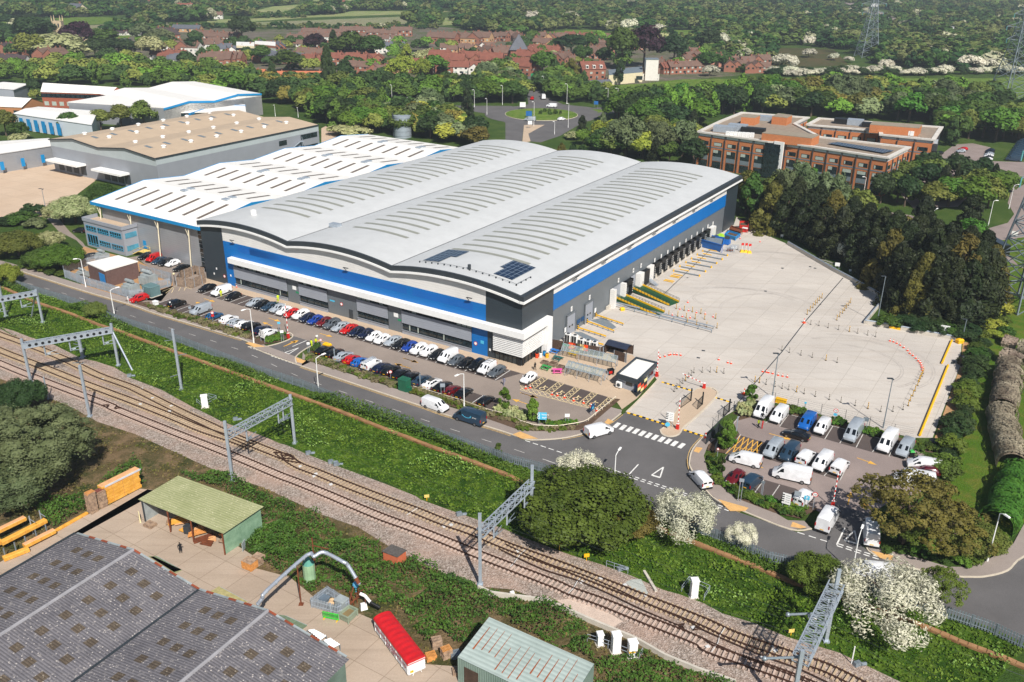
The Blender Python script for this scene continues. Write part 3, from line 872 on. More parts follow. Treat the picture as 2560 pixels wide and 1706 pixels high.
for i in aj(7):
 ao(fr,[(i*1.03-.03,0),(i*1.03+.05,0),(i*1.03+.05,2.2),(i*1.03-.03,2.2)],.1,.08)
 aA(fr,[(i*1.25-.03,0),(i*1.25+.05,0),(i*1.25+.05,2.2),(i*1.25-.03,2.2)],.1,.08)
ao(fr,[(0,0),(.7,0),(.7,2.2),(0,2.2)],.2,.1);aA(fr,[(0,0),(.7,0),(.7,2.2),(0,2.2)],.2,.1)
w=aa(D,'entrance_glazing',m,aM);aa(D,'window_frame',fr,af,under=w)
for s,e in((3.,.95),):
 m=MB();ao(m,[(44.3,0),(45.4,0),(45.4,2.2),(44.3,2.2)],.15,.05);d=aa(D,'door',m,ak)
for v0,v1 in((18.,21.6),(26.2,29.8)):
 m=MB();aA(m,[(v0,0),(v1,0),(v1,4.6),(v0,4.6)],.16,.05);d=aa(D,'shutter_door',m,bm)
 m=MB()
 for q in(.9,2.1):aA(m,[(v0+q,1.7),(v0+q+.6,1.7),(v0+q+.6,2.1),(v0+q,2.1)],.22,.02)
 aa(D,'vision_panel',m,aM,under=d)
 m=MB()
 for a,b,c,d_ in((v0-.25,v0,0,4.8),(v1,v1+.25,0,4.8),(v0-.25,v1+.25,4.6,4.85)):aA(m,[(a,c),(b,c),(b,d_),(a,d_)],.15,.2)
 aa(D,'door_surround',m,bI)
def cF(v0,v1,z0=1.2,z1=4.4):
 m=MB()
 for a,b,c,d_ in((v0,v0+.75,z0-.6,z1),(v1-.75,v1,z0-.6,z1),(v0,v1,z1-1.2,z1)):aA(m,[(a,c),(b,c),(b,d_),(a,d_)],.15,.9)
 s=aa(D,'dock_shelter',m,af)
 m=MB();aA(m,[(v0+.7,z0-.3),(v1-.7,z0-.3),(v1-.7,z1-1.1),(v0+.7,z1-1.1)],.15,.06);aa(D,'dock_door',m,bI,under=s)
 m=MB()
 for vv in(v0+.25,v1-.25):
  for i in aj(5):aA(m,[(vv-.08,z0+.55*i),(vv+.08,z0+.55*i),(vv+.08,z0+.55*i+.3),(vv-.08,z0+.55*i+.3)],1.06,.02)
 aa(D,'shelter_stripe',m,ab,under=s)
 m=MB()
 for vv in(v0+.5,v1-.5):aA(m,[(vv-.25,.5),(vv+.25,.5),(vv+.25,1.1),(vv-.25,1.1)],.2,.4)
 aa(D,'dock_bumper',m,af,under=s)
cF(45.,48.9)
for k in aj(10):cF(61.2+3.82*k,61.2+3.82*k+3.6)
for v0,v1,wd in((38.3,39.4,2.5),(43.6,44.6,2.5),(51.9,54.2,2.7),(58.2,60.7,2.),(99.4,102.6,2.6)):
 aa(D,'white_dock_lobby',MB().b_(*U(-wd*.24-.15,(v0+v1)/2)[:2],0,wd*.48,v1-v0,4.5,RZ),cG)
m=MB();aA(m,[(39.4,0),(43.6,0),(43.6,4.5),(39.4,4.5)],.16,.05);aA(m,[(49.3,.5),(51.6,.5),(51.6,4.5),(49.3,4.5)],.16,.05);aa(D,'grey_dock_door',m,bm)
m=MB();aA(m,[(54.4,.8),(57.8,.8),(57.8,4.3),(54.4,4.3)],.3,1.0);aa(D,'dark_dock_lobby',m,af)
m=MB()
aA(m,[(36.5,0),(38.2,0),(38.2,.9),(36.5,.9)],.15,.4)
m.p_([U(-.15,60.8),U(-.6,60.8),U(-.6,99),U(-.15,99)],0,1.)
aa(D,'dock_wall',m,a5)
m=MB()
for vv,z in((19.9,5.75),(28.1,5.8),(42.4,5.6),(50.4,5.75),(54.7,5.75),(62.9,4.85),(66.9,4.85),(71,4.85),(74.8,4.85),(78.8,4.85),(83.1,4.85),(87,4.85),(91,4.85),(95.2,4.9),(99,5),(103,4.9)):
 aA(m,[(vv-.35,z-.55),(vv+.35,z-.55),(vv+.35,z+.55),(vv-.35,z+.55)],.16,.03)
p_=aa(D,'bay_number_sign',m,ab)
for i,(vv,z)in aZ(((19.9,5.75),(28.1,5.8),(42.4,5.6),(50.4,5.75),(54.7,5.75))):
 bQ(D,'bay_number',str(i+1),.8,U(-.2,vv,z),AV,(0,0,1),bW,under=p_,extrude=.01)
m=MB()
for vv in(19.6,33.,46.2,60.1,72.6,85.7,98.8):
 a=U(-.15,vv,12.2);m.e_(a,a+BV*.9+ZV(.9),.1);m.e_(a+BV*.9+ZV(.9),a+BV*.8+ZV(.9)+AV*1.6,.3,.12)
for u,z in((81.5,11.4),(45.4,11.4),(12.5,11.4)):
 a=U(u,-.15,z);m.e_(a,a-AV*.9+ZV(.9),.1);m.e_(a-AV*.9+ZV(.9),a-AV*.8+ZV(.9)+BV*1.3,.3,.12)
aa(D,'floodlight_arm',m,ak)
m1,m2,m3,m4=MB(),MB(),MB(),MB()
for u,z in((61.5,3.4),(31.2,3.4)):ao(m1,[(u,z),(u+1.2,z),(u+1.2,z+.9),(u,z+.9)],.16,.03)
for u,z in((88.5,3.2),(89.6,1.7),(7.2,1.5),(83.5,2.4)):ao(m1,[(u,z),(u+.4,z),(u+.4,z+.5),(u,z+.5)],.16,.03)
for u,z in((60.8,2.7),(30.4,2.7)):ao(m2,[(u,z),(u+.9,z),(u+.9,z+.4),(u,z+.4)],.16,.03)
ao(m3,[(49.6,3.),(51.,3.),(51.,3.35),(49.6,3.35)],.16,.03);ao(m3,[(8.9,2.6),(9.7,2.6),(9.7,3.3),(8.9,3.3)],.16,.03)
aA(m4,[(22.6,1.2),(24.2,1.2),(24.2,2.2),(22.6,2.2)],.16,.03);aA(m4,[(24.6,1.2),(26,1.2),(26,2.2),(24.6,2.2)],.16,.03)
for a in((17.,1.2),(30.7,1.2)):aA(m1,[(a[0],a[1]),(a[0]+.8,a[1]),(a[0]+.8,a[1]+1.1),(a[0],a[1]+1.1)],.2,.03)
aa(D,'white_wall_sign',m1,ab);aa(D,'green_exit_sign',m2,b9);aa(D,'cyan_wall_sign',m3,aU);aa(D,'navy_wall_sign',m4,bZ)
for u,z in((47.5,3.),(10.9,2.3),(86.,2.)):
 m=MB();c=U(u,-.2,z)
 m.t_(c,c-AV*.04,.42,n=16);s_=aa(D,'round_speed_sign',m,bu)
 aa(D,'sign_face',MB().t_(c-AV*.041,c-AV*.055,.3,n=16),ab,under=s_)
for R4 in(((27.2,23.,4.,13.),(23.,21.6,8.3,13.)),((10.5,7.6,8.2,13.2),(7.6,4.9,4.1,13.2),(9.4,7.6,4.1,8.2))):
 m=MB()
 for ua,ub,va,vb in R4:m.add([U(u,v,aB(u)+.12)for u,v in((ua,va),(ub,va),(ub,vb),(ua,vb))],[(0,1,2,3)])
 aa(D,'solar_array',m,a9)
m=MB()
for i in aj(16):
 u=27-1.6*i;m.b_(*U(u,2.6)[:2],aB(u),.22,.22,.3,RZ)
 if i<15:m.e_(U(u,2.6,aB(u)+.35),U(u-1.6,2.6,aB(u-1.6)+.35),.05)
for i in aj(4):
 m.b_(*U(3.,2.6+1.8*i)[:2],aB(3),.22,.22,.3,RZ)
m.e_(U(3,2.6,aB(3)+.35),U(3,8,aB(3)+.35),.05)
aa(D,'roof_guardrail',m,ak)
aa(D,'roof_vent',MB().b_(*U(61.0,13.6)[:2],aB(61),2.6,1.6,.8,RZ),ag)
aa(D,'roof_hatch',MB().b_(*U(81.4,7.0)[:2],aB(81),.9,.9,1.3,RZ),ab)
aa(D,'roof_extractor',MB().t_(U(14.7,3.2,aB(14)),U(14.7,3.2,aB(14)+1.0),.35,n=10),ak)
p0=U(119,60)
W2=ac('gabled_warehouse','older warehouse with four white gabled roofs and bright blue eaves, left of the curved roof','warehouse',p0)
UL,UR=141.8,97.3
PR=[(2.9,11.75),(20.5,14.3),(34.3,12.9),(48.2,14.3),(62.,12.9),(75.9,14.3),(89.8,12.9),(103.6,14.3),(118,12.6)]
m=MB()
for(a,za),(b,zb)in zip(PR,PR[1:]):
 m.add([U(UL,a,za),U(UR,a,za),U(UR,b,zb),U(UL,b,zb)],[(0,1,2,3)])
rf=aa(W2,'roof',m,aK)
for(a,za),(b,zb)in zip(PR,PR[1:]):
 for k in aj(7):
  m=MB();u=UL-5.2-5.6*k
  q0,q1=(.22,.8)
  P_=lambda uu,t:U(uu,a+(b-a)*t,za+(zb-za)*t+.06)
  m.add([P_(u,q0),P_(u-1.1,q0),P_(u-1.1,q1),P_(u,q1)],[(0,1,2,3)])
  aa(W2,'rooflight',m,dL,under=rf)
 if zb>za or True:
  m=MB()
  for k in(2,5):
   u=UL-8-5.6*k;t=.93 if zb>za else.07
   m.b_(*U(u,a+(b-a)*t)[:2],za+(zb-za)*t,2.,1.4,.35,RZ)
  aa(W2,'roof_vent',m,ag,under=rf)
m=MB()
bT=am('bright_blue_flashing','1583bd',.4,var=.05)
for uu,o in((UR,-.12),(UL,.12)):
 for(a,za),(b,zb)in zip(PR,PR[1:]):
  ae=[U(uu,a,za-.75),U(uu,b,zb-.75),U(uu,b,zb+.12),U(uu,a,za+.12)]
  aF(m,ae,BV*(-1 if o>0 else 1),.14)
aF(m,[U(UL+.1,2.9,11.),U(UR-.1,2.9,11.),U(UR-.1,2.9,11.85),U(UL+.1,2.9,11.85)],-AV,.14)
aa(W2,'blue_eaves_flashing',m,bT)
m=MB()
m.add([U(139.6,4.4,0),U(98.4,4.4,0),U(98.4,4.4,11.9),U(139.6,4.4,11.9)],[(0,1,2,3)])
for uu,q in((98.4,1),(139.6,0)):
 ae=[U(uu,4.4,0)]+[U(uu,max(4.4,a),z-.12)for a,z in PR[:-1]]+[U(uu,117,12.5),U(uu,117,0)]
 m.add(ae,[tuple(aj(len(ae)))])
m.add([U(139.6,117,0),U(98.4,117,0),U(98.4,117,12.5),U(139.6,117,12.5)],[(3,2,1,0)])
aa(W2,'wall',m,b5)
for u in(102.1,114.2,125.5,138.6):
 m=MB();m.t_(U(u,2.6,0),U(u,3.4,11.3),.16,n=8);m.e_(U(u,3.1,8.6),U(u+1.4,3.2,11.2),.1)
 aa(W2,'cream_column',m,am('cream_paint','d9cfb4',.6))
m=MB();fr=MB()
for i in aj(9):
 aF(m,[U(98.6,4.38,.9+1.2*i),U(99.9,4.38,.9+1.2*i),U(99.9,4.38,1.9+1.2*i),U(98.6,4.38,1.9+1.2*i)],-AV,.05)
aa(W2,'stair_window',m,aM)
m=MB();aF(m,[U(123.2,4.38,1.4),U(122.0,4.38,1.4),U(122.0,4.38,3.6),U(123.2,4.38,3.6)],-AV,.08);aa(W2,'door',m,bT)
aa(W2,'annexe',MB().p_([U(141.8,-.2),U(124.8,-.2),U(124.8,4.3),U(141.8,4.3)],0,7.2),bm)
m=MB()
for a,b in(((141.9,-.3),(124.7,-.3)),((124.7,-.3),(124.7,4.3)),((141.9,4.3),(141.9,-.3))):m.r_([U(*a),U(*b)],.3,7.2,dz=.95)
aa(W2,'parapet',m,bm)
aa(W2,'roof_terrace',MB().s_([U(141.6,-.1),U(125,-.1),U(125,4.3),U(141.6,4.3)],7.25),ca)
CYF=am('turquoise_window_frame','3f93b5',.4)
for(u0,u1,n)in((140.9,136.4,4),(135.8,131.,5),(130.4,125.6,5)):
 for z0 in(1.2,4.7):
  m=MB();fr=MB()
  h=1.4
  if u0>140 and z0<2:z0,h=.6,3.0
  aF(m,[U(u0,-.22,z0),U(u1,-.22,z0),U(u1,-.22,z0+h),U(u0,-.22,z0+h)],-AV,.04)
  for i in aj(n+1):
   u=u0+(u1-u0)*i/n;aF(fr,[U(u+.07,-.24,z0),U(u-.07,-.24,z0),U(u-.07,-.24,z0+h),U(u+.07,-.24,z0+h)],-AV,.06)
  for z in(z0,z0+h,z0+.5):aF(fr,[U(u0,-.24,z-.07),U(u1,-.24,z-.07),U(u1,-.24,z+.07),U(u0,-.24,z+.07)],-AV,.07)
  w=aa(W2,'window',m,aM);aa(W2,'window_frame',fr,CYF,under=w)
for z0 in(1.2,4.7):
 m=MB();aF(m,[U(124.78,.4,z0),U(124.78,3.9,z0),U(124.78,3.9,z0+1.4),U(124.78,.4,z0+1.4)],BV,.05);w=aa(W2,'window',m,am('cyan_glazing','4c8ba3',.2,var=.2))
m=MB()
for a,b in(((121.,1.5),(123.5,1.5)),((121,3.6),(123.5,3.6))):
 m.e_(U(124.4,a[1],.2),U(121.6,a[1],1.5),.08);m.e_(U(124.4,a[1],1.2),U(121.6,a[1],2.5),.08);m.e_(U(121.6,a[1],2.5),U(119.6,a[1],2.5),.08);m.e_(U(119.6,a[1],0),U(119.6,a[1],2.5),.1)
for i in aj(7):m.b_(*U(124.4-.42*i,2.5)[:2],.2+.2*i,.4,2.,.06,RZ)
m.b_(*U(120.6,2.6)[:2],1.45,2.2,2.2,.08,RZ)
aa(W2,'yellow_steps',m,am('pale_yellow_steel','d8bd6a',.6))
p0=U(203,86)
W3=ac('beige_roof_warehouse','big grey warehouse with shallow beige double-pitched roof and white roof vents','warehouse',p0)
ew=[(233.6,11.6),(219,13.4),(204.3,12.),(189.2,13.5),(173.6,12.)]
V0,V1=48.4,124.6
m=MB()
for(a,za),(b,zb)in zip(ew,ew[1:]):m.add([U(a,V0-.4,za),U(b,V0-.4,zb),U(b,V1,zb),U(a,V1,za)],[(0,1,2,3)])
rf=aa(W3,'roof',m,dD)
for(a,za),(b,zb)in zip(ew,ew[1:]):
 for k in aj(6):
  m=MB();vv=V0+10+11.5*k;t=.45
  c=U(a+(b-a)*t,vv,za+(zb-za)*t);m.t_(c,c+ZV(.6),.75,n=10);m.t_(c+ZV(.6),c+ZV(.9),.95,.5,n=10)
  aa(W3,'roof_vent',m,ab,under=rf)
 if za>zb:
  for k in aj(9):
   m=MB();vv=V0+6+7.6*k
   P_=lambda t,v_:U(a+(b-a)*t,v_,za+(zb-za)*t+.07)
   m.add([P_(.1,vv),P_(.32,vv),P_(.32,vv+1.3),P_(.1,vv+1.3)],[(0,1,2,3)]);aa(W3,'rooflight',m,ai,under=rf)
m,m2=MB(),MB()
fY=[U(a,V0,z-.1)for a,z in ew]
m.add([U(233.6,V0,0)]+[U(a,V0,9.2)for a in(233.6,173.6)]+[U(173.6,V0,0)],[(3,2,1,0)])
m2.add([U(233.6,V0,9.2)]+fY+[U(173.6,V0,9.2)],[tuple(aj(6,-1,-1))])
m.add([U(173.6,V0,0),U(173.6,V1,0),U(173.6,V1,9.6),U(173.6,V0,9.6)],[(0,1,2,3)])
m2.add([U(173.6,V0,9.6),U(173.6,V1,9.6),U(173.6,V1,11.9),U(173.6,V0,11.9)],[(0,1,2,3)])
m.add([U(233.6,V1,0),U(173.6,V1,0),U(173.6,V1,12),U(204,V1,12),U(233.6,V1,11.5)],[(0,1,2,3,4)]);m.add([U(233.6,V0,0),U(233.6,V1,0),U(233.6,V1,11.5),U(233.6,V0,11.5)],[(3,2,1,0)])
aa(W3,'wall',m,bx('mid_grey_sheet_wall','8b8f96',.6,'x',.5,.05));aa(W3,'upper_wall',m2,bx('pale_grey_sheet_wall','a9b2b4',.6,'x',.5,.04))
m=MB()
for(a,za),(b,zb)in zip(ew,ew[1:]):aF(m,[U(a,V0-.42,za-.35),U(b,V0-.42,zb-.35),U(b,V0-.42,zb+.08),U(a,V0-.42,za+.08)],-AV,.15)
aF(m,[U(173.4,V0-.5,11.65),U(173.4,V1,11.65),U(173.4,V1,12.08),U(173.4,V0-.5,12.08)],BV,.15)
aa(W3,'eaves_flashing',m,ak)
for u0,u1 in((232,213.5),(205,189)):
 aa(W3,'loading_canopy',MB().p_([U(u0,V0-.1),U(u1,V0-.1),U(u1,V0-4),U(u0,V0-4)],4.4,5.1),ab)
 for k in aj(4):
  m=MB();a=u0-1.5-(u0-u1)*.24*k;aF(m,[U(a,V0-.05,.8),U(a-3,V0-.05,.8),U(a-3,V0-.05,4),U(a,V0-.05,4)],-AV,.08);aa(W3,'dock_door',m,ak)
for vv,z in((105,7),(105,3),(119,7.6),(119,3.2)):
 m=MB();w_=2 if vv<110 else 4.5
 aF(m,[U(173.5,vv-w_,z),U(173.5,vv+w_,z),U(173.5,vv+w_,z+1.8),U(173.5,vv-w_,z+1.8)],BV,.06);aa(W3,'window',m,aM)
m=MB()
for k in aj(3):
 m.e_(U(172.8,108.5,2.4*k+.3),U(172.8,113.5,2.4*k+2.4),.5,.15);m.b_(*U(172.5,113.8)[:2],2.4*k+2.3,1.6,1.6,.1,RZ)
m.e_(U(172.3,114,0),U(172.3,114,9),.15);aa(W3,'escape_stair',m,ag)
def au(name,ad,bV,fo,z,fG,fu,ek=0,axis=None,group=None,over=0,parts=True):
 """building from its surveyed eaves corners (ordered round); ridge along the longer side if rise"""
 P4=[Vector(p)for p in fo]
 c=sum(P4,Vector())/len(P4);c.z=0
 o=ac(name,ad,bV,c,0,group)
 ar=sum(a.x*b.y-b.x*a.y for a,b in zip(P4,P4[1:]+P4[:1]))
 if ar<0:P4=P4[::-1]
 m=MB();n=len(P4)
 for i in aj(n):
  a,b=P4[i],P4[(i+1)%n]
  m.add([(a.x,a.y,0),(b.x,b.y,0),(b.x,b.y,z),(a.x,a.y,z)],[(0,1,2,3)])
 r=MB()
 if ek and n==4:
  e01=(P4[1]-P4[0]).length;e12=(P4[2]-P4[1]).length
  if e01<e12:P4=P4[1:]+P4[:1]
  a,b,c_,d_=[V3(p.x,p.y,z)for p in P4]
  r0=(a+d_)/2+ZV(ek);r1=(b+c_)/2+ZV(ek)
  ex=(b-a).normalized()*.3
  ey=(d_-a).normalized()*.35
  dn=ZV(-.15)
  r.add([a-ex-ey+dn,b+ex-ey+dn,r1+ex,r0-ex],[(0,1,2,3)]);r.add([r0-ex,r1+ex,c_+ex+ey+dn,d_-ex+ey+dn],[(0,1,2,3)])
  m.add([a,r0-ZV(.05),d_],[(0,1,2)]);m.add([b,c_,r1-ZV(.05)],[(0,1,2)])
 else:
  r.p_(P4,z,z+.3)
 aa(o,'wall',m,fu);aa(o,'roof',r,fG)
 return o,P4
def aJ(o,a,b,n,z0,h,w,m_,name='window',cX=.0):
 a,b=V3(a[0],a[1],0),V3(b[0],b[1],0)
 d=b-a;l=d.length;d.normalize();nn=V3(d.y,-d.x,0)
 for i in aj(n):
  t=l*(i+.5)/n
  m=MB();p=a+d*t
  aF(m,[p-d*w/2+ZV(z0),p+d*w/2+ZV(z0),p+d*w/2+ZV(z0+h),p-d*w/2+ZV(z0+h)],nn,.08)
  aa(o,name,m,m_)
o,q=au('blue_trim_warehouse','white double-gabled warehouse with bright blue trim beyond the beige roof','warehouse',[g('00',1500,995,9),g('00',625,942,9),g('00',1380,815,9),g('10',50,885,9)],9,aK,b5,0)
m=MB();c4=[g('00',1500,995,9),g('10',50,885,9)]
dv=(c4[1]-c4[0])
zz=[9,10.8,9.6,11.4,10.4]
for i in aj(4):
 a,b=c4[0]+dv*(i/4),c4[0]+dv*((i+1)/4)
 aF(m,[V3(a.x,a.y,zz[i]-.9),V3(b.x,b.y,zz[i+1]-.9),V3(b.x,b.y,zz[i+1]),V3(a.x,a.y,zz[i])],BV,.3)
aa(o,'blue_eaves_flashing',m,bT)
m=MB();cJ=(c4[1]-c4[0]).cross(ZV(1)).normalized()*-62
for i in aj(4):
 a,b=c4[0]+dv*(i/4),c4[0]+dv*((i+1)/4)
 m.add([(a.x,a.y,zz[i]-.05),(b.x,b.y,zz[i+1]-.05),(b.x+cJ.x,b.y+cJ.y,zz[i+1]-.05),(a.x+cJ.x,a.y+cJ.y,zz[i]-.05)],[(0,1,2,3)])
 m.add([(a.x,a.y,0),(b.x,b.y,0),(b.x,b.y,zz[i+1]-.1),(a.x,a.y,zz[i]-.1)],[(0,1,2,3)])
aa(o,'gabled_roof',m,aK)
o,q=au('blue_canopy_shed','low white roofed shed edged in blue in front of the blue-trimmed warehouse','shed',[g('00',1660,1040,6),g('00',1990,965,6),g('00',2250,965,6),g('00',2260,1030,6)],6,aK,aM)
m=MB();a,b,c_=g('00',1740,1050,6),g('00',1990,972,6),g('00',2255,975,6)
for s_,e_ in((a,b),(b,c_)):m.e_(s_,e_,.9,.9)
aa(o,'blue_eaves_flashing',m,bT)
o,q=au('white_unit_block','long low white industrial unit with blue window recesses behind the beige warehouse','industrial unit',[g('00',120,1040,7),g('00',840,1145,7),g('00',905,1020,7),g('00',350,980,7)],7,aK,bx('pale_blue_panel','c5cdd3',.6,'x',.4,.04),.6)
aJ(o,g('00',150,1050,7),g('00',560,1112,7),6,.6,5,2.6,bT,'blue_window')
o,q=au('brick_office_range','white roofed red brick office range with tan gable end','building',[g('00',375,842,8),g('00',1000,862,8),g('00',1155,855,8),g('00',440,790,8)],8,aK,fm,3)
aJ(o,g('00',375,842,8),g('00',1000,862,8),14,5.2,2.0,3.4,aM);aJ(o,g('00',375,842,8),g('00',1000,862,8),9,1.2,2.0,2.4,bh)
o,q=au('brick_workshop','white roofed workshop with broad tan brick gable at the picture edge','building',[g('00',-300,965,7),g('00',195,985,7),g('00',395,940,7),g('00',-150,900,7)],7,aK,a7('tan_brick','a5714a','b07c52','b8977a'),3)
aJ(o,g('00',-100,972,7),g('00',195,985,7),6,3.6,1.8,3,aM)
o,q=au('pale_pitched_unit','pale grey roofed unit half hidden by a dark tree at the far left','industrial unit',[g('00',-250,850,7),g('00',120,825,7),g('00',260,770,7),g('00',-200,790,7)],7,aK,bm,1.5)
o,q=au('side_unit','low white industrial unit beside the beige yard with small blue windows','industrial unit',[g('00',-200,1440,7),g('00',465,1340,7),g('00',445,1268,7),g('00',-200,1310,7)],7,aK,b5,.8)
aJ(o,g('00',-100,1440,7),g('00',465,1345,7),3,1.5,3,1.4,bT,'blue_window')
a=g('10',1270,1260);b=g('10',1428,1260)
c=(a+b)/2
T=ac('storage_tank','round pale steel water tank standing among trees behind the white gabled roofs','tank',c)
r_=(a-b).length/2*1.0;h_=9.5
aa(T,'shell',MB().t_(c,c+ZV(h_),r_,n=28),ag,smooth=40)
m=MB()
for k in aj(5):m.t_(c+ZV(1.9*k+.9),c+ZV(1.9*k+1.05),r_+.08,n=28)
aa(T,'hoop',m,ai,smooth=40)
m=MB();e=c+V3(-r_-.2,-.5,0);m.e_(e,e+ZV(h_+1),.5,.2);aa(T,'ladder',m,ak)
def cU(name,ad,em,z,bays):
 c=sum(em,Vector())/len(em);c.z=0
 o=ac(name,ad,'office block',c)
 ft=[V3(p.x,p.y,0)for p in em]
 ar=sum(a.x*b.y-b.x*a.y for a,b in zip(ft,ft[1:]+ft[:1]))
 if ar<0:ft=ft[::-1]
 aa(o,'wall',MB().p_(ft,0,z-1.6),cf)
 n=len(ft)
 aa(o,'grey_frieze',MB().p_(ft,z-1.6,z-.5),am('frieze_grey','9c9694',.6))
 m=MB()
 bS=ft+ft[:1]
 m.r_(bS,1.5,z-.5,dz=.55)
 aa(o,'white_cornice',m,am('stained_white_cornice','c9c4bc',.7,var=.12))
 aa(o,'roof',MB().s_(ft,z-.45),am('office_flat_roof','8d7f70',.9,var=.2))
 for i in aj(n):
  a,b=ft[i],ft[(i+1)%n]
  d=b-a;l=d.length;d.normalize();nn=V3(d.y,-d.x,0)
  if nn.dot(ZV(0)-a)<0:continue
  k=max(1,round(l/5.6));bw=l/k
  for j in aj(k):
   p=a+d*(bw*(j+.5))
   def q(x0,x1,z0,z1,o_,th,mm):aF(mm,[p+d*x0+nn*o_+ZV(z0),p+d*x1+nn*o_+ZV(z0),p+d*x1+nn*o_+ZV(z1),p+d*x0+nn*o_+ZV(z1)],nn,th)
   m=MB();q(-bw*.42,bw*.42,z-1.5,z-.55,.02,.06,m);aa(o,'white_frieze_panel',m,ab)
   m=MB();q(-bw*.3,bw*.3,z-4.6,z-3.2,.01,.06,m);w=aa(o,'window',m,aM)
   m=MB();e=RN.random();q(-bw*.28,bw*(-.28+.56*e),z-4.5,z-3.4,.08,.02,m);aa(o,'blind',m,bh,under=w)
   m=MB();q(-bw*.32,bw*.32,z-8.6,z-6.0,.01,.06,m);w=aa(o,'window',m,aM)
   m=MB();q(-bw*.3,bw*(.28-.5*RN.random()),z-7.2,z-6.1,.08,.02,m);aa(o,'blind',m,bh,under=w)
   m=MB();q(-bw*.32,bw*.32,z-10.2,z-8.6,.02,.06,m);aa(o,'grey_spandrel',m,ai)
   m=MB();q(-bw*.32,bw*.32,.3,z-10.4,.01,.06,m);aa(o,'window',m,aM)
   aa(o,'downpipe',MB().e_(a+d*bw*j+nn*.25,a+d*bw*j+nn*.25+ZV(z-1.7),.3),ak)
  m=MB()
  aF(m,[a+nn*.02+ZV(z-5.4),b+nn*.02+ZV(z-5.4),b+nn*.02+ZV(z-5.0),a+nn*.02+ZV(z-5.0)],nn,.05);aa(o,'string_course',m,ai)
 return o
ZO=13.5
O1=cU('office_building','orange brick three storey office with white cornice and tall white sign fin',[g('o1',25,230,ZO),g('o1',610,312,ZO),g('o1',760,322,ZO),g('o2',430,305,ZO),g('o2',570,235,ZO),g('o1',1040,275,ZO),g('o1',830,165,ZO),g('o1',940,112,ZO),g('o1',390,70,ZO),g('o1',215,140,ZO)],ZO,5)
O2=cU('office_building','orange brick office behind the first block with white rooftop lettering panel at its corner',[g('o1',940,172,ZO),g('o2',380,125,ZO),g('o2',385,150,ZO),g('o2',735,185,ZO),g('o2',790,100,ZO),g('o1',1040,118,ZO)],ZO,5)
for o,s in((O1,(('o1',555,245,'o1',975,290,'o1',1040,262,'o1',640,220),)),(O1,(('o1',380,110,'o1',495,118,'o1',540,98,'o1',425,88),)),(O1,(('o1',640,105,'o1',765,118,'o1',810,96,'o1',690,82),)),(O2,(('o2',310,85,'o2',640,110,'o2',660,88,'o2',330,65),))):
 for q in s:
  ae=[g(q[i],q[i+1],q[i+2],ZO+2.6)for i in(0,3,6,9)]
  w=aa(o,'plant_room',MB().p_(ae,ZO-.5,ZO+2.5),cf)
  aa(o,'plant_room_roof',MB().p_(ae,ZO+2.5,ZO+2.75),am('plant_roof','8d8272',.9),under=w)
for o,w_,x,y,sx,sy,sz,mm in((O1,'o1',240,225,8,4,2.2,ag),(O1,'o1',350,215,7,4,2.4,ag),(O1,'o1',480,235,9,3,2,af),(O1,'o1',590,130,6,4,1.8,ag),(O2,'o2',130,72,7,4,2,af),(O2,'o2',210,80,6,4,2.2,ag),(O2,'o2',300,95,5,3,1.8,af),(O2,'o2',420,115,10,3,1.8,af)):
 p=g(w_,x,y,ZO);aa(o,'roof_plant',MB().b_(p.x,p.y,ZO-.4,sx,sy,sz,RZ+.12),mm)
for i in aj(7):
 p=g('o1',268+34*i,248+2*i,ZO+.6);aa(O1,'condenser_unit',MB().b_(p.x,p.y,ZO-.4,1.3,1.3,1.7,RZ),ab)
for i in aj(5):
 p=g('o2',490+26*i,130+3*i,ZO+.6);aa(O2,'condenser_unit',MB().b_(p.x,p.y,ZO-.4,1.3,1.3,1.7,RZ),ab)
aa(O1,'solar_array',MB().s_([g('o2',20,212,ZO),g('o2',400,278,ZO),g('o2',475,262,ZO),g('o2',95,205,ZO)],ZO+.1),a9)
d1=(g('o2',430,305,ZO)-g('o1',760,322,ZO));d1.z=0;d1.normalize();n1=V3(d1.y,-d1.x,0)
pf=g('o1',712,322,ZO);pf.z=0
m=MB();q=pf+n1*.8
aF(m,[q-d1*1.9+ZV(.5),q+d1*1.9+ZV(.5),q+d1*1.9+ZV(ZO+.3),q-d1*1.9+ZV(ZO+.3)],n1,.5)
go=aa(O1,'sign_fin',m,ab)
bQ(O1,'fin_lettering','ONE',3.3,q+n1*.52+ZV(8.0),(0,0,1),-d1,ai,under=go)
m=MB();q=g('o1',655,318,ZO);q.z=0;q+=n1*.5
aF(m,[q-d1*3+ZV(.3),q+d1*3+ZV(.3),q+d1*3+ZV(ZO-.7),q-d1*3+ZV(ZO-.7)],n1,.2);aa(O1,'atrium_glazing',m,aM)
d2=(g('o2',735,185,ZO)-g('o2',385,150,ZO));d2.z=0;d2.normalize();n2=V3(d2.y,-d2.x,0)
q=g('o2',672,182,ZO-1);q.z=ZO-1.2;q+=n2*.35
m=MB();aF(m,[q-d2*5-ZV(1.1),q+d2*5-ZV(1.1),q+d2*5+ZV(.6),q-d2*5+ZV(.6)],n2,.08);go=aa(O2,'lettering_panel',m,am('sign_panel_grey','b9c2cb',.5))
bQ(O2,'panel_lettering','TWO',2.6,q+n2*.12-ZV(.2),d2,(0,0,1),ab,under=go)
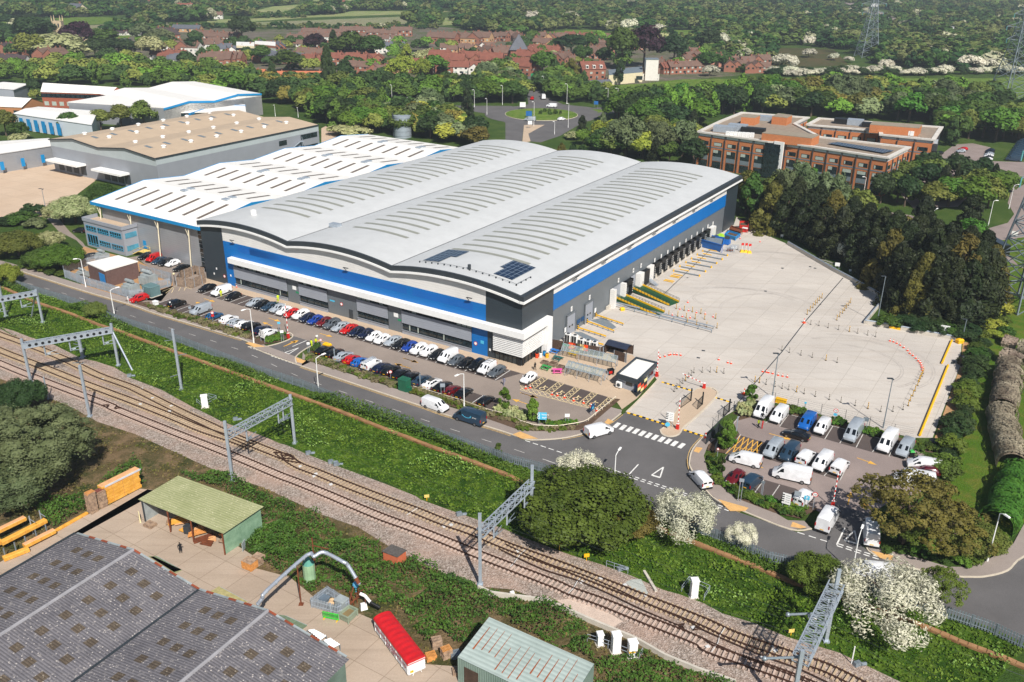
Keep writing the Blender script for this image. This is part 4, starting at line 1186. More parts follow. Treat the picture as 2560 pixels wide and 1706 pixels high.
ds={'hatchback':dict(L=4.1,st=[(2.05,.60,.32,.55,.62,.50),(1.92,.80,.20,.66,.72,.66),(1.0,.87,.18,.90,.97,.76),(.25,.88,.18,.93,1.43,.60),(-1.0,.88,.18,.95,1.46,.60),(-1.5,.87,.2,.95,1.38,.57),(-1.93,.82,.22,.93,1.0,.68),(-2.05,.70,.34,.80,.86,.60)],wb=(1.28,-1.27),wr=.31),'saloon':dict(L=4.6,st=[(2.3,.62,.32,.56,.62,.52),(2.15,.82,.2,.66,.72,.68),(1.05,.89,.18,.88,.95,.78),(.3,.9,.18,.92,1.38,.60),(-.75,.9,.18,.93,1.42,.60),(-1.15,.9,.18,.93,1.36,.58),(-1.75,.88,.2,.95,1.03,.72),(-2.2,.84,.22,.92,.99,.70),(-2.3,.72,.34,.78,.86,.62)],wb=(1.42,-1.37),wr=.32),'estate_car':dict(L=4.6,st=[(2.3,.62,.32,.56,.62,.52),(2.15,.82,.2,.68,.74,.68),(1.1,.89,.18,.90,.97,.78),(.4,.9,.18,.94,1.43,.62),(-1.5,.9,.18,.97,1.45,.62),(-1.85,.89,.2,.97,1.36,.60),(-2.2,.84,.22,.95,1.03,.70),(-2.3,.72,.34,.8,.88,.62)],wb=(1.42,-1.37),wr=.32),'crossover':dict(L=4.45,st=[(2.22,.66,.38,.72,.80,.56),(2.1,.86,.26,.84,.90,.72),(1.15,.92,.24,1.05,1.12,.82),(.5,.93,.24,1.08,1.62,.66),(-1.2,.93,.24,1.10,1.67,.66),(-1.75,.92,.26,1.10,1.56,.62),(-2.12,.87,.28,1.06,1.15,.72),(-2.22,.74,.4,.92,1.0,.64)],wb=(1.36,-1.33),wr=.36),'small_van':dict(L=4.6,st=[(2.3,.70,.34,.72,.80,.6),(2.18,.86,.24,.86,.94,.74),(1.5,.91,.22,1.08,1.16,.82),(.75,.92,.22,1.12,1.78,.74),(.1,.92,.22,1.12,1.84,.78),(-2.15,.92,.22,1.12,1.80,.78),(-2.3,.9,.28,1.1,1.72,.78)],wb=(1.45,-1.45),wr=.33),'panel_van':dict(L=5.1,st=[(2.55,.74,.34,.76,.84,.64),(2.42,.92,.24,.92,1.0,.8),(1.75,.97,.22,1.14,1.24,.86),(.95,.98,.22,1.2,1.88,.80),(.3,.98,.22,1.2,1.96,.84),(-2.4,.98,.22,1.2,1.95,.84),(-2.55,.95,.28,1.18,1.88,.84)],wb=(1.6,-1.6),wr=.34),'large_van':dict(L=5.9,st=[(2.95,.78,.36,.86,.94,.68),(2.82,.98,.26,1.02,1.12,.86),(2.25,1.02,.24,1.28,1.38,.92),(1.5,1.03,.24,1.34,2.28,.82),(.8,1.03,.24,1.34,2.5,.88),(-2.8,1.03,.24,1.34,2.5,.88),(-2.95,1.0,.3,1.3,2.44,.88)],wb=(1.95,-1.75),wr=.36),}
def dN(s):
 x,w,zl,zb,zt,wt=s
 return[(w*.9,zl),(w,zl+.13),(w,zb-.22),(w*.985,zb),(wt,zt-.07),(wt*.86,zt),(0,zt+.03)]
def dX(aq):
 c=ds[aq];st=c['st']
 fL='van' in aq
 fV=[dN(s)for s in st]
 full=[]
 for s,sec in zip(st,fV):
  x=s[0]
  full.append([(x,y,z)for y,z in sec]+[(x,-y,z)for y,z in sec[-2::-1]])
 m=MB();k=len(full[0])
 vs=[p for r in full for p in r]
 fs,mi=[],[]
 for i in aj(len(full)-1):
  for j in aj(k-1):
   fs.append((i*k+j,i*k+j+1,(i+1)*k+j+1,(i+1)*k+j));mi.append(1 if j in(0,k-2)else 0)
  fs.append((i*k+k-1,i*k,(i+1)*k,(i+1)*k+k-1));mi.append(1)
 fs.append(tuple(aj(k-1,-1,-1)));mi.append(0)
 fs.append(tuple((len(full)-1)*k+j for j in aj(k)));mi.append(0)
 m.v=vs;m.f=[list(f)[::-1]for f in fs];m.m=mi
 if fL:
  x0,x1=st[0][0],st[-1][0]
  m.b_(x0-.06,0,.28,.22,st[0][1]*2+.12,.3,0,1);m.b_(x1+.02,0,.26,.2,st[-1][1]*2-.02,.26,0,1)
 a4={'body':m.m_(aq+'_body',32)}
 ic=2;ir=3
 il=max(i for i,s in aZ(st)if s[4]>st[ir][4]-.14)
 def P_(i,t,e,f):
  a=[(1-f)*p+f*q for p,q in zip(full[i][e],full[i][e+1])]
  b=[(1-f)*p+f*q for p,q in zip(full[i+1][e],full[i+1][e+1])]
  return Vector([(1-t)*p+t*q for p,q in zip(a,b)])
 def c6(ae,o=.014):
  ae=[Vector(p)for p in ae]
  n=(ae[1]-ae[0]).cross(ae[2]-ae[0]).normalized()
  c_=sum(ae,Vector())/len(ae)
  if n.dot(c_-ZV(.8))<0:ae=ae[::-1];n=-n
  return[p+n*o for p in ae]
 w=MB()
 q=c6([P_(ic,.08,4,1),P_(ic,.92,4,1),P_(ic,.92,7,0),P_(ic,.08,7,0)])
 w.add(q,[(0,1,2,3)]);a4['windscreen']=w.m_(aq+'_windscreen')
 for sgn in(1,-1):
  w=MB()
  fl=lambda p:V3(p.x,p.y*sgn,p.z)
  if fL:
   q=c6([fl(P_(ic,.35,3,.1)),fl(P_(ir,.55,3,.1)),fl(P_(ir,.45,3,.72)),fl(P_(ir,.0,3,.72)),fl(P_(ic,.75,3,.62))])
   w.add(q,[tuple(aj(5))])
  else:
   q=c6([fl(P_(ic,.45,3,.12)),fl(P_(ir,.45,3,.12)),fl(P_(ir,.45,3,.84)),fl(P_(ic,.93,3,.8))]);w.add(q,[(0,1,2,3)])
   a,b=(ir,.5),(il,.75 if aq!='saloon' else.6)
   q=c6([fl(P_(a[0],a[1],3,.12)),fl(P_(b[0],b[1],3,.14)),fl(P_(il,.05 if aq!='saloon' else.1,3,.82)),fl(P_(a[0],a[1],3,.84))]);w.add(q,[(0,1,2,3)])
  a4['side_window'+('' if sgn>0 else '2')]=w.m_(aq+'_side_window')
 w=MB()
 if fL:
  n_=len(st)-2
  for y in(-.42,.42):
   x=st[-1][0]-.012;z0,z1=st[-1][3]+.08,st[-1][4]-.22 if aq!='large_van' else st[-1][3]+.62
   w.add([(x,y-.3,z0),(x,y+.3,z0),(x,y+.28,z1),(x,y-.28,z1)],[(3,2,1,0)])
  if aq!='small_van':w=None
 else:
  q=c6([P_(il,.1,4,1),P_(il,.85,4,1),P_(il,.85,7,0),P_(il,.1,7,0)]);w.add(q,[(0,1,2,3)])
 if w:a4['rear_window']=w.m_(aq+'_rear_window')
 r=c['wr']
 w=MB();w.t_((0,-.11,0),(0,.11,0),r,n=14);a4['tyre']=w.m_(aq+'_tyre',40)
 w=MB();w.t_((0,-.125,0),(0,.125,0),r*.62,n=10);a4['rim']=w.m_(aq+'_rim',40)
 w=MB();w.b_(0,0,0,.26,.3,.16,0,0,.05,.03);a4['headlight']=w.m_(aq+'_headlight')
 w=MB();w.b_(0,0,0,.1,.16,.5 if fL else.2);a4['tail_light']=w.m_(aq+'_tail_light')
 w=MB();w.b_(0,0,0,.03,.52,.12);a4['plate']=w.m_(aq+'_plate')
 w=MB();w.b_(0,0,0,.12,.2,.16);a4['mirror']=w.m_(aq+'_mirror')
 return a4
db={}
def bs(aq,cw,loc,rz,ad,group=None,bV=None,name=None,full=True,scale=1):
 if aq not in db:db[aq]=dX(aq)
 p=db[aq];c=ds[aq];st=c['st'];pm=P[cw]
 o=ac(name or{'hatchback':'parked_hatchback','saloon':'parked_saloon','estate_car':'parked_estate_car','crossover':'parked_crossover'}.get(aq,aq),ad,bV or('van' if 'van' in aq else 'car'),loc,rz,group)
 if scale!=1:o.scale=(scale,)*3
 link('body',p['body'],[pm,dp],o,perobj=True)
 link('windscreen',p['windscreen'],bi,o)
 for s in('side_window','side_window2'):link('side_window',p[s],bi,o)
 if 'rear_window' in p:link('rear_window',p['rear_window'],bi,o)
 for x in c['wb']:
  for sg in(1,-1):
   w=link('wheel',p['tyre'],bn,o,(x,sg*(st[2][1]-.09),c['wr']))
   if full:link('rim',p['rim'],eZ,w)
 if full:
  x,z=st[1][0]-.1,st[1][4]-.2
  for sg in(1,-1):
   link('headlight',p['headlight'],eD,o,(x+.05,sg*(st[1][1]-.2),z))
   e=st[-2]
   link('tail_light',p['tail_light'],eo,o,(e[0]-.05 if 'van' not in aq else st[-1][0]-.0,sg*(e[1]-.07),(e[3]-.28)if 'van' not in aq else e[3]-.3))
   link('mirror',p['mirror'],pm if 'van' not in aq else dp,o,(st[2][0]-.35,sg*(st[2][1]+.06),st[2][3]+.02),perobj=True)
  link('front_plate',p['plate'],fk,o,(st[0][0]+.012,0,.42),perobj=True)
  link('rear_plate',p['plate'],eg,o,(st[-1][0]-.012,0,.62),perobj=True)
 return o
CN=dict(black='black',white='white',silver='silver',grey='grey',red='bright red',darkred='dark red',navy='navy',blue='blue',teal='teal blue',maroon='maroon',brightblue='bright blue',slate='slate blue',yellow='yellow',green='green',lightgrey='pale grey')
KN={'hatchback':'hatchback','saloon':'saloon','estate_car':'estate car','crossover':'crossover','small_van':'small van','panel_van':'panel van','large_van':'large van'}
def nm(c):
 return CN[c[1]]+' '+KN[c[0]]
H_,S_,E_,X_,V_,N_,B_='hatchback','saloon','estate_car','crossover','small_van','panel_van','large_van'
e8=[(0,S_,'black'),(2,N_,'white'),(4,H_,'black'),(7,S_,'silver'),(8,H_,'black'),(9,S_,'slate'),(10,H_,'silver'),(11,H_,'white'),(12,H_,'red'),(13,X_,'white'),(14,H_,'navy'),(15,H_,'blue'),(16,H_,'darkred'),(17,X_,'grey'),(18,S_,'silver'),(19,S_,'red'),(20,H_,'navy'),(21,H_,'navy'),(22,H_,'white'),(23,H_,'white'),(24,S_,'silver'),(25,S_,'black'),(26,H_,'blue'),(27,X_,'white'),(28,X_,'white'),(29,H_,'black'),(30,N_,'white'),(31,H_,'grey'),(32,H_,'black'),(33,X_,'black'),(34,V_,'white'),(35,E_,'grey')]
def row(dR,e7,group,aP):
 for i,(k,kd,bS)in aZ(dR):
  a=nm(dR[i-1][1:])if i else 'the end'
  b=nm(dR[i+1][1:])if i<len(dR)-1 else 'the far end'
  aL='%s %s between %s and %s %s'%(CN[bS],KN[kd],a,b,aP)
  if aL in cr or len(aL.split())>16:
   aL='%s %s, %s from the left in the row %s'%(CN[bS],KN[kd],bE(i+1),aP)
  p,rz=e7(k,kd)
  bs(kd,bS,p,rz,aL,group)
DN=bq(-AV)
row(e8,lambda k,kd:(U(87.25-2.405*(k+.5),-8.25+ds[kd]['L']/2+RN.uniform(-.1,.3),.062),DN+RN.uniform(-.025,.025)),'cars parked along the depot front','along the depot wall')
ff=[('w1',415,535,X_,'black',1),('w1',745,640,N_,'silver',0),('w1',975,710,H_,'teal',1),('w1',1190,770,X_,'white',1),('w1',1285,810,H_,'silver',1),('w1',1390,845,S_,'white',1),('w1',1500,880,X_,'black',1),('w1',1650,925,S_,'navy',1),('w1',1765,960,H_,'white',1)]
fz='cars parked in the rear row left of the barrier'
for i,(w_,x,y,kd,bS,bN)in aZ(ff):
 u,v=uv(g(w_,x,y))
 aL='%s %s %s in the rear row along the road, %s from its left end'%(CN[bS],KN[kd],'tail out' if bN else 'nose out',bE(i+1))
 bs(kd,bS,U(u,-19.0+ds[kd]['L']/2,.062),(DN+PI if bN else DN)+RN.uniform(-.03,.03),aL,fz)
bB=[('w2',690,880,S_,'black'),('w2',860,915,E_,'black'),('w2',980,960,S_,'silver'),('w2',1110,1005,H_,'red'),('w2',1230,1045,H_,'brightblue'),('w2',1370,1105,V_,'white'),('w2',1530,1140,E_,'navy'),('w2',1670,1190,X_,'black'),('w2',1810,1235,S_,'black'),('w3',330,910,S_,'black'),('w3',455,985,S_,'slate'),('w3',600,1040,S_,'white'),('w3',760,1085,S_,'black'),('w3',915,1135,H_,'darkred'),('w3',1060,1190,S_,'black'),('w3',1420,1285,H_,'black')]
TL='in the planted rear row beside the road'
for i,(w_,x,y,kd,bS)in aZ(bB):
 u,v=uv(g(w_,x,y))
 dk={3:'with white roof',5:'with ladders on its roof',11:'with black glass roof',13:'with black roof'}.get(i,'')
 a=nm((bB[i-1][3],bB[i-1][4]))if i else 'entrance kerb'
 b=nm((bB[i+1][3],bB[i+1][4]))if i<len(bB)-1 else 'empty bays'
 aL=('%s %s %s between %s and %s, %s'%(CN[bS],KN[kd],dk,a,b,'rear row by road')).replace('  ',' ')
 if aL in cr or len(aL.split())>16:aL='%s %s, %s car from the entrance in the planted rear row'%(CN[bS],KN[kd],bE(i+1))
 c=bs(kd,bS,U(u,-19.4+ds[kd]['L']/2,.062),DN+PI+RN.uniform(-.03,.03),aL,'cars parked in the rear row by the road')
 if i==5:
  m=MB()
  for y in(-.5,-.1,.35):m.b_(-.7,y,1.9,3.3,.1,.1)
  for xx in(-2,-.7,.5):m.b_(xx,0,1.86,.06,1.5,.05)
  m.u_('roof_rack',ag,c)
 if i==11:
  MB().b_(-.25,0,1.435,1.5,1.05,.02).u_('glass_roof',bi,c)
for c in sc.objects:
 if c.get('label','').startswith('white small van between black crossover'):
  m=MB()
  for xx in(-2,-1,0):m.b_(xx,0,1.86,.07,1.5,.05)
  for y in(-.7,.7):m.b_(-1,y,1.9,2.4,.05,.05)
  m.u_('roof_rack',ak,c)
def aN(aq,cw,eE,bN,ad,group=None,**kw):
 """vehicle on the line between two surveyed ground points under its nose and tail"""
 a,b=Vector(eE),Vector(bN)
 d=(a-b);d.z=0
 c=(a+b)/2
 return bs(aq,cw,V3(c.x,c.y,.06),bq(d),ad,group,**kw)
aN(N_,'white',g('w3',920,1370),g('w3',600,1255),'white panel van driving on the road ahead of the dark blue delivery van',None,name='panel_van')
pv=aN(B_,'slate',g('w3',1075,1440),g('w3',1445,1560),'dark blue delivery van with a pale blue curved smile logo on its side',None,name='delivery_van')
m=MB()
ae=[V3(.9-1.9*t,1.045,1.62-.32*math.sin(PI*t)-.1*t)for t in np.linspace(0,1,9)]
for a,b in zip(ae,ae[1:]):m.e_(a,b,.02,.1)
m.e_(ae[-1],ae[-1]+V3(.28,0,.04),.02,.1);m.e_(ae[-1],ae[-1]+V3(.02,0,.3),.02,.1)
m.u_('smile_logo',aU,pv)
bQ(pv,'side_lettering','prime',.36,pv.location+V3(-1.7,1.045,1.62),(-1,0,0),(0,0,1),ab,extrude=.006)
aN(N_,'white',g('w4',1330,1405),g('w4',985,1500),'white panel van turning out of the depot beside the zebra crossing',None,name='panel_van')
aN(V_,'white',g('22',1660,1235),g('22',1790,1375),'white small van at the kerb below the van park corner',None,name='small_van')
aN(H_,'white',g('w4',65,705),g('w4',190,620),'white hatchback alone in the first bay beside the cream hatching',None)
aN(X_,'red',g('01',1215,1220),g('01',1345,1180),'bright red crossover with black roof parked beside the grey kiosk',None)
for x0,y0,x1,y1,k,bS,e in((1285,825,1380,790,H_,'black','leftmost'),(1360,850,1465,805,V_,'red','second from left'),(1415,868,1510,825,S_,'slate','third from left'),(1470,885,1580,840,E_,'black','fourth from left'),(1535,890,1640,855,H_,'white','rightmost'),(1615,930,1725,900,S_,'black','')):
 aN(k,bS,g('01',x0,y0),g('01',x1,y1),('%s %s, %s of the five by the old warehouse wall'%(CN[bS],KN[k],e))if e else 'black saloon alone below the five cars at the old warehouse wall','cars by the old warehouse wall' if e else None)
aN(S_,'black',g('01',1800,945),g('01',1880,925),'black saloon half hidden behind the slatted wooden bin store')
aN(H_,'black',g('01',700,565),g('01',770,570),'black hatchback under the cream blossom trees by the blue windowed annexe')
aN(H_,'black',g('01',790,815),g('01',865,805),'black hatchback behind the substation fence')
W5=lambda x,y:g('w5',x,y)
VP=[(B_,'white',(455,345),(545,240),'white high roof van next to the two men'),(N_,'white',(610,390),(690,300),'white panel van second from the gate in the top row'),(N_,'brightblue',(890,460),(960,370),'bright blue panel van with dark bonnet'),(V_,'white',(1035,510),(1110,410),'white van with two black roof bars'),(B_,'silver',(1335,580),(1420,460),'silver high roof van beside the bay with nothing either side'),(B_,'white',(1670,675),(1750,565),'white high roof van against the yard fence beside silver van'),(N_,'silver',(1845,730),(1920,620),'silver panel van with black roof bars'),(N_,'silver',(545,735),(640,625),'silver panel van at the left end of the middle row'),(N_,'slate',(700,770),(800,660),'slate blue panel van in the middle row'),(V_,'white',(955,715),(870,800),'white small van tail out beside slate blue van'),(N_,'white',(1030,860),(1120,755),'white panel van nose out in the middle row'),(V_,'white',(1290,800),(1200,900),'white small van tail out at the right end of the middle row'),(N_,'white',(175,745),(470,820),'white panel van parked across the aisle beside yellow hatching'),(B_,'white',(620,900),(930,970),'white high roof van parked across the aisle in the middle of the van park'),(H_,'darkred',(180,995),(270,905),'dark red hatchback in the corner bay of the van park'),(V_,'slate',(440,950),(330,1045),'dark slate small van next to the dark red hatchback'),(V_,'white',(945,1110),(840,1205),'white van with a blue parking sign in front of it'),(N_,'white',(1915,810),(2220,860),'white panel van half behind the tree at the end of the van park'),(H_,'maroon',(2010,880),(2170,900),'maroon hatchback squeezed between two white vans under the tree'),(B_,'white',(1800,960),(2130,1020),'white high roof van mostly hidden behind the tree crown'),(B_,'white',(1175,1300),(1080,1450),'white high roof van leaving the van park under the barrier'),(B_,'white',(1540,1400),(1555,1610),'pale dusty van entering the van park in tree shade'),(S_,'black',(690,495),(955,570),'black saloon parked across the noses of two vans')]
for k,bS,a,b,aL in VP:
 aN(k,bS,W5(*a),W5(*b),aL,'vehicles in the van park')
aN(N_,'white',g('33',760,570),g('33',1130,610),'white van on the road half hidden by the big white blossom bush',None)
for k,bS,w_,a,b,aL in(('hatchback','red','20',(180,925),(190,908),'red car on the far road before the roundabout'),('large_van','white','20',(280,895),(295,925),'white van heading up the road beyond the roundabout'),('panel_van','white','20',(330,985),(395,990),'white van circling the far side of the roundabout'),('panel_van','silver','20',(130,1112),(200,1115),'pale van in front of the roundabout island'),('hatchback','white','20',(485,1102),(425,1112),'white car on the near side of the roundabout')):
 aN(k,bS,g(w_,*a),g(w_,*b),aL,None,full=False,scale=1.1)
OC=[('o2',600,492,635,495,X_,'white','white car on the office paving by the cream blossom'),('o2',650,432,680,425,H_,'silver','silver car parked by the red leafed bush'),('o2',700,437,730,432,S_,'navy','dark car parked under the red leafed bush'),('o2',550,425,585,415,S_,'black','black car against the office wall'),('o2',555,455,585,450,H_,'slate','slate car at the office corner'),('o2',895,275,940,272,H_,'silver','silver car beside a red car in the office drive'),('o2',915,262,950,260,H_,'red','red car in the office drive'),('o2',755,290,785,285,S_,'black','black car under trees behind the offices'),('o2',800,560,850,545,S_,'black','black car in the shade below the cypress'),('o2',850,555,905,540,S_,'black','second black car in the shade below the cypress'),('o2',285,545,305,540,H_,'red','red car seen under the office lamp post')]
for i in aj(6):OC.append(('o2',1065+4*i,335-12*i,1130+3*i,325-12*i,S_,('white','black','white','silver','black','navy')[i],'%s car, %s from the front in the office parking row'%(CN[('white','black','white','silver','black','navy')[i]],bE(i+1))))
for i in aj(9):OC.append(('o2',1235+10*i,328-14*i,1310+8*i,335-14*i,B_,'slate','slate blue delivery van, %s from the front of the far parking rank'%bE(i+1)))
for w_,x0,y0,x1,y1,k,bS,aL in OC:
 aN(k,bS,g(w_,x0,y0),g(w_,x1,y1),aL,'cars at the offices',full=False)
def dC(eE,bN,cab,body,ad,name,h=3.6,bV='lorry',load=None):
 a,b=Vector(eE),Vector(bN)
 d=a-b;d.z=0;l=d.length;c=(a+b)/2
 o=ac(name,ad,bV,V3(c.x,c.y,.05),bq(d))
 MB().b_(l/2-1.1,0,.7,2.2,2.4,2.3,0,0,.1,.1).u_('cab',cab,o)
 MB().b_(l/2+.01,0,1.8,.05,2.1,.9).u_('windscreen',bi,o)
 m=MB();m.b_(-1.3,0,.9,l-2.8,2.5,.3)
 if load is None:m.b_(-1.3,0,1.2,l-2.8,2.5,h-1.2)
 m.u_('trailer',body,o)
 if load is not None:
  for i in aj(4):
   MB().b_(-l/2+1.5+i*(l-5)/3,RN.uniform(-.3,.3),1.2,1.7,1.6,RN.uniform(.9,1.8)).u_('crate_load',load,o)
 for x in(l/2-1.2,-l/2+1.2,-l/2+2.5):
  for y in(-1.1,1.1):
   w=MB().t_((0,-.15,0),(0,.15,0),.5,n=12).u_('wheel',bn,o);w.location=(x,y,.5)
 return o
dC(g('10',1415,948),g('10',1255,940),ab,ak,'white cabbed flatbed lorry with red machinery on the far road','flatbed_lorry',load=bu)
dC(g('10',1345,1000),g('10',1205,985),ab,am('lorry_blue','1f6ea8',.5),'bright blue box lorry queuing before the roundabout','box_lorry',3.9)
dC(g('00',205,1550),g('00',470,1500),P['navy'],ab,'white tanker lorry with dark cab beside the beige yard','tanker_lorry',3.4)
a,b=g('31',2010,700),g('31',2140,775)
o=ac('coach','black coach on the lane behind the dark conifers','coach',(a+b)/2,bq(a-b))
MB().b_(0,0,.4,11,2.5,2.9,0,0,.15,.12).u_('body',P['black'],o,30)
MB().b_(0,0,1.6,10.2,2.44,1.1).u_('side_window',bi,o)
MB().b_(-5.45,0,.5,.06,1.2,.2).u_('rear_plate',eg,o)
for x in(3.6,-3.2):
 for y in(-1.1,1.1):
  w=MB().t_((0,-.15,0),(0,.15,0),.5,n=12).u_('wheel',bn,o);w.location=(x,y,.5)
for i,(x,y)in aZ(((1085,160),(1110,175),(1150,215),(1205,250),(1280,285))):
 p=g('30',x,y);bs('hatchback' if i else 'large_van',('white','white','silver','white','darkred')[i],p+ZV(.52),1.2+.1*i,'distant %s %s on the dual carriageway, %s from the top'%(('white','white','silver','white','dark red')[i],'car' if i else 'van',bE(i+1)),'traffic on the dual carriageway',full=False,scale=1.6 if i else 2.2)
ei=am('concrete_sleeper_warm','b09b80',.9,var=.2,scale=1.5)
fp=am('concrete_sleeper_pale','b8a396',.9,var=.15,scale=1.5)
da=am('rail_steel_rusty','4a3328',.6,.3,var=.2,scale=1)
def c7(ad,cl,sl,z=.06,d3=1.5,i0=0):
 cl=ah([V3(p.x,p.y,0)for p in cl],5)
 o=ac('railway_track',ad,'railway track',V3(cl[len(cl)//2].x,cl[len(cl)//2].y,0))
 for sg in(1,-1):
  m=MB();m.r_(cl,.09,z+.2,off=sg*d3/2,dz=.15);m.r_(cl,.17,z+.16,off=sg*d3/2,dz=.05)
  aa(o,'rail',m,da)
 pos=aQ(cl,.66)
 pos.sort(key=lambda t:t[0].y)
 cW=MB();aI=None
 for i,(p,d)in aZ(pos):
  if i<100:
   if aI is None:
    mb_=MB();mb_.b_(0,0,0,2.5,.27,.16,0,0,.0,.04);aI=mb_.m_('sleeper')
   s_=link('sleeper',aI,sl,o,V3(p.x-o.location.x,p.y-o.location.y,z+.02),bq(d)+PI/2)
  else:
   cW.b_(p.x,p.y,z+.02,2.5,.27,.16,bq(d)+PI/2)
 if cW.v:
  r=aa(o,'sleepers',cW,sl);r['kind']='stuff'
 return o
UP=L('t1:-1200,-330 -500,-70 0,165 400,310 830,470 1200,620 1500,760 1900,950 2353,1110; t2:320,325 910,620 1220,765 1650,965 1990,1110 2353,1290; t3:280,430 680,600 980,715 1400,890 2030,1130 2353,1245; t4:700,430 1100,565 1660,795 2353,1045; t5:600,597 1500,952 2353,1285; t6:480,490 980,665 1345,800; s:2330,1800')
c7('upper railway track beside the green embankment',aT(UP,-.78),ei)
LOW=L('t1:-1200,80 -500,340 0,560 450,735 900,910 1500,1150 2353,1470; t2:700,760 1150,950 1560,1090 1870,1205')
c7('middle railway track joining the upper one at the points',aT(LOW,.78),ei)
T3=L('t1:-1200,230 -500,480 0,690 420,865 900,1050 1570,1300 2100,1500; t2:0,600 800,920 1570,1220 2353,1550; t3:640,835 1050,1000 1850,1335 2353,1515; t4:760,720 1160,885 1680,1085 2353,1345; t5:420,842 900,1010 1480,1245 2300,1570; t6:270,595 640,725 1100,895; s:2160,1775')
c7('lower railway track nearest the timber yard',aT(T3,-.78),fp)
X=L('t4:1500,830; t5:0,530 500,690 980,890 1480,1130 2100,1400; t6:110,470 640,705 1000,840; s:2100,1740')
o=ac('crossover_track','crossover rails cutting between the two tracks at lower right','railway track',V3(X[3].x,X[3].y,0))
for sg in(1,-1):
 aa(o,'rail',MB().r_(ah(X,4),.09,.27,off=sg*.7,dz=.14),da)
wl=MB()
for w_,x,y in(('t2',320,318),('t2',480,455),('t2',300,545),('t2',755,575),('t2',730,650),('t1',1885,1030),('t3',650,640),('t3',880,750),('t3',855,785),('t4',750,500),('t4',650,525),('t5',835,700),('t5',550,755),('t5',1500,955),('t5',1190,795),('t6',690,695),('t6',800,640),('t6',230,605),('t6',110,445),('t4',1735,885),('t3',1100,905)):
 p=g(w_,x,y);wl.b_(p.x,p.y,.1,.5,.4,.16,.5)
for s in('t4:1620,1100 1680,1040 1740,950 1840,850','t5:340,920 430,830 480,740 530,680','t6:265,640 320,560 335,500 380,430','t6:760,570 790,600 740,660','t4:100,340 270,230'):
 wl.h_(L(s,.25),.05,5)
av('trackside_fittings',wl,am('white_track_fittings','c9c9c8',.6));sc.objects['trackside_fittings']['kind']='stuff'
def e6(m,b,h,w=.42):
 m.e_(b,b+ZV(h),w,w*.8,up=(0,1,0));m.b_(b.x,b.y,0,w*1.8,w*1.8,.25)
def dM(m,a,b,w,d,n,plate=False):
 """box truss between a and b (its lower chord level), w wide, d deep"""
 dr=(b-a).normalized();s=V3(-dr.y,dr.x,0);up=ZV(1)
 c=[(s*(i*w/2)+up*j)for i in(-1,1)for j in(0,d)]
 for q in c:m.e_(a+q,b+q,.13)
 for k in aj(n):
  p,q=a.lerp(b,k/n),a.lerp(b,(k+1)/n)
  for i in(-1,1):
   e0,e1=(0,d)if k%2 else(d,0)
   if not plate:m.e_(p+s*(i*w/2)+up*e0,q+s*(i*w/2)+up*e1,.07)
  for j in(0,d):
   e=1 if k%2 else-1
   m.e_(p+s*(e*w/2)+up*j,q-s*(e*w/2)+up*j,.07)
   m.e_(p-s*(w/2)+up*j,p+s*(w/2)+up*j,.07)
def bM(ad,bl,br,hl,hr,zb,w,d,n,fd,plate=False,dj=None,reg=True):
 o=ac('overhead_line_gantry',ad,'gantry',((bl+br)/2),0,'railway overhead line gantries')
 for b,h in((bl,hl),(br,hr)):
  m=MB();e6(m,b,h);aa(o,'mast',m,ag)
 a,b=V3(bl.x,bl.y,zb),V3(br.x,br.y,zb)
 m=MB();dM(m,a,b,w,d,n,plate);t=aa(o,'beam',m,ag)
 if plate:
  dr=(b-a).normalized();s=V3(-dr.y,dr.x,0)
  m=MB()
  for e in(-1,1):m.e_(a+s*(e*w/2)+ZV(d/2),b+s*(e*w/2)+ZV(d/2),.05,d*.95)
  aa(o,'side_plate',m,ag)
  m=MB();k=int((b-a).length/1.05)
  for i in aj(1,k):
   c=a.lerp(b,i/k)+ZV(d/2)
   for e in(-1,1):m.t_(c+s*(e*(w/2+.03)),c+s*(e*(w/2+.05)),d*.3,n=10)
  aa(o,'beam_hole',m,af)
 dr=(b-a).normalized();al=V3(dr.y,-dr.x,0)
 for t_ in fd:
  p=a.lerp(b,t_)
  r=aa(o,'drop_post',MB().e_(p+ZV(d),p-ZV(2.3),.2,.2,up=(0,1,0)),ag)
  m=MB();q=p-ZV(1.9);m.t_(q,q+dr*2.+ZV(.35),.05,n=6);m.t_(q-ZV(.3),q+dr*2.3-ZV(.5),.05,n=6);m.t_(q+dr*.3+ZV(-.15),q+dr*.9+ZV(-.1),.12,n=6)
  aa(o,'cantilever_arm',m,ai,under=r)
 if dj:
  aa(o,'raking_strut',MB().t_(dj[0],dj[1],.17,n=8),ag)
 return o
def bo(b,w_,x,y):return bO(b,w_,x,y)
dU=g('01',395,1395);fP=bo(dU,'01',345,1085);f6=g('s',-110,850)
bM('pale steel gantry with round holed beam cut by the left picture edge',f6,dU,fP+1,fP,fP-1.3,.9,.9,18,(.5,.8),True,(g('01',290,1345)+ZV(0),V3(dU.x-.4,dU.y,fP-1.2)))
br=g('t1',2180,770);hr=bo(br,'t1',2040,-10);bl=g('s',78,957);zl=bo(br,'t1',2100,130)
bM('pale steel gantry with round holed beam over all three tracks',bl,br,hr,hr,zl-.2,1.0,.95,18,(.22,.5,.88),True,(g('02',1215,270),V3(br.x,br.y,zl)))
bl=g('02',2135,1282);hl=bo(bl,'t2',1560,780);br=g('12',358,940);hr=bo(br,'12',318,490);zb=bo(bl,'02',2100,890)
bM('lattice gantry in the middle of the railway beside the brown cable route',bl,br,hl,hr,zb,.9,1.0,16,(.28,.78,.86))
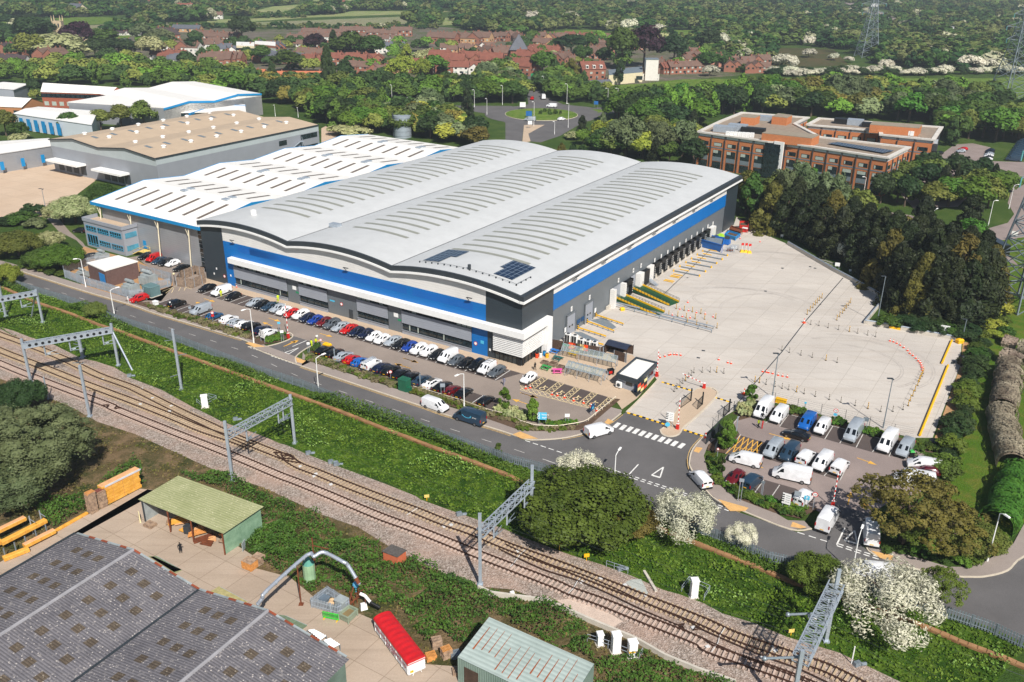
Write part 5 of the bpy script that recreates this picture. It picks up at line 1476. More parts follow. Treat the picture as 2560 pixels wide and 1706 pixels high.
bl=g('t4',1180,1370);hl=bo(bl,'t4',1140,318);br=g('t4',1925,590);hr=bo(br,'22',170,1140);zb=bo(bl,'t4',1145,660)
bM('lattice gantry left of the large green bush',bl,br,hl,hr,zb,.9,1.0,16,(.25,.5,.85))
br=g('33',530,1190);hr=bo(br,'33',600,515);bl=g('s',1975,1800);zb=bo(br,'33',600,700)
o=bM('wide lattice gantry nearest the viewer at lower right',bl,br,hr-1,hr,zb,1.7,.9,18,(.4,.75))
m=MB()
dr=(br-bl).normalized()
for t_,e in((.62,1),(.05,1)):
 p=bl.lerp(br,t_)+ZV(zb+.3);q=p+V3(-3.8,0.4,-.6)
 m.t_(p,q,.14,n=8);m.o_((q.x,q.y,q.z),.28,nu=10,nv=6)
aa(o,'outrigger_arm',m,ai)
m=MB()
for dx in(0,.2):
 p=bl.lerp(br,.62+dx*.0)+V3(-.9,.2+1.7*dx*2,zb-.4-3*dx);m.o_((p.x,p.y,p.z),.42,.42,.3,12,8)
aa(o,'counterweight_drum',m,ab)
def cV(name,ad,b,h,w=.4,e4=None,bV='mast',group=None):
 o=ac(name,ad,bV,b,0,group)
 m=MB();e6(m,b,h,w);aa(o,'post',m,ag)
 if e4:
  m=MB()
  for z,q in e4:m.e_(b+ZV(z),b+V3(q[0],q[1],z+q[2]),.1)
  aa(o,'arm',m,ai)
 return o
GM='single overhead line masts'
b=g('02',825,695);cV('overhead_line_mast','lone pale mast among the tracks right of the willow',b,bo(b,'02',752,220),.42,[(10.5,(-1.2,.3,-.2)),(10.2,(.8,.2,.2))],group=GM)
b=g('02',1668,445);cV('overhead_line_mast','lone pale mast standing on the embankment by the road',b,bo(b,'01',1590,1455),.42,[(10.2,(-2,.5,-.5)),(7,(2.0,-.3,.5)),(3.2,(-1.6,-.4,-.4))],group=GM)
b=g('01',55,1340);cV('overhead_line_mast','pale mast crossing in front of the leftmost gantry beam',b,bo(b,'01',0,985),.42,None,group=GM)
b=g('t1',1520,625);cV('overhead_line_mast','short mast behind the holed beam gantry',b,bo(b,'t1',1385,205),.5,[(3.5,(-1.6,0,.4)),(2.8,(-1.4,.2,.2))],group=GM)
b=g('t1',890,1390);cV('leaning_white_post','thin white post at the edge of the willow by the tracks',b,4.6,.18)
w_=MB()
for ln,z in((aT(UP,-.78),5.2),(aT(UP,-.78),6.4),(aT(LOW,.78),5.2),(aT(T3,-.78),5.2),(aT(T3,-.78),6.4)):
 P_=[V3(p.x,p.y,z)for p in ah(ln,2)]
 w_.h_(P_,.014,4)
w_.h_(L('t3:1180,130 2353,520; t4:2000,100; t5:1180,30 2353,450; t6:560,5 1100,190; 33:600,860 2353,1510'),.03,4)
o=w_.u_('overhead_wires',ak);bP(o,'thin overhead wires strung along the railway tracks','wires')
def ba(name,ad,b,h,w,d,rz,mm=ab,roof=True,band=False,group=None):
 o=ac(name,ad,'equipment cabinet',b,0,group)
 c=aa(o,'case',MB().b_(b.x,b.y,.1,w,d,h,rz),mm)
 aa(o,'lid',MB().b_(b.x,b.y,h+.1,w+.18,d+.18,.12,rz,0,.05,.05),mm)
 aa(o,'plinth',MB().b_(b.x,b.y,0,w+.3,d+.3,.1,rz),a5)
 if band:aa(o,'yellow_band',MB().b_(b.x,b.y,h*.42,w+.03,d+.03,.22,rz),aD)
 return o
def bH(ad,ae,h=1.1,group=None,name='handrail',bV='railing',mm=ag,posts=None,fg=2,r=.035):
 ae=[Vector(p)for p in ae]
 o=ac(name,ad,bV,ae[0],0,group)
 m=MB()
 for k in aj(fg):
  z=h-k*h*.45
  m.h_([p+ZV(z)for p in ae],r,6)
 aa(o,'rail',m,mm)
 P_=aQ(ae,posts)if posts else[(p,None)for p in ae]
 for p,d in P_:
  aa(o,'post',MB().t_(p,p+ZV(h),r*1.1,n=6),mm)
 return o
CG='white lineside cabinets'
ba('equipment_cabinet','white cabinet alone on the bank near the middle gantry',g('02',1885,610),2.3,1.1,.7,.3,group=CG)
ba('equipment_cabinet','white cabinet in a railed pen left of the blossom bush',g('23',1665,780),2.6,.9,.8,.1,group=CG)
ba('equipment_cabinet','squat white cabinet leftmost of the railed row of three',g('23',805,1220),1.6,.7,.7,.2,group=CG)
ba('equipment_cabinet','tall white cabinet in the middle of the railed row of three',g('23',950,1285),2.6,1.0,.8,.2,group=CG)
ba('equipment_cabinet','white cabinet with yellow band in the railed row of three',g('23',1100,1330),2.2,1.0,.8,.2,band=True,group=CG)
bH('steel railing round the white cabinet near the middle gantry',L('02:1810,580 1860,620 1990,550 1920,530'),1.1)
bH('steel railing round the white cabinet left of the blossom bush',L('23:1555,745 1620,660 1810,745 1760,825'),1.2)
bH('steel railing along the row of three white cabinets',L('23:690,1195 880,1255 1165,1370 1195,1320'),1.2)
bH('steel railing beside the tilted signal box on the ballast',L('t5:915,520 1030,560 1230,620'),1.1)
for w_,x,y,aL,yy in(('23',435,350,'square yellow marker board on a post beside the ballast',1.4),('23',683,450,'small yellow marker on a post beside the ballast',.9),('t4',395,130,'cream lineside marker post above the second gantry',.8),('33',208,1140,'small cream marker post left of the big gantry mast',.8)):
 b=g(w_,x,y);o=ac('lineside_marker',aL,'marker',b)
 aa(o,'post',MB().t_(b,b+ZV(yy),.05,n=6),aD)
 aa(o,'board',MB().b_(b.x,b.y,yy*.7,.75,.1,yy*.6,.2),aD if w_=='23' else am('cream_marker','d9c06a',.6))
for w_,x,y,aL in(('t2',140,130,'small ground signal heads on the upper ballast shoulder'),('t3',770,445,'small white topped ground signal by the embankment'),('t3',1100,575,'grey lineside box on a post by the embankment'),('t3',1180,610,'dark point machine on the ballast shoulder'),('t4',870,345,'grey point machine at the ballast edge'),('t5',1120,560,'cluster of point machines behind the short railing'),('t2',1700,770,'pair of grey relay drums above the third gantry'),('33',815,1410,'dark lineside box below the big gantry')):
 b=g(w_,x,y);m=MB();m.b_(0,0,0,.9,.6,.55,.4,0,.06,.06);m.t_((.5,0,.2),(1.1,.1,.2),.22,n=8)
 o=m.u_('ground_signal' if 'signal' in aL else 'point_machine',ai,loc=b);bP(o,aL,'rail equipment')
b=g('23',1265,645);m=MB();m.b_(0,0,.05,4.2,.35,.3,bq(g('23',1290,645)-g('23',1230,545)));bP(m.u_('loose_sleeper',a5,loc=b),'loose concrete sleeper lying on the grass beside the ballast','sleeper')
b=g('13',2350,760);m=MB();m.b_(0,0,0,.7,.5,.5,.4,0,.1,.1);bP(m.u_('white_sack',ab,loc=b),'white sack lying in the scrub under the second gantry','sack')
b=g('33',765,1395);m=MB();m.t_((0,0,0),(0,0,2.6),.07,n=6);bP(m.u_('white_marker_post',ab,loc=b),'thin white post on the grass right of the big gantry','post')
CR=L('01:-250,980 60,1095 330,1215 620,1310 900,1420 1100,1480 1320,1566; 12:0,375 240,460 470,545 760,650 1050,765 1380,890 1600,975 2050,1140 2350,1260; 22:300,1420 1100,1640; 23:1690,300 2050,440 2353,560; 33:0,560 230,660 450,720; 33:1380,1045 1750,1200 2353,1435; s:2640,1720')
o=ac('cable_trough_route','orange brown cable trough running along the railway bank','cable route',CR[8])
aa(o,'trough',MB().r_(ah(CR,3),.75,.02,dz=.3),am('terracotta_trough','8a5a38',.9,var=.35,scale=.8,c2='9c7a54'))
m=MB()
for p,d in aQ(ah(CR,3),1.05):m.b_(p.x+RN.uniform(-.08,.08),p.y,.32,.9,.62,.08,bq(d)+RN.uniform(-.05,.05))
aa(o,'lids',m,am('trough_lid','94704e',.9,var=.3,scale=.5))['kind']='stuff'
m=MB();KW=L('t4:1150,1440 1350,1530; 23:330,840 700,1010 1130,1190 1400,1345 1700,1470 2050,1590');m.r_(KW,.3,0,dz=.7);bP(m.u_('retaining_wall',a5),'low sleeper retaining wall below the lower track','wall')
def bb(ad,ae,h=1.9,ce=.32,mm=ai,name='palisade_fence'):
 ae=[Vector(p)for p in ae]
 o=ac(name,ad,'fence',ae[len(ae)//2])
 m=MB()
 for p,d in aQ(ae,ce):m.b_(p.x,p.y,.1,ce*.62,.035,h-.1+RN.uniform(-.03,.03),bq(d))
 aa(o,'pales',m,mm)['kind']='stuff'
 m=MB()
 for z in(.45,h-.4):m.h_([p+ZV(z)for p in ae],.04,4)
 aa(o,'rail',m,mm)
 for k,(p,d)in aZ(aQ(ae,max(2.75,sum((b-a).length for a,b in zip(ae,ae[1:]))/95))):
  aa(o,'post',MB().b_(p.x,p.y,0,.12,.12,h,bq(d)),mm)
 return o
bb('long grey palisade fence between the road and the railway bank',du,1.9,.34)
def ap(ad,b,fw,cg,group='street lamps along the road',wh=ab):
 z=bO(b,*fw)
 q=g(cg[0],cg[1],cg[2],z+.1);d=q-b;d.z=0
 ln=min(2.6,d.length);d.normalize()
 o=ac('street_lamp',ad,'street lamp',b,0,group)
 aa(o,'column',MB().t_(b,b+ZV(1.3),.14,n=8).t_(b+ZV(1.3),b+ZV(z),.1,.07,n=8),wh)
 aa(o,'arm',MB().t_(b+ZV(z),b+d*(ln*.45)+ZV(z+.25),.06,n=6).t_(b+d*(ln*.45)+ZV(z+.25),b+d*ln+ZV(z+.3),.055,n=6),wh)
 m=MB();e=b+d*ln+ZV(z+.25);m.b_(e.x,e.y,e.z,.95,.34,.16,bq(d),0,.1,.05);aa(o,'lantern',m,ab)
 return o
ap('street lamp at the road by the substation fence',g('01',790,1072),('01',745,815),('01',690,818))
ap('street lamp beside the round pavement shrub by the palisade',g('01',1055,1345),('01',1018,1100),('01',1080,1080))
ap('street lamp at the left kerb of the side entrance',g('w1',1617,1055),('w1',1558,550),('w1',1460,575))
ap('street lamp at the palisade opposite the parked rear row',g('w2',690,1440),('w2',655,920),('w2',760,870))
ap('street lamp behind the dark blue delivery van',g('w3',1180,1320),('w3',1158,795),('w3',1070,830))
ap('street lamp rising from the green bush at the road',g('22',938,1290),('22',945,1050),('22',990,998))
ap('street lamp above the big white blossom bush',g('33',770,560),('33',815,240),('33',872,125))
ap('street lamp on the grass corner at the far right',g('33',2010,460),('33',2090,5),('33',2190,50))
LG='office lane lamps'
ap('lamp on the lane verge at the island',g('31',2020,505),('31',2058,280),('31',2100,280),LG)
ap('lamp by the lane beyond the island',g('31',2210,350),('31',2245,135),('31',2305,133),LG)
ap('lamp in the dark conifers by the lane',g('31',1490,540),('31',1505,370),('31',1560,350),LG)
ap('lamp in front of the office bays',g('31',875,230),('31',888,65),('31',878,62),LG)
FL='tall lamps at the roundabout'
for i,(w_,x,y,x1,y1,aL)in aZ((('20',68,785,65,672,'on the left of the far road'),('20',287,850,288,705,'right of the far road'),('20',503,955,503,775,'right of the roundabout sign'),('20',200,1160,200,940,'in front of the roundabout island'),('20',515,1175,515,955,'on the near splitter verge'),('20',390,1235,392,1122,'lowest by the near road'),('20',875,1005,875,815,'right of the roundabout'),('20',966,970,966,815,'second right of the roundabout'),('20',1258,905,1260,805,'third right of the roundabout'),('20',1404,915,1408,828,'farthest right of the roundabout'),('10',1250,945,1245,785,'by the flatbed lorry'),('10',1815,920,1815,815,'over the roundabout approach'),('10',2005,985,2003,830,'nearer on the roundabout approach'),('10',2262,965,2262,790,'left of the far road'),('10',2120,1055,2120,910,'on the approach island'),('00',770,650,768,585,'over the tree belt at far left'),('00',1325,745,1318,610,'over the tree belt left of centre'),('00',1850,740,1845,640,'over the tree belt by the dark hedge'),('10',178,1070,175,970,'behind the beige roof'),('10',388,1080,388,995,'right behind the beige roof'))):
 b=g(w_,x,y);ap('tall lamp '+aL,b,(w_,x1,y1),(w_,x1-10,y1),FL)
YG='yard flood lamps on tall columns'
def be(ad,b,tp):
 z=bO(b,*tp)
 o=ac('yard_flood_lamp',ad,'flood lamp',b,0,YG)
 aa(o,'column',MB().t_(b,b+ZV(1.2),.14,n=8).t_(b+ZV(1.2),b+ZV(z),.1,.07,n=8),ai)
 aa(o,'lantern',MB().b_(b.x-.5,b.y,z-.05,.9,.35,.14).b_(b.x+.1,b.y+.3,z-.3,.35,.7,.14),ak)
be('flood lamp by the mesh fence above the white high roof van',g('32',1055,800),('32',1122,340))
be('flood lamp by the mesh fence above the top row of vans',g('32',38,520),('32',68,110))
be('flood lamp at the notch in the yard wall',g('31',1000,1400),('31',1050,965))
be('flood lamp at the right corner of the yard wall',g('31',1780,1560),('31',1800,1360))
be('slim lamp on the beige yard at far left',g('01',420,350),('01',395,165))
b=g('w1',460,195);o=ac('globe_lamp','short black post with cream globe beside the wooden bin store','lamp',b)
m=MB();z=bO(b,'w1',443,40);m.t_(b,b+ZV(z),.07,n=8);aa(o,'post',m,af)
aa(o,'globe',MB().o_((b.x,b.y,z+.2),.26),am('cream_globe','e2d3a4',.4))
def bU(name,ad,ae,z0,z1,mm,posts=True,th=.06,lines=None,group=None,bV='sign',en=None):
 """flat sign between two ground points"""
 a,b=Vector(ae[0]),Vector(ae[1])
 o=ac(name,ad,bV,(a+b)/2,0,group)
 d=(b-a).normalized();n=V3(d.y,-d.x,0)
 if n.dot(-a)<0:n=-n
 if posts:
  for p in(a+d*.15,b-d*.15):
   aa(o,'post',MB().t_(p,p+ZV(z1-.05),.045,n=6),ag)
 m=MB();aF(m,[a+ZV(z0),b+ZV(z0),b+ZV(z1),a+ZV(z1)],n,th);p_=aa(o,'panel',m,mm)
 return o,p_,(a+b)/2+n*(th+.01),d,n
o,p_,c,d,n=bU('car_park_sign','cyan car park sign on two posts at the rounded car park corner',(g('w4',265,1325),g('w4',390,1330)),1.3,2.7,aU)
dd=d if d.x>0 else-d
bQ(o,'sign_lettering','G',.75,c+ZV(2.32)-dd*.7,dd,(0,0,1),ab,under=p_);bQ(o,'sign_lettering','G',.75,c+ZV(1.68)-dd*.7,dd,(0,0,1),ab,under=p_)
bQ(o,'sign_lettering','Visitors',.42,c+ZV(2.3)+dd*.45,dd,(0,0,1),ab,under=p_);bQ(o,'sign_lettering','Staff',.42,c+ZV(1.7)+dd*.3,dd,(0,0,1),ab,under=p_)
o,p_,c,d,n=bU('white_sign','small blank white sign on a single post beside the cyan sign',(g('w4',655,1310),g('w4',725,1310)),1.6,2.2,ab)
o,p_,c,d,n=bU('navy_sign','dark navy sign with blue square by the disabled bays',(g('w4',1035,1175),g('w4',1090,1130)),.9,2.1,bZ)
m=MB();aF(m,[c-d*.25+ZV(1.1),c+d*.25+ZV(1.1),c+d*.25+ZV(1.55),c-d*.25+ZV(1.55)],n,.02);aa(o,'symbol',m,aU,under=p_)
def bA(ad,a,b,z0,z1,name='information_board'):
 o,p_,c,d,n=bU(name,ad,(a,b),z0,z1,ab)
 dd=d if d.x>0 else-d;h=z1-z0
 for k in aj(4):
  m=MB();z=z1-h*(.2+.2*k)
  aF(m,[c-dd*.75+ZV(z),c-dd*.3+ZV(z),c-dd*.3+ZV(z+h*.09),c-dd*.75+ZV(z+h*.09)],n,.015);aa(o,'vehicle_symbol',m,bW,under=p_)
  m=MB();aF(m,[c-dd*.1+ZV(z),c+dd*.5+ZV(z),c+dd*.5+ZV(z+h*.03),c-dd*.1+ZV(z+h*.03)],n,.015);aa(o,'text_line',m,ai,under=p_)
 return o
bA('white board of vehicle symbols on the gate island',g('w4',2140,1330)+ZV(0),g('w4',2250,1350),1.2,2.9)
bA('white board of vehicle symbols by the van park barrier',g('w5',672,1230),g('w5',755,1255),1.2,3.0)
bA('white board of vehicle symbols by the side entrance',g('w1',1718,1030),g('w1',1785,1060),1.2,2.9)
def ck(ad,b,z,r=.33,mm=bu,en=ab,txt=None,name='round_sign',h=None,plate=None):
 o=ac(name,ad,'sign',b)
 aa(o,'post',MB().t_(b,b+ZV(z+r),.04,n=6),ag)
 n=V3(-b.x,-b.y,0).normalized();c=b+n*.06+ZV(z)
 p_=aa(o,'disc',MB().t_(c,c+n*.03,r,n=18),mm)
 if en:aa(o,'disc_face',MB().t_(c+n*.031,c+n*.045,r*.74,n=18),en,under=p_)
 if txt:bQ(o,'number',txt,r*1.0,c+n*.06,(-n.y,n.x,0),(0,0,1),bW,under=p_,extrude=.005)
 if plate:
  m=MB();q=b+n*.06+ZV(z-r-.35);d=V3(-n.y,n.x,0);aF(m,[q-d*.3-ZV(.25),q+d*.3-ZV(.25),q+d*.3+ZV(.25),q-d*.3+ZV(.25)],n,.03);aa(o,'plate',m,plate)
 return o
ck('red ringed speed sign reading 10 in the planting behind the vans',g('w5',1195,380),2.4,.4,txt='10',plate=aU)
ck('red ringed speed sign reading 10 at the van park exit',g('w5',985,1245),2.9,.42,txt='10')
ck('red ringed speed sign among the rear row shrubs',g('w1',1020,735),2.2,.34,txt='10',plate=bu)
ck('red ringed speed sign behind the black cars of the rear row',g('w2',1748,1240),1.8,.34,txt='10')
ck('red ringed speed sign at the right tip of the side entrance',g('w2',725,770),1.9,.32,txt='10')
ck('blue keep left disc at the tip of the gate island',g('w4',2165,1375),1.0,.42,aU,None)
ck('small red ringed sign on the wall edge in the yard notch',g('31',1115,1420),1.4,.4,txt='10')
ck('small red sign on a post at the van park footway',g('w5',50,720),1.6,.22)
for w_,x,y,z,mm,aL,s in(('w1',690,650,1.8,ag,'grey backed sign beside the silver van',.6),('w1',395,550,1.6,ab,'little white sign beside the black crossover',.35),('w2',925,970,1.7,ai,'narrow sign behind the silver saloon',.25),('w3',535,1030,2.2,ai,'narrow sign behind the white black roofed saloon',.25),('w3',865,1130,2.0,ag,'grey backed wide sign behind the dark red hatchback',.9),('w1',2040,1025,2.0,ab,'white sign on the shrub tip by the barrier',.7),('w1',1995,885,1.9,aU,'pale blue parking sign by the barrier',.6),('w2',545,860,2.2,ab,'white sign on the paved tip of the side entrance',.6),('w2',670,730,2.0,ab,'white sign with blue top at the planted tip',.45),('w5',905,265,1.5,aU,'blue sign plate behind the bright blue van',.4),('w5',1490,460,1.9,ai,'grey double sign between silver and white high roof vans',.9),('w5',485,1095,2.2,ai,'grey backed sign in front of the empty bays',.5),('w5',265,1160,3.6,ag,'tall grey backed sign beside the dark slate van',.7),('w5',910,1240,1.9,aU,'blue parking sign with letter P by the white van',.8),('w5',820,1220,2.2,ag,'small grey sign in front of the white van',1.0),('w5',235,490,2.2,ag,'thin sign post beside the yellow hatching',.2),('31',632,900,.7,ab,'large white sign on the bank behind the yard wall',1.2),('31',752,945,.6,ab,'smaller white sign on the bank behind the yard wall',.7),('31',1035,1380,.8,ab,'white square sign in the yard notch',.8),('31',1610,1520,1.0,ab,'white square sign below the dark conifers',1.9),('31',125,620,.5,ab,'tiny white sign at the far yard edge',.8),('20',215,785,3.0,b9,'green direction sign right of the far road',6),('20',770,1000,2.2,b4,'blue sign at the right splitter island',2.2),('20',98,1005,1.2,ab,'white direction board across the roundabout',3),('20',155,1085,1.0,b4,'blue and white chevron board on the roundabout',3),('20',165,1180,1.8,ab,'white give way triangle board on the paved splitter',2),('10',1410,935,2.5,b4,'blue sign behind the flatbed lorry',2.5),('30',1632,340,6,ab,'large pale sign back in the far woodland',12),('30',2105,450,5,ab,'white sign by the far right carriageway',8),('30',975,95,5,ab,'pale lorry sized sign at the far carriageway',10),('31',2250,645,1.6,ab,'white direction sign on the lane island',1.6)):
 b=g(w_,x,y);n=V3(-b.x,-b.y,0).normalized();d=V3(-n.y,n.x,0)
 hh=min(s*.8,4)if s>.3 else 1.2
 o,p_,c,d_,n_=bU('direction_sign' if s>2 else 'sign_plate',aL,(b-d*s/2,b+d*s/2),z,z+hh,mm,posts=True)
 if 'letter P' in aL:bQ(o,'letter','P',.6,c+ZV(z+hh/2),d if d.x>0 else-d,(0,0,1),ab,under=p_)
def by(ad,b,dO,fN=None,down=None):
 """red and white rising arm barrier; upright unless down gives its end point"""
 o=ac('rising_arm_barrier',ad,'barrier',b)
 aa(o,'cabinet',MB().b_(b.x,b.y,.05,.5,.5,1.15,RZ,0,.04,.04),bu)
 aa(o,'cabinet_top',MB().b_(b.x,b.y,1.2,.42,.42,.08,RZ),ab)
 a=b+ZV(1.1);e=Vector(down)+ZV(1.1)if down is not None else b+ZV(bO(b,*dO))
 m=MB();k=12
 for i in aj(k):
  m.e_(a.lerp(e,i/k),a.lerp(e,(i+1)/k),.13,.1,mi=i%2)
 aa(o,'arm',m,[bu,ab])
by('raised red and white barrier beside the gatehouse',g('w4',2010,600),('w4',2012,200))
by('raised red and white barrier on the gate island tip',g('22',1518,815),('22',1530,520))
by('lowered red and white barrier at the yard end of the gate island',g('22',1762,440),None,down=g('22',1560,345,1.0))
by('raised red and white barrier at the side entrance',g('w1',2125,980),('w1',2060,465))
by('raised red and white barrier at the van park entrance',g('w5',1178,1215),('w5',1210,865))
m=MB();m.p_(L('22:1365,815 1420,770 1640,480 1700,450 1800,430 1880,470 1850,540 1700,690 1580,790 1530,860 1450,880 1380,860'),.045,.17)
av('gate_island',m,ca)
m=MB()
for s in('22:1360,820 1420,770 1640,480 1800,428 1885,472 1850,542 1700,692 1580,792 1530,862 1450,882 1380,862 1360,820','22:1050,655 1130,580 1330,370 1350,310 1300,210'):
 m.r_(ah(L(s),3),.25,.04,dz=.15)
av('island_kerb',m,cq)
for a,b,aL in(('22:1060,660','22:1225,708','across the left entry lane, left half'),('22:1232,712','22:1400,765','across the left entry lane, right half'),('22:1375,378','22:1695,470','beyond the gate on the left lane'),('22:1580,818','22:1755,875','across the right entry lane'),('22:1858,518','22:2020,568','beyond the gate on the right lane')):
 a,b=L(a)[0],L(b)[0];d=b-a;k=max(4,round(d.length/.55))
 m=MB()
 for i in aj(k):
  p,q=a+d*(i/k),a+d*((i+1)/k);c=(p+q)/2
  m.b_(c.x,c.y,.05,(q-p).length,.5,.09,bq(d),i%2,0,.14)
 bP(m.u_('speed_hump',[aD,af]),'black and yellow speed hump '+aL,'speed hump','speed humps at the depot gate')
def er(ad,a,b,h=2.):
 a,b=Vector(a),Vector(b)
 o=ac('mesh_gate',ad,'gate',(a+b)/2,0,'black mesh gates')
 m=MB();up=ZV(1)
 for z in(.2,h):m.e_(a+up*z,b+up*z,.08)
 m.e_(a+up*.2,a+up*h,.08);m.e_(b+up*.2,b+up*h,.08);aa(o,'frame',m,af)
 m=MB();k=16
 for i in aj(1,k):p=a.lerp(b,i/k);m.e_(p+up*.2,p+up*h,.025)
 aa(o,'mesh',m,af)
 aa(o,'post',MB().e_(b,b+up*(h+.7),.22,.22,up=(0,1,0)),af)
er('black mesh gate leaf open on the left side of the gate island',g('22',1550,620),g('22',1640,555))
er('black mesh gate leaf open on the right side of the gate island',g('22',1700,635),g('22',1745,590))
er('black mesh gate leaf open beside the van park fence',g('22',1935,700),g('22',1990,655))
gh=[g('w4',1435,750),g('w4',1715,840),g('w4',1975,590),g('w4',1700,520)]
c=sum(gh,Vector())/4
o=ac('gatehouse','grey flat roofed gatehouse with recessed white roof beside the entry lane','gatehouse',c)
hz=bO(gh[0],'w4',1410,545)
aa(o,'wall',MB().p_(gh,0,hz-.7),bm)
f9=[c+(p-c)*1.07 for p in gh]
aa(o,'parapet',MB().r_(f9+f9[:1],.35,hz-.95,dz=.95),cv)
aa(o,'roof',MB().p_(f9,hz-.5,hz-.3),aK)
for a,b,t0,t1,z0,z1,nm_ in((gh[0],gh[1],.42,.75,1.0,1.9,'window'),(gh[0],gh[1],.86,.99,.05,2.1,'door'),(gh[1],gh[2],.12,.3,.9,2.0,'window'),(gh[1],gh[2],.45,.55,.05,2.0,'door'),(gh[1],gh[2],.62,.9,.9,1.9,'window')):
 d=(b-a);n=V3(d.y,-d.x,0).normalized()
 if n.dot(a-c)<0:n=-n
 m=MB();aF(m,[a+d*t0+ZV(z0),a+d*t1+ZV(z0),a+d*t1+ZV(z1),a+d*t0+ZV(z1)],n,.06);aa(o,nm_,m,aM if nm_=='window' else bZ if t0>.8 else ab)
p=gh[0].lerp(gh[1],.12);n=(gh[0]-gh[3]).normalized();q=p+n*.5
a_=aa(o,'air_conditioner',MB().b_(q.x,q.y,.3,1.1,.45,1.1,bq(gh[1]-gh[0])),ab)
aa(o,'fan',MB().t_(q+n*.23+ZV(.85),q+n*.26+ZV(.85),.36,n=14),ak,under=a_)
a,b=g('w4',1712,905),g('w4',1858,775)
o,p_,cc_,d,n=bU('safety_notice_board','tall hoarding of orange and black safety notices beside the gatehouse',(a,b),.15,2.6,ak,posts=True)
dd=(b-a).normalized();ln=(b-a).length;n=V3(dd.y,-dd.x,0);n=-n if n.dot(-a)<0 else n
for i in aj(3):
 for j in aj(3):
  m=MB();z=2.-.72*j;p=a+dd*(ln*(.04+.32*i))+n*.07
  aF(m,[p+ZV(z-.1),p+dd*ln*.29+ZV(z-.1),p+dd*ln*.29+ZV(z+.5),p+ZV(z+.5)],n,.02)
  aa(o,'notice',m,(bd,bW,am('notice_cream','e6d59a',.5))[(i+2*j)%3],under=p_)
def a8(ad,ae,h0,h1,nb,name='cycle_shelter'):
 """curved clear roof over four ground corners (front pair then back pair)"""
 a,b,c_,d_=[Vector(p)for p in ae]
 o=ac(name,ad,'shelter',(a+b+c_+d_)/4)
 m,f_=MB(),MB();NS=5
 dJ=[(t,h0+(h1-h0)*math.sin(t*PI/2*1.15)/math.sin(PI/2*1.15))for t in[i/NS for i in aj(NS+1)]]
 for(t0,z0),(t1,z1)in zip(dJ,dJ[1:]):
  q=[a.lerp(d_,t0)+ZV(z0),b.lerp(c_,t0)+ZV(z0),b.lerp(c_,t1)+ZV(z1),a.lerp(d_,t1)+ZV(z1)]
  m.add(q,[(0,1,2,3)])
  for i in aj(nb+1):
   f_.e_(q[0].lerp(q[1],i/nb)+ZV(.02),q[3].lerp(q[2],i/nb)+ZV(.02),.09)
 aa(o,'roof_sheet',m,dK,smooth=60)
 for t,z in(dJ[0],dJ[-1]):f_.e_(a.lerp(d_,t)+ZV(z),b.lerp(c_,t)+ZV(z),.1)
 aa(o,'rib',f_,ag)
 for i in aj(0,nb+1,max(1,nb//3)):
  m=MB();p=a.lerp(b,i/nb);q=d_.lerp(c_,i/nb)
  m.t_(q,q+ZV(h1),.06,n=6);m.t_(q+ZV(.1),p+ZV(h0),.05,n=6)if i in(0,nb)else None
  m.t_(p,p+ZV(h0),.05,n=6)
  aa(o,'post',m,ag)
 return o
_t=NT('clear_roof_sheet')
_t.done('9fb0ae',.15,0,.5)
_tr=_t.n('ShaderNodeBsdfTransparent');_tr.inputs[0].default_value=(.9,.93,.92,1)
fR=_t.n('ShaderNodeMixShader');fR.inputs[0].default_value=.58
_t.l(_t.b.outputs[0],fR.inputs[1]);_t.l(_tr.outputs[0],fR.inputs[2]);_t.l(fR.outputs[0],_t.o.inputs['Surface'])
dK=_t.m
a8('long clear roofed cycle shelter in front of the wooden fence',[g('w4',600,320),g('w4',1400,510),g('w4',1430,450),g('w4',640,262)],1.7,2.3,12)
a8('front half of the twin clear roofed cycle shelter',[g('w4',660,590),g('w4',1190,730),g('w4',1250,660),g('w4',720,530)],1.9,2.3,9)
a8('back half of the twin clear roofed cycle shelter',[g('w4',760,495),g('w4',1290,650),g('w4',1235,665),g('w4',700,540)],1.6,2.4,9)
def cE(ad,c,rz):
 o=ac('bicycle',ad,'bicycle',c,rz)
 for x in(-.52,.52):
  m=MB()
  for i in aj(14):
   a,b=2*PI*i/14,2*PI*(i+1)/14;m.t_((x+.33*math.cos(a),0,.34+.33*math.sin(a)),(x+.33*math.cos(b),0,.34+.33*math.sin(b)),.022,n=5)
  m.u_('wheel',bn,o)
 m=MB()
 for a,b in(((-.52,.34),(-.2,.8)),((-.2,.8),(.35,.8)),((.35,.8),(-.05,.34)),((-.05,.34),(-.52,.34)),((-.05,.34),(-.22,.9)),((.35,.8),(.52,.34)),((.35,.8),(.3,1.))):m.t_((a[0],0,a[1]),(b[0],0,b[1]),.022,n=5)
 m.u_('frame',ag,o)
 MB().b_(-.24,0,.9,.25,.12,.06).u_('saddle',af,o)
 MB().t_((.3,-.28,1.0),(.3,.28,1.0),.02,n=5).u_('handlebar',af,o)
cE('silver bicycle parked at the left end of the twin cycle shelter',g('w4',720,580)+ZV(.06),.3)
cE('dark bicycle parked halfway along the twin cycle shelter',g('w4',1060,600)+ZV(.06),.9)
o=ac('smoking_shelter','dark barrel roofed wooden shelter behind the gatehouse','shelter',g('w4',1450,250))
q=[g('w4',1240,265),g('w4',1560,350),g('w4',1660,275),g('w4',1330,190)]
for i in aj(4):
 aa(o,'post',MB().t_(q[i],q[i]+ZV(2.2),.07,n=6),af)
m=MB()
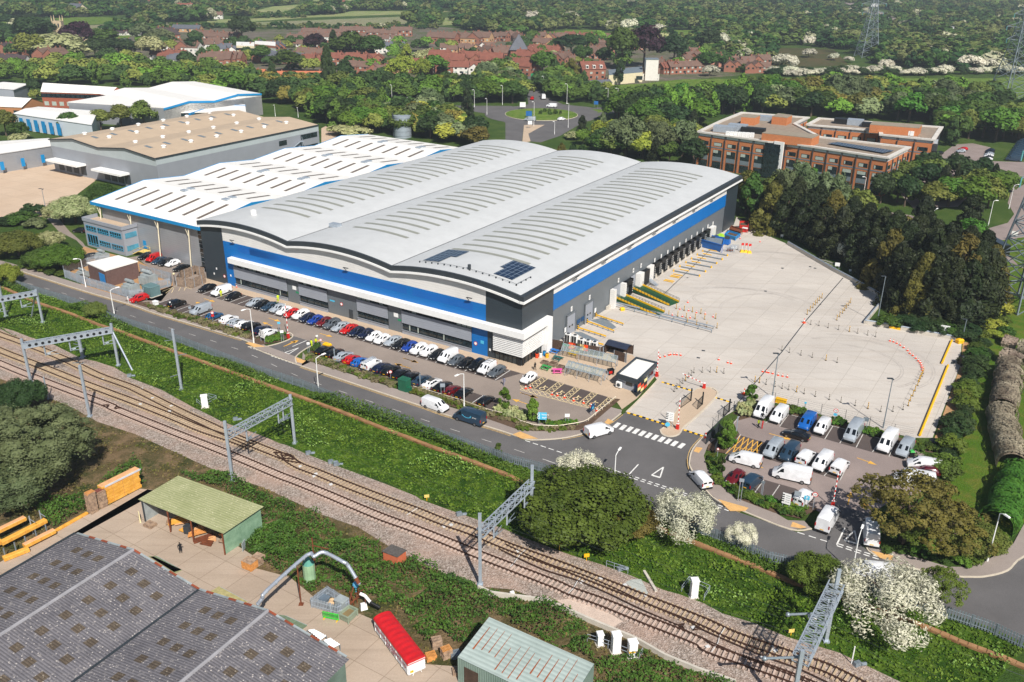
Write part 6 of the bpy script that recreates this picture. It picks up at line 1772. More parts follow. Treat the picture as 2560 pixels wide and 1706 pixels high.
for k in aj(6):
 t0,t1=k/6,(k+1)/6
 z0,z1=2.1+.5*math.sin(PI*t0),2.1+.5*math.sin(PI*t1)
 m.add([q[0].lerp(q[3],t0)+ZV(z0),q[1].lerp(q[2],t0)+ZV(z0),q[1].lerp(q[2],t1)+ZV(z1),q[0].lerp(q[3],t1)+ZV(z1)],[(0,1,2,3)])
aa(o,'roof',m,am('smoked_roof_sheet','2f3545',.25,var=.15),smooth=50)
aa(o,'back_wall',MB().r_([q[3],q[2]],.06,0,dz=2.0).r_([q[0],q[3]],.06,0,dz=2.0),bG)
def bC(ad,ae,h,mm,name='wooden_fence',ce=.16):
 ae=[Vector(p)for p in ae]
 o=ac(name,ad,'fence',ae[0])
 m=MB()
 for p,d in aQ(ae,ce):m.b_(p.x,p.y,.05,ce*.9,.05,h+RN.uniform(-.05,.03),bq(d))
 aa(o,'boards',m,mm)['kind']='stuff'
 for p,d in aQ(ae,2.6)+[(ae[-1],ae[-1]-ae[-2])]:
  aa(o,'post',MB().b_(p.x,p.y,0,.12,.12,h+.05,bq(d)),ag)
 return o
bC('dark stained wooden fence with bright notices behind the picnic area',L('w4:462,190 1220,310'),2.1,bG)
bC('dark stained wooden fence behind the gatehouse',L('w4:1380,345 1560,400'),2.0,bG)
a,b=g('w4',462,190),g('w4',1220,310)
d=(b-a).normalized();n=V3(d.y,-d.x,0);n=-n if n.dot(-a)<0 else n
for i,(x,mm)in aZ(((740,bd),(805,bW),(858,am('cream_notice','e9d9a2',.5)),(920,bd),(650,b9))):
 t=(x+28-462)/(1220-462);p=a.lerp(b,t)+n*.06;s=.75
 o=ac('fence_notice','%s square notice on the dark wooden fence, %s from the left'%(('orange triangle','black','cream camera','orange parcel','green exit')[i],bE(((2,3,4,5,1))[i])),'notice',p)
 m=MB();h=1.35 if i<4 else.5;z=.75 if i<4 else 1.2
 aF(m,[p-d*s+ZV(z),p+d*s+ZV(z),p+d*s+ZV(z+h),p-d*s+ZV(z+h)],n,.03);aa(o,'panel',m,mm)
 if i in(0,3):
  m=MB();c=p+n*.04;aF(m,[c-d*.45+ZV(z+.3),c+d*.45+ZV(z+.3),c+ZV(z+1.05)],n,.02);aa(o,'symbol',m,aD)
 if i==2:m=MB();c=p+n*.04;aF(m,[c-d*.4+ZV(z+.5),c+d*.3+ZV(z+.4),c+d*.4+ZV(z+.8),c-d*.3+ZV(z+.95)],n,.02);aa(o,'symbol',m,bW)
 if i==1:
  m=MB();c=p+n*.04;aF(m,[c-d*.5+ZV(z+.6),c+d*.5+ZV(z+.6),c+d*.5+ZV(z+.75),c-d*.5+ZV(z+.75)],n,.02);aa(o,'text_line',m,ab)
for i,x in aZ((705,805,900,995,1095)):
 b_=g('w4',x,100+.23*(x-705));o=ac('chiller_unit','white outdoor chiller unit behind the wooden fence, %s from the left'%bE(i+1),'chiller unit',b_,RZ,'chiller units behind the fence')
 h=2.0 if i<2 else 1.5
 MB().b_(0,0,.1,1.15,.9,h).u_('case',ab,o)
 for s_ in(-.28,.28):MB().b_(s_,-.47,.3,.44,.04,h-.4).u_('grille',af,o)
 MB().t_((0,0,h+.1),(0,0,h+.2),.36,n=12).u_('fan',ak,o)
def eH(ad,c,rz,mm):
 o=ac('picnic_table',ad,'picnic table',c,rz,'picnic tables')
 m=MB()
 for y in(-.3,-.1,.1,.3):m.b_(0,y,.7,1.9,.18,.05)
 m.u_('table_top',mm,o)
 for s in(-1,1):
  MB().b_(0,s*.78,.42,1.9,.28,.05).u_('bench',mm,o)
 for x in(-.65,.65):
  MB().e_((x,-.8,0),(x,-.25,.7),.09).e_((x,.8,0),(x,.25,.7),.09).e_((x,-.85,.38),(x,.85,.38),.09).u_('leg',mm,o)
for n_,w_,x,y,c_ in(('bright pink','w4',548,545,'e0499c'),('grass green','w4',385,495,'2a8a43'),('dark teal','w4',555,360,'1d5a55'),('blue','w4',515,255,'2e6fb5'),('yellow','w4',790,275,'e8c21f')):
 eH(n_+' picnic table on the paving by the depot entrance',g(w_,x,y)+ZV(.06),RZ+.55 if n_=='bright pink' else RZ,am(n_.replace(' ','_')+'_paint',c9(c_),.5))
for n_,x,y,c_ in(('orange red',247,325,'e2481c'),('white',303,312,'e9e6e2'),('blue',358,290,'1f86c4'),('yellow',398,322,'e8b01c'),('dark maroon',172,310,'4a1a1c'),('black',240,280,'141517')):
 b_=g('w4',x,y)+ZV(.06);o=ac('drum_planter',n_+' painted drum by the white portal of the entrance','drum',b_,0,'painted drums by the entrance')
 MB().t_((0,0,0),(0,0,.95),.36,n=14).u_('drum',am(n_.replace(' ','_')+'_drum',c9(c_),.5),o,40)
 for z in(.3,.6):MB().t_((0,0,z),(0,0,z+.04),.375,n=14).u_('hoop',ak,o,40)
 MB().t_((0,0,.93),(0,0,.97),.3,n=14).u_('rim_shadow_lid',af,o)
for i,(x,y,s)in aZ(((485,430,1.5),(365,405,1.3),(600,470,1.2))):
 b_=g('w4',x,y+10)+ZV(.06);o=ac('wooden_planter',('square wooden planter in the middle of the picnic tables','low wooden planter near the entrance doors','wooden planter with plants beside the pink table')[i],'planter',b_,RZ)
 MB().b_(0,0,0,s,s*.7 if i else s,.6,0,0,-.05,-.05).u_('box',dm,o);MB().b_(0,0,.55,s*.85,s*.6 if i else s*.85,.08).u_('soil',bJ,o)
b_=g('w4',1330,570)+ZV(.06);o=ac('red_equipment_trolley','red and black trolley in the shade between shelter and gatehouse','trolley',b_,.4)
MB().b_(0,0,.3,1.2,.8,.9).u_('body',af,o);MB().b_(-.2,-.42,.4,.7,.04,.5).u_('panel',bu,o)
for x in(-.4,.4):MB().t_((x,-.4,.15),(x,.4,.15),.15,n=10).u_('wheel',bn,o)
def dq():
 m=MB();m.b_(0,0,0,.5,.5,.06);m.t_((0,0,.06),(0,0,.34),.2,.125,10);m.t_((0,0,.34),(0,0,.56),.125,.075,10,1);m.t_((0,0,.56),(0,0,.8),.075,.03,10)
 return m.m_('traffic_cone')
fW=dq()
CNC=[0]
def aY(ae,aP,group,sc_=.85):
 for i,p in aZ(ae):
  o=link('traffic_cone',fW,[bd,ab],None,V3(p.x,p.y,.05),RN.uniform(0,3))
  o.scale=(sc_,sc_,sc_*(.5 if 'fallen' in aP else 1))
  bP(o,'orange and white cone, %s %s'%(bE(i+1)if len(ae)>1 else 'alone',aP),'traffic cone',group)
def cT():
 m=MB();m.t_((0,0,0),(0,0,.1),.22,.16,10,1)
 for k in aj(7):m.t_((0,0,.1+.17*k),(0,0,.1+.17*(k+1)),.075,n=8,mi=k%2)
 return m.m_('striped_post')
fX=cT()
def posts(ae,aP,group,yl=False):
 for i,p in aZ(ae):
  o=link('striped_post',fX,[aD if(yl or i%6==4)else a5,af],None,V3(p.x,p.y,.05),0,perobj=True)
  bP(o,'%s and black striped post, %s %s'%('yellow' if(yl or i%6==4)else 'white',bE(i+1),aP),'bollard',group)
posts(L('31:390,1415 465,1425 550,1445 645,1463 745,1480 820,1495 912,1512 985,1527'),'from the left in the row crossing the upper yard','posts across the upper yard')
posts(L('31:492,1172 470,1195 450,1217 432,1235 410,1262 384,1292 358,1322'),'from the top in the line beside the yard drain','posts beside the yard drain',True)
posts(L('31:755,1217 738,1240 718,1265 700,1287 682,1312 655,1343 630,1375'),'from the top in the slanting line right of the drain','posts right of the drain',True)
posts(L('32:125,90 195,108 300,132 405,153 530,180 632,200'),'from the left in the row inside the cone curve','posts inside the cone curve')
posts(L('22:2330,400; 32:62,420 128,437 187,450 260,470 330,487 432,510 560,540 667,565 798,596 915,623 1032,650 1143,648 1237,632'),'from the left in the row along the mesh fence','posts along the mesh fence')
posts(L('32:1285,597 1303,552 1327,507 1347,462 1372,410 1385,375 1395,350 1410,325 1420,300'),'from the bottom in the curve by the yellow line','posts in the curve by the yellow line',True)
posts(L('22:1488,465 1512,440 1540,415 1565,390 1592,365 1615,340 1645,318 1668,293 1745,288 1818,287 1877,290 1942,298'),'from the gate end in the row behind the lowered barrier','posts behind the lowered barrier')
posts(L('22:2228,378 2270,385'),'by the drain end near the gate','posts by the drain end near the gate',True)
posts(L('21:1438,1330 1520,1340 1598,1355 1680,1362 1767,1367 1868,1360'),'from the left in the row below the green ramps','posts below the green ramps',True)
posts(L('21:1507,1270 1580,1287 1655,1300 1732,1315'),'from the left in the upper row below the green ramps','upper posts below the green ramps',True)
posts(L('21:1607,1405 1693,1420 1785,1438 1880,1448'),'from the left in the row behind the long crash rail','posts behind the long crash rail',True)
aY(L('32:1118,3 1150,12 1180,25 1212,42 1245,65 1280,92 1300,118 1327,137 1355,163 1378,187 1395,205 1405,225 1410,245 1420,262 1418,275'),'from the top in the curving cone line','cones in the curving line')
aY(L('32:5,295 42,303 92,318 133,327 175,335'),'from the left in the short row in the lower yard','cones in the lower yard')
aY(L('22:2300,285 2335,290'),'of the pair near the lower yard lamp','cones near the lower yard lamp')
aY(L('22:1358,155 1402,145 1440,133 1455,128 1487,128 1512,130 1547,135'),'from the left in the row beside the gatehouse','cones beside the gatehouse')
aY(L('22:1897,175 1980,203 2010,210'),'from the left of three in the middle yard','cones in the middle yard')
aY(L('21:1540,1275 1620,1290 1693,1307 1773,1320 1845,1347'),'from the left among the upper ramp posts','cones among the upper ramp posts',.8)
aY(L('21:1470,1330 1563,1343 1635,1355'),'from the left among the lower ramp posts','cones among the lower ramp posts',.8)
aY(L('21:1613,1213'),'beyond the green ramps','lone cones');aY(L('31:330,1400'),'at the yard drain with a tall base','lone cones',1.4);aY(L('22:2130,490'),'at the gate end of the drain','lone cones',1.6);aY(L('22:1775,895'),'at the kerb beside the right entry lane','lone cones',1.4);aY(L('w1:1365,230'),'at the blue pillar of the depot front','lone cones')
aY(L('w4:85,780 150,770 470,870 550,885 655,915 790,960 935,995 1045,1040 1130,1110'),'from the left along the cream hatched bays','cones along the disabled bays',.95)
aY(L('s:1850,598 1900,606'),'in the upper yard near the red skip','cones near the red skip')
def ramp(ad,a,b,w0,z1=1.25):
 """green yard ramp from ground end a up to the dock end b"""
 a,b=Vector(a),Vector(b);d=(b-a);n=V3(-d.y,d.x,0).normalized();w=w0/2
 o=ac('yard_ramp',ad,'loading ramp',(a+b)/2,0,'green loading ramps')
 up=ZV(1)
 m=MB();aF(m,[a-n*w+up*.05,a+n*w+up*.05,b+n*w+up*z1,b-n*w+up*z1],up,.15);aa(o,'deck',m,b6)
 for s in(-1,1):
  m=MB();e=n*(s*(w+.02));aF(m,[a+e+up*.15,b+e+up*(z1+.1),b+e+up*(z1+.55),a+e+up*.6],n*s,.08);aa(o,'yellow_side',m,aD)
  m=MB();k=14
  for i in aj(k+1):
   p=a.lerp(b,i/k)+e+n*(s*.1);z=.15+(z1-.05)*i/k;m.e_(p+up*z,p+up*(z+1.05),.06)
  m.e_(a+e+up*1.2,b+e+up*(z1+1.15),.06);m.e_(a+e+up*.9,b+e+up*(z1+.85),.05)
  aa(o,'handrail',m,af)
  m=MB();aF(m,[a+e-up*.0,b+e+up*.5,b+e+up*(z1+.1),a+e+up*.15],n*s,.05);aa(o,'side_beam',m,b6)
ramp('green loading ramp with yellow sides nearer the road',g('21',1362,1322),g('21',955,1190),3.0)
ramp('green loading ramp with yellow sides farther from the road',g('21',1488,1230),g('21',1098,1092),3.4)
def cH(ad,a,b,mm,h=.75,group=None,name='crash_rail',gi=None,fh=.22,fi=None):
 a,b=Vector(a),Vector(b)
 o=ac(name,ad,'barrier',(a+b)/2,0,group)
 aa(o,'rail',MB().e_(a+ZV(h),b+ZV(h),.1,fh+.1),mm)
 for p,d in aQ([a,b],max(1.5,(b-a).length/8)):
  aa(o,'post',MB().b_(p.x,p.y,0,.14,.14,h,bq(d)),fi or ai)
 if gi:
  m=MB()
  for k in aj(6):m.t_(a+ZV(.22*k),a+ZV(.22*(k+1)),.13,n=8,mi=k%2)
  aa(o,'end_post',m,[aD,af])
cH('long grey crash rail running out beside the nearer green ramp',g('21',905,1242),g('21',1830,1490),ag,.7)
cH('second grey crash rail close behind the long one',g('21',920,1225),g('21',1845,1458),ag,.7)
for i,(x0,y0,x1,y1)in aZ(((770,1345,1022,1428),(690,1405,937,1492),(605,1462,862,1542))):
 cH('yellow crash rail by the grey doors, %s from the green ramps'%bE(i+1),g('21',x0,y0),g('21',x1,y1),aD,.6,'yellow crash rails','yellow_crash_rail',True)
cH('yellow crash rail behind the chiller units',g('22',560,-10),g('22',838,55),aD,.6,'yellow crash rails','yellow_crash_rail')
b_=MB()
for s in('21:715,1375 850,1350 960,1440 920,1460','21:560,1480 640,1485 800,1560 720,1580'):b_.s_(L(s),.06)
av('ramp_plate',b_,ai)
for i,v in aZ((70.8,74.9,79.,82.9,87.,91.)):
 a,e=U(-2.3,v),U(-9.4,v)
 o=ac('wheel_guide','grey tubular wheel guide with yellow ends, %s from the ramps'%bE(i+1),'wheel guide',(a+e)/2,0,'wheel guides before the docks')
 aa(o,'tube',MB().t_(a+ZV(.3),e+ZV(.3),.13,n=8),ai)
 for p in(a,e):aa(o,'end_stop',MB().t_(p,p+ZV(.55),.2,n=8),aD)
for i,v in aZ((62.5,66.4,68.6,72.9,76.9,80.9,84.9,88.9,93)):
 a=U(-3.4,v)
 o=ac('wheel_stop','low yellow wheel stop before the docks, %s from the ramps'%bE(i+1),'wheel stop',a,0,'yellow wheel stops')
 for k in aj(2 if i<2 else 1):
  m=MB();p=U(-3.2,v+.9*k);q=U(-5.6,v+.9*k);m.t_(p+ZV(.25),q+ZV(.25),.1,n=8);m.b_(p.x,p.y,0,.12,.12,.25);m.b_(q.x,q.y,0,.12,.12,.25);aa(o,'bar',m,aD)
o=ac('steel_steps','grey steel steps with landing beside the dock doors','steps',U(-1.5,58.8))
m=MB()
for k in aj(7):m.b_(*U(-1.2-.32*k,58.3)[:2],1.25-.18*k,.34,1.2,.06,RZ)
aa(o,'tread',m,ag)
m=MB()
for v in(57.7,58.9):m.e_(U(-.9,v,2.3),U(-3.4,v,1.),.06);m.e_(U(-.9,v,1.3),U(-3.4,v,.1),.1);m.e_(U(-3.4,v,0),U(-3.4,v,1.),.06);m.e_(U(-.9,v,0),U(-.9,v,2.3),.06)
aa(o,'handrail',m,ag)
def cs(ad,ae,h,mm,name='waste_skip',bV='skip',roof=None,txt=None):
 ae=[Vector(p)for p in ae];c=sum(ae,Vector())/len(ae)
 o=ac(name,ad,bV,c)
 m=MB();sm=[c+(p-c)*.85 for p in ae];n=len(ae)
 m.add([(p.x,p.y,.15)for p in sm]+[(p.x,p.y,h)for p in ae],[tuple(aj(n-1,-1,-1))]+[(i,(i+1)%n,n+(i+1)%n,n+i)for i in aj(n)]);aa(o,'body',m,mm)
 aa(o,'rim',MB().r_(ae+ae[:1],.18,h-.12,dz=.2),mm)
 aa(o,'load',MB().s_([c+(p-c)*.9 for p in ae],h-.35),roof or bJ)
 m=MB()
 for p in ae:q=c+(p-c)*1.0;m.e_(V3(q.x,q.y,.2),V3(q.x,q.y,h),.14)
 aa(o,'rib',m,mm)
 return o,c
BL_=am('skip_blue','1c62b0',.5);CYB=am('skip_bright_blue','1f86c9',.5)
o,c=cs('large blue open container standing at the dock doors',L('21:1725,705 1925,760 1940,690 1745,655'),2.4,BL_,roof=ai)
m=MB();c=g('21',1820,722)+ZV(1.5);m.e_(c-BV*1.2,c+BV*1.2,.06,.5);aa(o,'white_logo_panel',m,ab)
o,c=cs('bright red open skip at the far corner of the yard',L('21:2085,570 2160,575 2165,530 2085,530'),2.2,bu)
m=MB();c=g('21',2125,573)+ZV(1.6);m.e_(c-BV*1.0,c+BV*1.1,.06,.45);aa(o,'white_logo_panel',m,ab)
o,c=cs('low bright blue skip beside the rusty heap',L('21:1950,620 2050,648 2090,620 1990,590'),1.3,CYB)
o,c=cs('rust brown skip behind the bright blue skip',L('21:1990,590 2090,615 2110,590 2010,560'),1.8,aO,roof=aO)
for i,(x,y,mm,aL)in aZ(((1860,640,bd,'orange and black baler behind the blue container'),(1905,625,am('lime_green_steel','9ac832',.5),'lime green compactor lid behind the blue container'),(1960,650,BL_,'small blue bin with orange frame right of the container'),(1835,650,aD,'yellow machine against the dock wall'))):
 p=g('21',x,y+25);o=ac('waste_compactor' if i<2 else 'waste_machine',aL,'machine',p,RZ)
 MB().b_(0,0,.2,2.4,1.8,1.5,0,0,.1,.1).u_('body',mm,o);MB().b_(.2,0,1.7,1.6,1.4,.6,0,0,.3,.2).u_('hopper',ak if i!=1 else mm,o)
 for x_ in(-.9,.9):MB().b_(x_,0,0,.2,1.9,.2).u_('foot',af,o)
for i,(x,y)in aZ(((2000,745),(2035,720))):
 p=g('21',x,y);o=ac('scrap_rack',('pile of grey steel racks right of the blue container','white roll cage with scrap right of the steel racks')[i],'rack',p,RZ+.3)
 m=MB()
 for x_ in(-1.2,-.4,.4,1.2):
  m.e_((x_,-.5,0),(x_,-.5,1.2),.07);m.e_((x_,.5,0),(x_,.5,1.2),.07);m.e_((x_,-.5,1.2),(x_,.5,1.2),.07)
 for z in(.3,.8,1.2):m.e_((-1.2,-.5,z),(1.2,-.5,z),.06);m.e_((-1.2,.5,z),(1.2,.5,z),.06)
 m.u_('frame',ag,o);MB().b_(0,0,.35,1.6,.8,.4).u_('scrap',aO if i==0 else ab,o)
for i,(x,y)in aZ(((2110,750),(2145,752),(2178,758))):
 p=g('21',x,y);o=ac('yellow_base_sign','red topped sign on a yellow base in the far yard, %s from the left'%bE(i+1),'sign',p,0,'yellow based signs')
 MB().b_(0,0,0,1.2,1.0,.7,0,0,.25,.2).u_('base',aD,o);MB().t_((0,0,.7),(0,0,2.2),.05,n=6).u_('pole',ab,o);MB().b_(0,0,2.0,.7,.08,.7).u_('panel',bu,o)
for i,s in aZ(('31:180,680 600,925 900,1085 1070,1185','31:1070,1185 885,1410','31:890,1408 1105,1443','31:1215,1465 1750,1565')):
 ae=L(s);o=ac('vehicle_barrier_wall',('long grey barrier wall between the yard and the conifers','grey barrier wall on the short return of the yard notch','grey barrier wall along the notch below the conifers','grey barrier wall at the right side of the yard')[i],'barrier wall',ae[0])
 aa(o,'wall',MB().r_(ae,.45,0,dz=.8),a5)
 aa(o,'rail',MB().h_([p+ZV(.95)for p in ae],.16,6),ag)
m=MB();m.r_(L('31:1110,1445 1215,1465'),.4,0,dz=.5);bP(m.u_('yellow_barrier_block',aD),'short yellow block in the grey barrier wall','barrier')
for s,aL in(('32:1685,5 1595,215','upper yellow tube line along the right side of the yard'),('32:1650,235 1390,880','long yellow tube line down the right side of the yard')):
 ae=L(s);o=ac('yellow_tube_barrier',aL,'barrier',ae[0]);aa(o,'tube',MB().h_([p+ZV(.35)for p in ae],.2,8),aD)
 for p,d in aQ(ae,3):aa(o,'foot',MB().b_(p.x,p.y,0,.3,.3,.35),aD)
p=g('32',1755,20);o=ac('grit_bin','yellow grit bin in the right corner of the yard','grit bin',p);MB().b_(0,0,0,1.3,.9,.8,.3,0,-.08,-.08).u_('bin',aD,o);MB().b_(0,0,.8,1.4,1.0,.25,.3,0,.2,.2).u_('lid',aD,o)
p=g('21',1012,1285);o=ac('grit_bin','small yellow grit bin beside the green ramp','grit bin',p);MB().b_(0,0,0,.9,.7,.6,.3,0,-.06,-.06).u_('bin',aD,o);MB().b_(0,0,.6,1.0,.8,.2,.3,0,.15,.15).u_('lid',aD,o)
p=g('32',1770,215);o=ac('black_bin','black dome topped bin on the ginger gravel strip','bin',p);MB().b_(0,0,0,1.0,1.3,1.7,.2,0,.05,.05).u_('body',af,o);MB().o_((0,0,1.7),.5,.6,.35).u_('dome_lid',af,o,60)
p=g('32',1535,920);m=MB();m.t_((0,0,0),(0,0,.15),.9,n=18);bP(m.u_('manhole_ring',af,loc=p),'black manhole ring on the ginger gravel','manhole')
p=g('w5',675,190);o=ac('yellow_chest','yellow chest behind the white panel van','chest',p);MB().b_(0,0,0,1.9,.7,.8,RZ).u_('box',aD,o);MB().b_(0,0,.8,2.0,.8,.14,RZ).u_('lid',aD,o)
def bX(ad,ae,h=2.,ce=3.,mm=b6):
 ae=[Vector(p)for p in ae];o=ac('mesh_fence',ad,'fence',ae[0])
 for p,d in aQ(ae,ce):
  aa(o,'post',MB().b_(p.x,p.y,0,.07,.07,h,bq(d)),ak)
 m=MB()
 for k in aj(6):m.h_([p+ZV(.1+(h-.15)*k/5)for p in ae],.012,4)
 aa(o,'wire_mesh',m,ak)
bX('see through mesh fence between the yard and the van park',L('22:2200,520; 32:150,590 470,670 800,750 1150,860 1330,895'),2.1,4.2)
bX('mesh fence from the gate to the white blossom shrub',L('w5:0,450 130,290 260,250 330,190 420,150'),2.0)
bb('dark palisade fence along the planting beside the van park footway',L('w5:-60,600 60,470 100,520 20,700'),1.8,.3,ak,'dark_palisade_fence')
kn=L('w4:1405,935 1180,1120 990,1275 860,1318 700,1345 540,1365 370,1362 200,1348 0,1287; w3:1900,1450 1500,1350 1150,1225 680,1085 430,1015')
o=ac('knee_rail','white knee rail sweeping round the car park corner','fence',kn[3])
aa(o,'rail',MB().h_([p+ZV(.62)for p in ah(kn[:9],3)],.07,6).h_([p+ZV(.62)for p in kn[8:]],.05,6),am('cream_rail','d9cdb8',.6))
for p,d in aQ(ah(kn,3),2.6):aa(o,'post',MB().b_(p.x,p.y,0,.1,.1,.62),am('cream_rail_post','cfc3ae',.6)if not bpy.data.materials.get('cream_rail_post')else bpy.data.materials['cream_rail_post'])
kn=L('w2:560,860 720,960 950,1010 1250,1095 1500,1175 1860,1290');o=ac('knee_rail','dark knee rail behind the rear row by the road','fence',kn[0])
aa(o,'rail',MB().h_([p+ZV(.5)for p in kn],.05,6),ak)
for p,d in aQ(kn,2.6):aa(o,'post',MB().b_(p.x,p.y,0,.1,.1,.5),ak)
def df(ad,b,w,d,h,rz,mm,name='utility_kiosk',dk=None):
 o=ac(name,ad,'kiosk',b,rz)
 MB().b_(0,0,.15,w,d,h).u_('body',mm,o)
 MB().b_(0,0,h+.15,w+.2,d+.2,.12,0,0,.1,.1).u_('roof',mm,o)
 MB().b_(0,0,0,w+.5,d+.5,.15).u_('plinth',a5,o)
 m=MB()
 for x in(-w*.24,w*.24):m.b_(x,-d/2-.01,.3,w*.42,.03,h-.35)
 m.u_('door',mm,o)
 if dk:MB().b_(w/2+.35,-.2,.15,.7,.8,1.0).u_('side_box',mm,o)
 return o
df('tall dark green kiosk among the rear row shrubs',g('w3',305,1040),1.9,1.5,2.3,RZ,am('kiosk_green','1c5a42',.5),'green_kiosk',True)
df('grey green kiosk at the car park end by the red crossover',g('w1',120,345),3.2,2.6,2.3,RZ,am('kiosk_grey_green','5f7a7c',.55),'grey_kiosk')
df('small white kiosk on the shrub bed beside the black crossover',g('w1',180,520),1.1,.8,1.3,RZ,ab,'white_kiosk')
q=[g('01',990,1075),g('01',1285,985),g('01',1110,930),g('01',830,1000)]
hh=bO(q[0],'01',965,925);c=sum(q,Vector())/4
o=ac('substation_building','dark brown brick substation hut with white roof and blue door','building',c)
aa(o,'wall',MB().p_(q,0,hh),dE)
aa(o,'roof',MB().p_([c+(p-c)*1.03 for p in q],hh,hh+.25),aK)
d=(q[0]-q[3]);n=V3(d.y,-d.x,0).normalized();n=-n if n.dot(q[0]-c)<0 else n
m=MB();a,b_=q[3].lerp(q[0],.62),q[3].lerp(q[0],.93)
aF(m,[a+ZV(.5),b_+ZV(.5),b_+ZV(3.2),a+ZV(3.2)],n,.08);aa(o,'door',m,am('door_blue','1f7fc0',.5))
for i,(x,y,s)in aZ(((1370,1050,1.3),(1210,1130,1.2),(765,990,.9),(945,835,1.1))):
 p=g('01',x,y);o=ac('transformer',('grey transformer right of the brown hut','grey transformer in front of the brown hut','grey transformer left of the brown hut','grey transformer behind the brown hut')[i],'transformer',p,RZ,'substation transformers');o.scale=(s,)*3
 MB().b_(0,0,.2,2.4,1.6,2.0).u_('tank',aR,o)
 for sg in(-1,1):
  m=MB()
  for k in aj(7):m.b_(-1+.33*k,sg*1.1,.4,.12,.5,1.5)
  m.u_('radiator',aR,o)
 MB().t_((-1.2,0,2.7),(1.0,0,2.7),.35,n=10).u_('conservator',aR,o)
 for x_ in(-.6,0,.6):MB().t_((x_,.3,2.2),(x_,.3,3.0),.1,n=6).u_('bushing',ak,o)
bb('grey palisade fence round the substation',L('01:600,985 770,1050 980,1110 1200,1180 1330,1170; 01:1330,1130 1570,1065 1580,1020 1290,935'),2.3,.28,ag,'substation_fence')
bb('grey palisade fence on the far side of the substation',L('01:600,985 590,940 870,860 1010,850'),2.3,.28,ag,'substation_fence')
bC('pale weathered slatted wooden bin store at the depot corner',L('w1:485,215 720,245 915,160 900,70 760,40 560,120 485,215'),2.4,dm,'wooden_bin_store',.2)
p=g('w2',815,755);o=ac('yellow_grit_bin','yellow grit bin behind the black saloon at the planted tip','grit bin',p);MB().b_(0,0,0,1.6,.9,.7,RZ,0,-.08,-.08).u_('bin',aD,o);MB().b_(0,0,.7,1.7,1.0,.25,RZ,0,.2,.2).u_('lid',aD,o)
p=g('w5',1950,715);o=ac('green_litter_bin','bright green topped bin beside the silver van','bin',p);MB().b_(0,0,0,.7,.7,1.0).u_('body',af,o);MB().b_(0,0,1.0,.75,.75,.2,0,0,.1,.1).u_('lid',am('lime_lid','3aa84a',.5),o)
SK=am('skin','c08a6a',.6,var=.05,obj=True)
E0,R1,VV,R2,E1=g('03',690,210,3.7),g('03',1190,325,5.3),g('03',1820,700,3.7),g('13',40,862,5.3),g('13',815,1350,3.7)
gd=(E1-E0);gd.z=0;gl=gd.length;gd.normalize();rd=V3(gd.y,-gd.x,0);rd=rd if rd.y<0 else-rd
K=ac('corrugated_roof_building','large building with two weathered grey corrugated gable roofs at bottom left','building',V3(E0.x,E0.y,0))
aI=[V3(E0.x,E0.y,0)+gd*(gl*t)for t in(0,.25,.5,.75,1)]
zz=[3.7,5.3,3.7,5.3,3.7]
dG=bL('grey_corrugated_cement','5f5d62','7b787c',bq(gd),.34,'b3aca6',.38)
eR=bL('brown_stained_rooflight','4a4138','665a4c',bq(gd),.34,'8d8272',.35)
eA=40
for i in aj(4):
 a,b=aI[i],aI[i+1]
 m=MB();k=24
 oa,ob=(-.4 if i==0 else 0),(.4 if i==3 else 0)
 a2,b2=a+gd*oa,b+gd*ob
 za=zz[i]+(oa*.32);zb=zz[i+1]-(ob*.32)
 A,f2=V3(a2.x,a2.y,za),V3(b2.x,b2.y,zb)
 m.add([A-rd*.3,f2-rd*.3,f2+rd*eA,A+rd*eA],[(0,1,2,3)])
 rf=aa(K,'roof_slope',m,dG)
 for r in aj(8):
  for c in aj(3):
   t0=(.2+.24*c)if i%2 else(.3+.2*c)
   d0=1.9+3.05*r+(.5*c if i%2 else.15*c)
   q=lambda t,d:A.lerp(f2,t)+rd*d+ZV(.035)
   aa(K,'rooflight',MB().add([q(t0,d0),q(t0+.105,d0),q(t0+.105,d0+1.15),q(t0,d0+1.15)],[(0,1,2,3)]),eR,under=rf)
m=MB()
for i in(1,3):p=V3(aI[i].x,aI[i].y,zz[i]+.03);m.t_(p-rd*.3,p+rd*eA,.24,n=8)
aa(K,'ridge_cap',m,am('ridge_cap_grey','8c8b8f',.8,var=.15))
m=MB();p=V3(aI[2].x,aI[2].y,zz[2]+.06);m.e_(p-rd*.3,p+rd*eA,.3,.1);aa(K,'valley_gutter',m,ak)
m=MB()
ae=[V3(b.x,b.y,0)for b in(aI[0],aI[4])]
m.add([aI[0]]+[V3(b.x,b.y,z-.06)for b,z in zip(aI,zz)]+[aI[4]],[tuple(aj(7))])
for b in(aI[0],aI[4]):m.add([b,b+rd*eA,b+rd*eA+ZV(3.6),b+ZV(3.6)],[(0,1,2,3)])
aa(K,'wall',m,am('dull_green_sheet','5f7268',.7,var=.2,scale=.5))
m,m2=MB(),MB()
for i in aj(4):
 a,b=V3(aI[i].x,aI[i].y,zz[i]+.06)-rd*.32,V3(aI[i+1].x,aI[i+1].y,zz[i+1]+.06)-rd*.32
 k=9
 for j in aj(k):(m if(j*7+i*3)%5<3 else m2).e_(a.lerp(b,j/k),a.lerp(b,(j+1)/k),.24,.12)
aa(K,'barge_flashing',m,aR);aa(K,'rusty_barge_flashing',m2,am('red_oxide_steel','8a452c',.8,var=.2))
m=MB();p=V3(aI[0].x,aI[0].y,3.62)-gd*.45;m.e_(p-rd*.3,p+rd*eA,.3,.2);aa(K,'gutter',m,ak)
